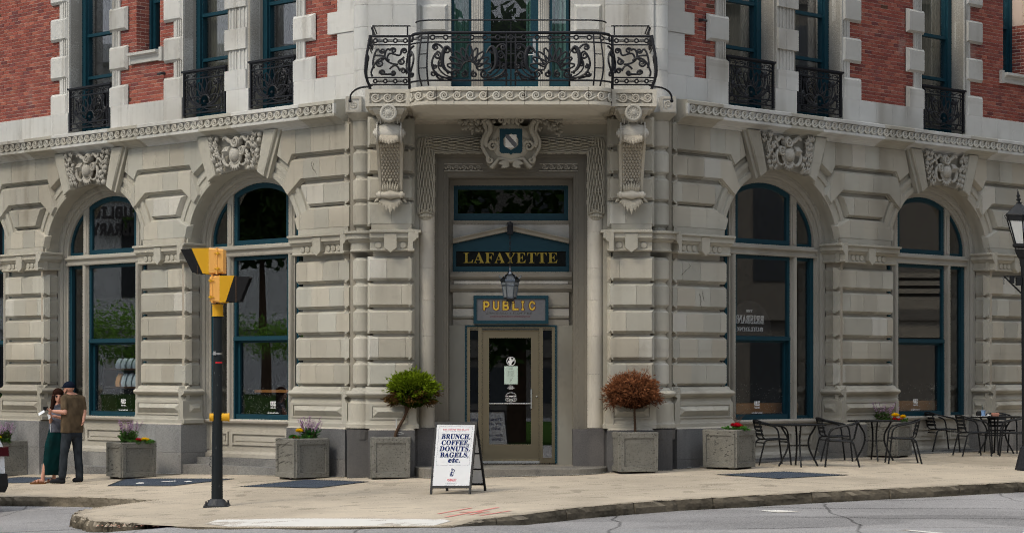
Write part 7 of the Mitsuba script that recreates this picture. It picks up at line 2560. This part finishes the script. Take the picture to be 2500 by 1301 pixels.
def head_parts(c, f, r=.088, nose=.022):
    """Skull, jaw, nose, brow and ears of a head looking along f."""
    c, f = np.asarray(c, float), np.asarray(f, float) / np.linalg.norm(f)
    up = np.array([0, 0, 1.0])
    s = np.cross(f, up)
    s /= np.linalg.norm(s)
    P = lambda a, b_, h: c + f * a + s * b_ + up * h
    p = [hull((P(-.025, 0, .03), r * .93), (P(.012, 0, .03), r * .86)), hull((P(.035, 0, -.005), .058), (P(.05, 0, -.075), .030), (P(.0, .035, -.05), .03), (P(.0, -.035, -.05), .03)),
         hull((P(.080, 0, .012), .008), (P(.100, 0, -.020), .0125)), hull((P(.074, .012, -.022), .008), (P(.092, 0, -.024), .010), (P(.074, -.012, -.022), .008)),
         hull((P(.078, .022, -.048), .006), (P(.086, 0, -.047), .0085), (P(.078, -.022, -.048), .006)),
         hull((P(.070, .034, .024), .010), (P(.080, 0, .026), .009), (P(.070, -.034, .024), .010))]
    for q in (-1, 1):
        p.append(hull((P(-.005, q * .078, .018), .014), (P(-.012, q * .088, .02), .010), (P(-.002, q * .080, -.018), .010)))
    return p, P


f_m = np.array([-.93, .36, -.05])
M_ = thing('person', 'man in dark cap and olive shirt holding a camera and paper out before him', 'person', 'couple standing on the pavement')
sL, sR = J(408, 308, -.12), J(582, 312, .12)
eL, wL, hL = J(412, 448, -.22), J(292, 436, -.20), J(222, 420, -.20)
eR, wR, hR = J(612, 448, .10), J(602, 530, .02), J(588, 585, .0)
hipL, hipR = J(437, 668, -.075), J(533, 665, .075)
kL, kR = J(402, 885, -.10), J(546, 888, .08)
aL, aR = J(380, 1128, -.09), J(563, 1112, .09)
neck, hc = J(468, 262, .01), J(450, 212, .0)
hp, PH = head_parts(hc, f_m, .090)
body = hp + [hull((neck, .056), (hc - [0, 0, .05], .052)), hull((neck, .062), (sL, .055), (sR, .055)),
             hull((sL, .062), (sR, .062), (J(440, 480, -.08), .095), (J(545, 480, .08), .095)), hull((J(440, 480, -.08), .095), (J(545, 480, .08), .095), (hipL, .09), (hipR, .09)),
             hull((sL, .052), (eL, .042)), hull((eL, .043), ((eL + wL) / 2, .040), (wL, .027)), hull((sR, .052), (eR, .042)), hull((eR, .042), (wR, .027)),
             hull((hipL, .085), (kL, .055)), hull((kL, .055), (aL, .040)), hull((hipR, .085), (kR, .055)), hull((kR, .055), (aR, .040))]
body += hand(wL, hL, (-.2, .2, 1.0), curl=.55) + hand(wR, hR, (-.8, -.4, 0), curl=.35)
for a, h in ((aL, J(390, 1150, -.09)), (aR, J(570, 1145, .09))):
    body.append(hull((a, .04), (h, .035)))
put_t('body', fuse(body, .016, 6), 'skin', M_)
hem = J(480, 655)[2]
shirt = [hull((sL, .074), (sR, .074), (neck - [0, 0, .02], .060)), hull((sL, .075), (sR, .075), (J(436, 470, -.09), .112), (J(548, 470, .09), .112)), hull((J(436, 470, -.09), .112), (J(548, 470, .09), .112), (J(434, 640, -.085), .115), (J(538, 640, .085), .112), (J(436, 700, -.085), .112), (J(536, 700, .085), .11)),
         hull((sL, .074), (J(409, 405, -.185), .066)), hull((sR, .074), (J(603, 405, .115), .062))]
st_m = fuse(shirt, .02, 5, (((0, 0, 1), hem), ))
st_m.vertices = st_m.vertices + (.010 * (meshkit.fbm(np.array(st_m.vertices) * [9, 9, 16], 3, 5) - .5))[:, None] * st_m.vertex_normals
put_t('shirt', st_m, 'shirt_olive', M_, label='olive brown short-sleeved shirt')
cuffL, cuffR = J(380, 1118)[2], J(563, 1112)[2]
legs = []
for hp_, k_, a_, r2 in ((hipL, kL, aL, .068), (hipR, kR, aR, .066)):
    legs += [hull((hp_, .108), ((hp_ + k_) / 2 + [0, 0, .02], .090), (k_, .074)), hull((k_, .074), ((k_ * .45 + a_ * .55) + [.012, 0, 0], .070), (a_ - [0, 0, .03], r2))]
legs.append(hull((hipL, .108), (hipR, .108), (hipL + [0, 0, .07], .105), (hipR + [0, 0, .07], .105)))
jm = fuse(legs, .02, 5, (((0, 0, 1), cuffL - .012), ))
fold = meshkit.fbm(np.array(jm.vertices) * [10, 10, 22], 3, 9) - .5
low = np.clip((jm.vertices[:, 2].max() - .45 - jm.vertices[:, 2]) / .5, .25, 1)
jm.vertices = jm.vertices + (.028 * fold * low)[:, None] * jm.vertex_normals
put_t('jeans', jm, 'jeans', M_, label='dark grey jeans')
for nm_, a, toe, sd in (('shoe', aL, J(262, 1172, -.11), 1), ('shoe', aR, J(492, 1152, .06), 1)):
    zg = float(ground(a[0], a[1]))
    heel = np.array([a[0] + .025, a[1], zg + .045])
    t0 = np.array([toe[0] + .03, toe[1], zg + .038])
    mid = (heel + t0) / 2
    sh = fuse([hull((heel, .044), (mid + [0, 0, .005], .047), (t0 + [.02, 0, 0], .044)), hull((heel + [0, 0, .035], .042), (mid + [.01, 0, .03], .040)), hull((t0 + [.03, 0, .005], .044), (t0, .038))], .014, 4, (((0, 0, 1), zg + .004), ))
    put_t(nm_, sh, 'shoe_dark', M_)
cap = fuse([hull((PH(-.028, 0, .055), .095), (PH(.012, 0, .052), .090)), hull((PH(.075, .045, .050), .009), (PH(.075, -.045, .050), .009), (PH(.155, .025, .034), .007), (PH(.155, -.025, .034), .007), (PH(.02, .06, .056), .02), (PH(.02, -.06, .056), .02))], .014, 3, (((0, 0, 1), PH(0, 0, .028)[2]), ))
put_t('cap', cap, 'cap_navy', M_, label='dark navy baseball cap')
put_t('beard', fuse([hull((PH(.045, 0, -.072), .034), (PH(.01, .045, -.05), .030), (PH(.01, -.045, -.05), .030))], .012, 3), 'bark', M_)
b = B()
for q in (-1, 1):
    b.tube([PH(.088, q * .012, .012), PH(.080, q * .055, .016), PH(-.005, q * .086, .022)], .004, 5)
    b.ball(PH(.086, q * .033, .006), (.012, .012, .014), 5, 8)
put('glasses', b, 'car_dark', FW, M_)

W_ = thing('person', 'woman with long brown hair, sunglasses, grey top and long green skirt', 'person', 'couple standing on the pavement')
f_w = np.array([.30, -.93, -.16])
wd = .34
hc2 = J(345, 283, wd)
hp2, PW = head_parts(hc2, f_w, .084, .018)
nk = J(352, 352, wd + .02)
s1, s2 = J(300, 400, wd + .02), J(420, 400, wd + .06)
e1, w1, h1_ = J(270, 545, wd - .05), J(262, 470, wd - .22), J(252, 425, wd - .26)
e2, w2, h2_ = J(430, 520, wd - .10), J(320, 488, wd - .20), J(266, 482, wd - .22)
hp_a, hp_b = J(300, 655, wd + .0), J(372, 655, wd + .04)
f1, f2 = J(185, 1115, wd - .06), J(300, 1100, wd + .12)
body = hp2 + [hull((nk, .046), (hc2 - [0, 0, .05], .046)), hull((nk, .05), (s1, .045), (s2, .045)), hull((s1, .05), (s2, .05), (J(312, 540, wd), .082), (J(380, 540, wd + .03), .082)), hull((J(312, 540, wd), .08), (J(380, 540, wd + .03), .08), (hp_a, .09), (hp_b, .09)),
             hull((s1, .043), (e1, .036)), hull((e1, .036), (w1, .023)), hull((s2, .043), (e2, .036)), hull((e2, .036), (w2, .023)),
             hull((hp_a, .085), (J(235, 880, wd), .055)), hull((J(235, 880, wd), .055), (f1, .034)), hull((hp_b, .085), (J(330, 880, wd + .08), .055)), hull((J(330, 880, wd + .08), .055), (f2, .034))]
body += hand(w1, h1_, (.6, -.3, .2), .0075, .6) + hand(w2, h2_, (0, -.3, 1), .0075, .5)
for a, toe in ((f1, J(95, 1165, wd - .12)), (f2, J(250, 1130, wd + .06))):
    zg = float(ground(a[0], a[1])) + .022
    he = np.array([a[0] + .01, a[1], zg + .03])
    tt = np.array([toe[0], toe[1], zg + .016])
    body += [hull((a, .034), (he, .032)), hull((he, .030), ((he + tt) / 2 + [0, 0, .012], .032), (tt + [.025, 0, 0], .022))]
    d_ = (tt - he) / np.linalg.norm(tt - he)
    sd_ = np.array([-d_[1], d_[0], 0])
    for q, ln in ((-.028, .020), (-.014, .028), (.0, .034), (.014, .038), (.028, .046)):
        body.append(hull((tt + sd_ * q, .009), (tt + sd_ * q + d_ * ln * .6, .008)))
put_t('body', fuse(body, .015, 5), 'skin', W_)
top = fuse([hull((s1, .054), (s2, .054), (nk - [0, 0, .03], .05)), hull((s1, .056), (s2, .056), (J(312, 520, wd), .096), (J(384, 520, wd + .03), .096)), hull((J(312, 520, wd), .096), (J(384, 520, wd + .03), .096), (J(302, 660, wd), .10), (J(376, 660, wd + .04), .10)), hull((s1, .054), (J(288, 460, wd - .01), .050)), hull((s2, .054), (J(426, 460, wd), .050))], .018, 4, (((0, 0, 1), J(0, 650, wd)[2]), ))
put_t('top', top, 'top_grey', W_, label='grey short-sleeved top')
hz = J(0, 1086, wd)[2]
sk = fuse([hull((hp_a + [0, 0, .05], .093), (hp_b + [0, 0, .05], .093), (J(265, 800, wd), .105), (J(370, 800, wd + .06), .105)), hull((J(265, 800, wd), .105), (J(370, 800, wd + .06), .105), (J(212, 1100, wd - .01), .06), (J(318, 1100, wd + .10), .065), (J(212, 1130, wd - .01), .06), (J(318, 1130, wd + .10), .065))], .02, 4, (((0, 0, 1), hz), ))
fold = meshkit.fbm(np.array(sk.vertices) * [15, 15, 2.2], 3, 4) - .5
sk.vertices = sk.vertices + (.022 * fold)[:, None] * sk.vertex_normals
put_t('skirt', sk, 'skirt_green', W_, label='long dark green skirt')
up3 = np.array([0, 0, 1.0])
hair = [hull((PW(-.035, 0, .05), .100), (PW(-.005, 0, .058), .094)), hull((PW(.0, .055, .075), .045), (PW(.0, -.055, .075), .045), (PW(.04, .0, .085), .035)), hull((PW(-.04, .055, .02), .050), (PW(-.05, .07, -.12), .045), (J(282, 400, wd - .02), .040)), hull((J(282, 400, wd - .02), .042), (J(272, 425, wd - .04), .022)), hull((PW(-.04, -.055, .02), .05), (PW(-.05, -.07, -.12), .045), (J(395, 390, wd + .05), .038)), hull((PW(-.06, 0, .0), .075), (PW(-.075, 0, -.16), .06)),
        hull((PW(.015, .070, .03), .024), (PW(.0, .082, -.10), .022), (PW(-.02, .082, -.16), .02)), hull((PW(.015, -.070, .03), .024), (PW(.0, -.082, -.10), .022))]
hm = fuse(hair, .012, 3)
strand = meshkit.fbm(np.array(hm.vertices) * [45, 45, 4], 3, 2) - .5
hm.vertices = hm.vertices + (.016 * strand)[:, None] * hm.vertex_normals
put_t('hair', hm, 'hair_brown', W_, label='long wavy brown hair')
b = B()
for q in (-1, 1):
    b.loft([[PW(.083 - .012 * abs(o), q * .033 + o * .026, .012 + h) for o, h in ((-1, .012), (0, .02), (1, .014), (1.05, -.008), (.4, -.022), (-.5, -.022), (-1.0, -.010))], [PW(.092 - .014 * abs(o), q * .033 + o * .024, .012 + h) for o, h in ((-1, .012), (0, .018), (1, .012), (1.05, -.008), (.4, -.020), (-.5, -.020), (-1.0, -.010))]])
    b.tube([PW(.074, q * .060, .020), PW(-.005, q * .082, .024)], .004, 5)
b.tube([PW(.09, -.01, .018), PW(.09, .01, .018)], .004, 5)
put('sunglasses', b, 'black_glass', FW, W_)
put_t('lips', fuse([hull((PW(.080, .020, -.048), .006), (PW(.089, 0, -.047), .007), (PW(.080, -.020, -.048), .006))], .008, 2), 'salmon', W_)
for a, toe in ((f1, J(95, 1165, wd - .12)), (f2, J(250, 1130, wd + .06))):
    zg = float(ground(a[0], a[1]))
    he = np.array([a[0] + .03, a[1], zg + .012])
    tt = np.array([toe[0] - .035, toe[1], zg + .012])
    sn = key('sandal', W_)
    put_t('sole', fuse([hull((he, .036), ((he + tt) / 2, .042), (tt, .036))], .014, 2, (((0, 0, 1), zg + .002), ((0, 0, -1), -(zg + .026)))), 'sandal', sn)
    b = B()
    mid = (he + tt) / 2
    d_ = (tt - he) / np.linalg.norm(tt - he)
    sd_ = np.array([-d_[1], d_[0], 0])
    for o in (.0, .055):
        b.tube([mid + d_ * o + sd_ * .042 * math.cos(t) + up3 * (.012 + .055 * math.sin(t) * (1 - o * 4)) for t in np.linspace(0, math.pi, 10)], .011, 6)
    put('strap', b, 'sandal', FW, sn, smooth=50)

t = thing('photo_camera', 'black camera held in the man\'s outstretched hand', 'camera')
c0 = J(218, 410, -.20)
put('camera_body', B().box(c0[0] - .045, c0[0] + .03, c0[1] - .02, c0[1] + .05, c0[2] - .03, c0[2] + .04), 'car_dark', FW, t)
put('lens', B().rev([(.0, -.085), (.03, -.085), (.034, -.075), (.034, -.01), (.03, .0)], tuple(c0 + np.array([0, 0, 0])), 16, 1), 'black_glass', FW, t, smooth=40)
t = thing('paper_sheet', 'white sheet of paper held out at the left below the camera', 'paper')
q = [J(139, 458, -.22), J(202, 420, -.22), J(206, 445, -.30), J(146, 482, -.30)]
put('sheet', B().loft([q, [p + np.array([0, 0, .003]) for p in q]]), 'poster', FW, t)
t = thing('folded_leaflet', 'small white leaflet held in the woman\'s hands', 'leaflet')
q = [J(232, 468, wd - .26), J(262, 470, wd - .27), J(266, 505, wd - .28), J(246, 520, wd - .27)]
put('sheet', B().loft([q, [p + np.array([0, .003, .002]) for p in q]]), 'poster', FW, t)
t = thing('shoulder_bag_strap', 'white strap hanging at the woman\'s side above the skirt', 'strap')
put('strap', B().tube([J(272, 560, wd - .10), J(268, 610, wd - .11), J(263, 650, wd - .11)], .006, 5), 'poster', FW, t)
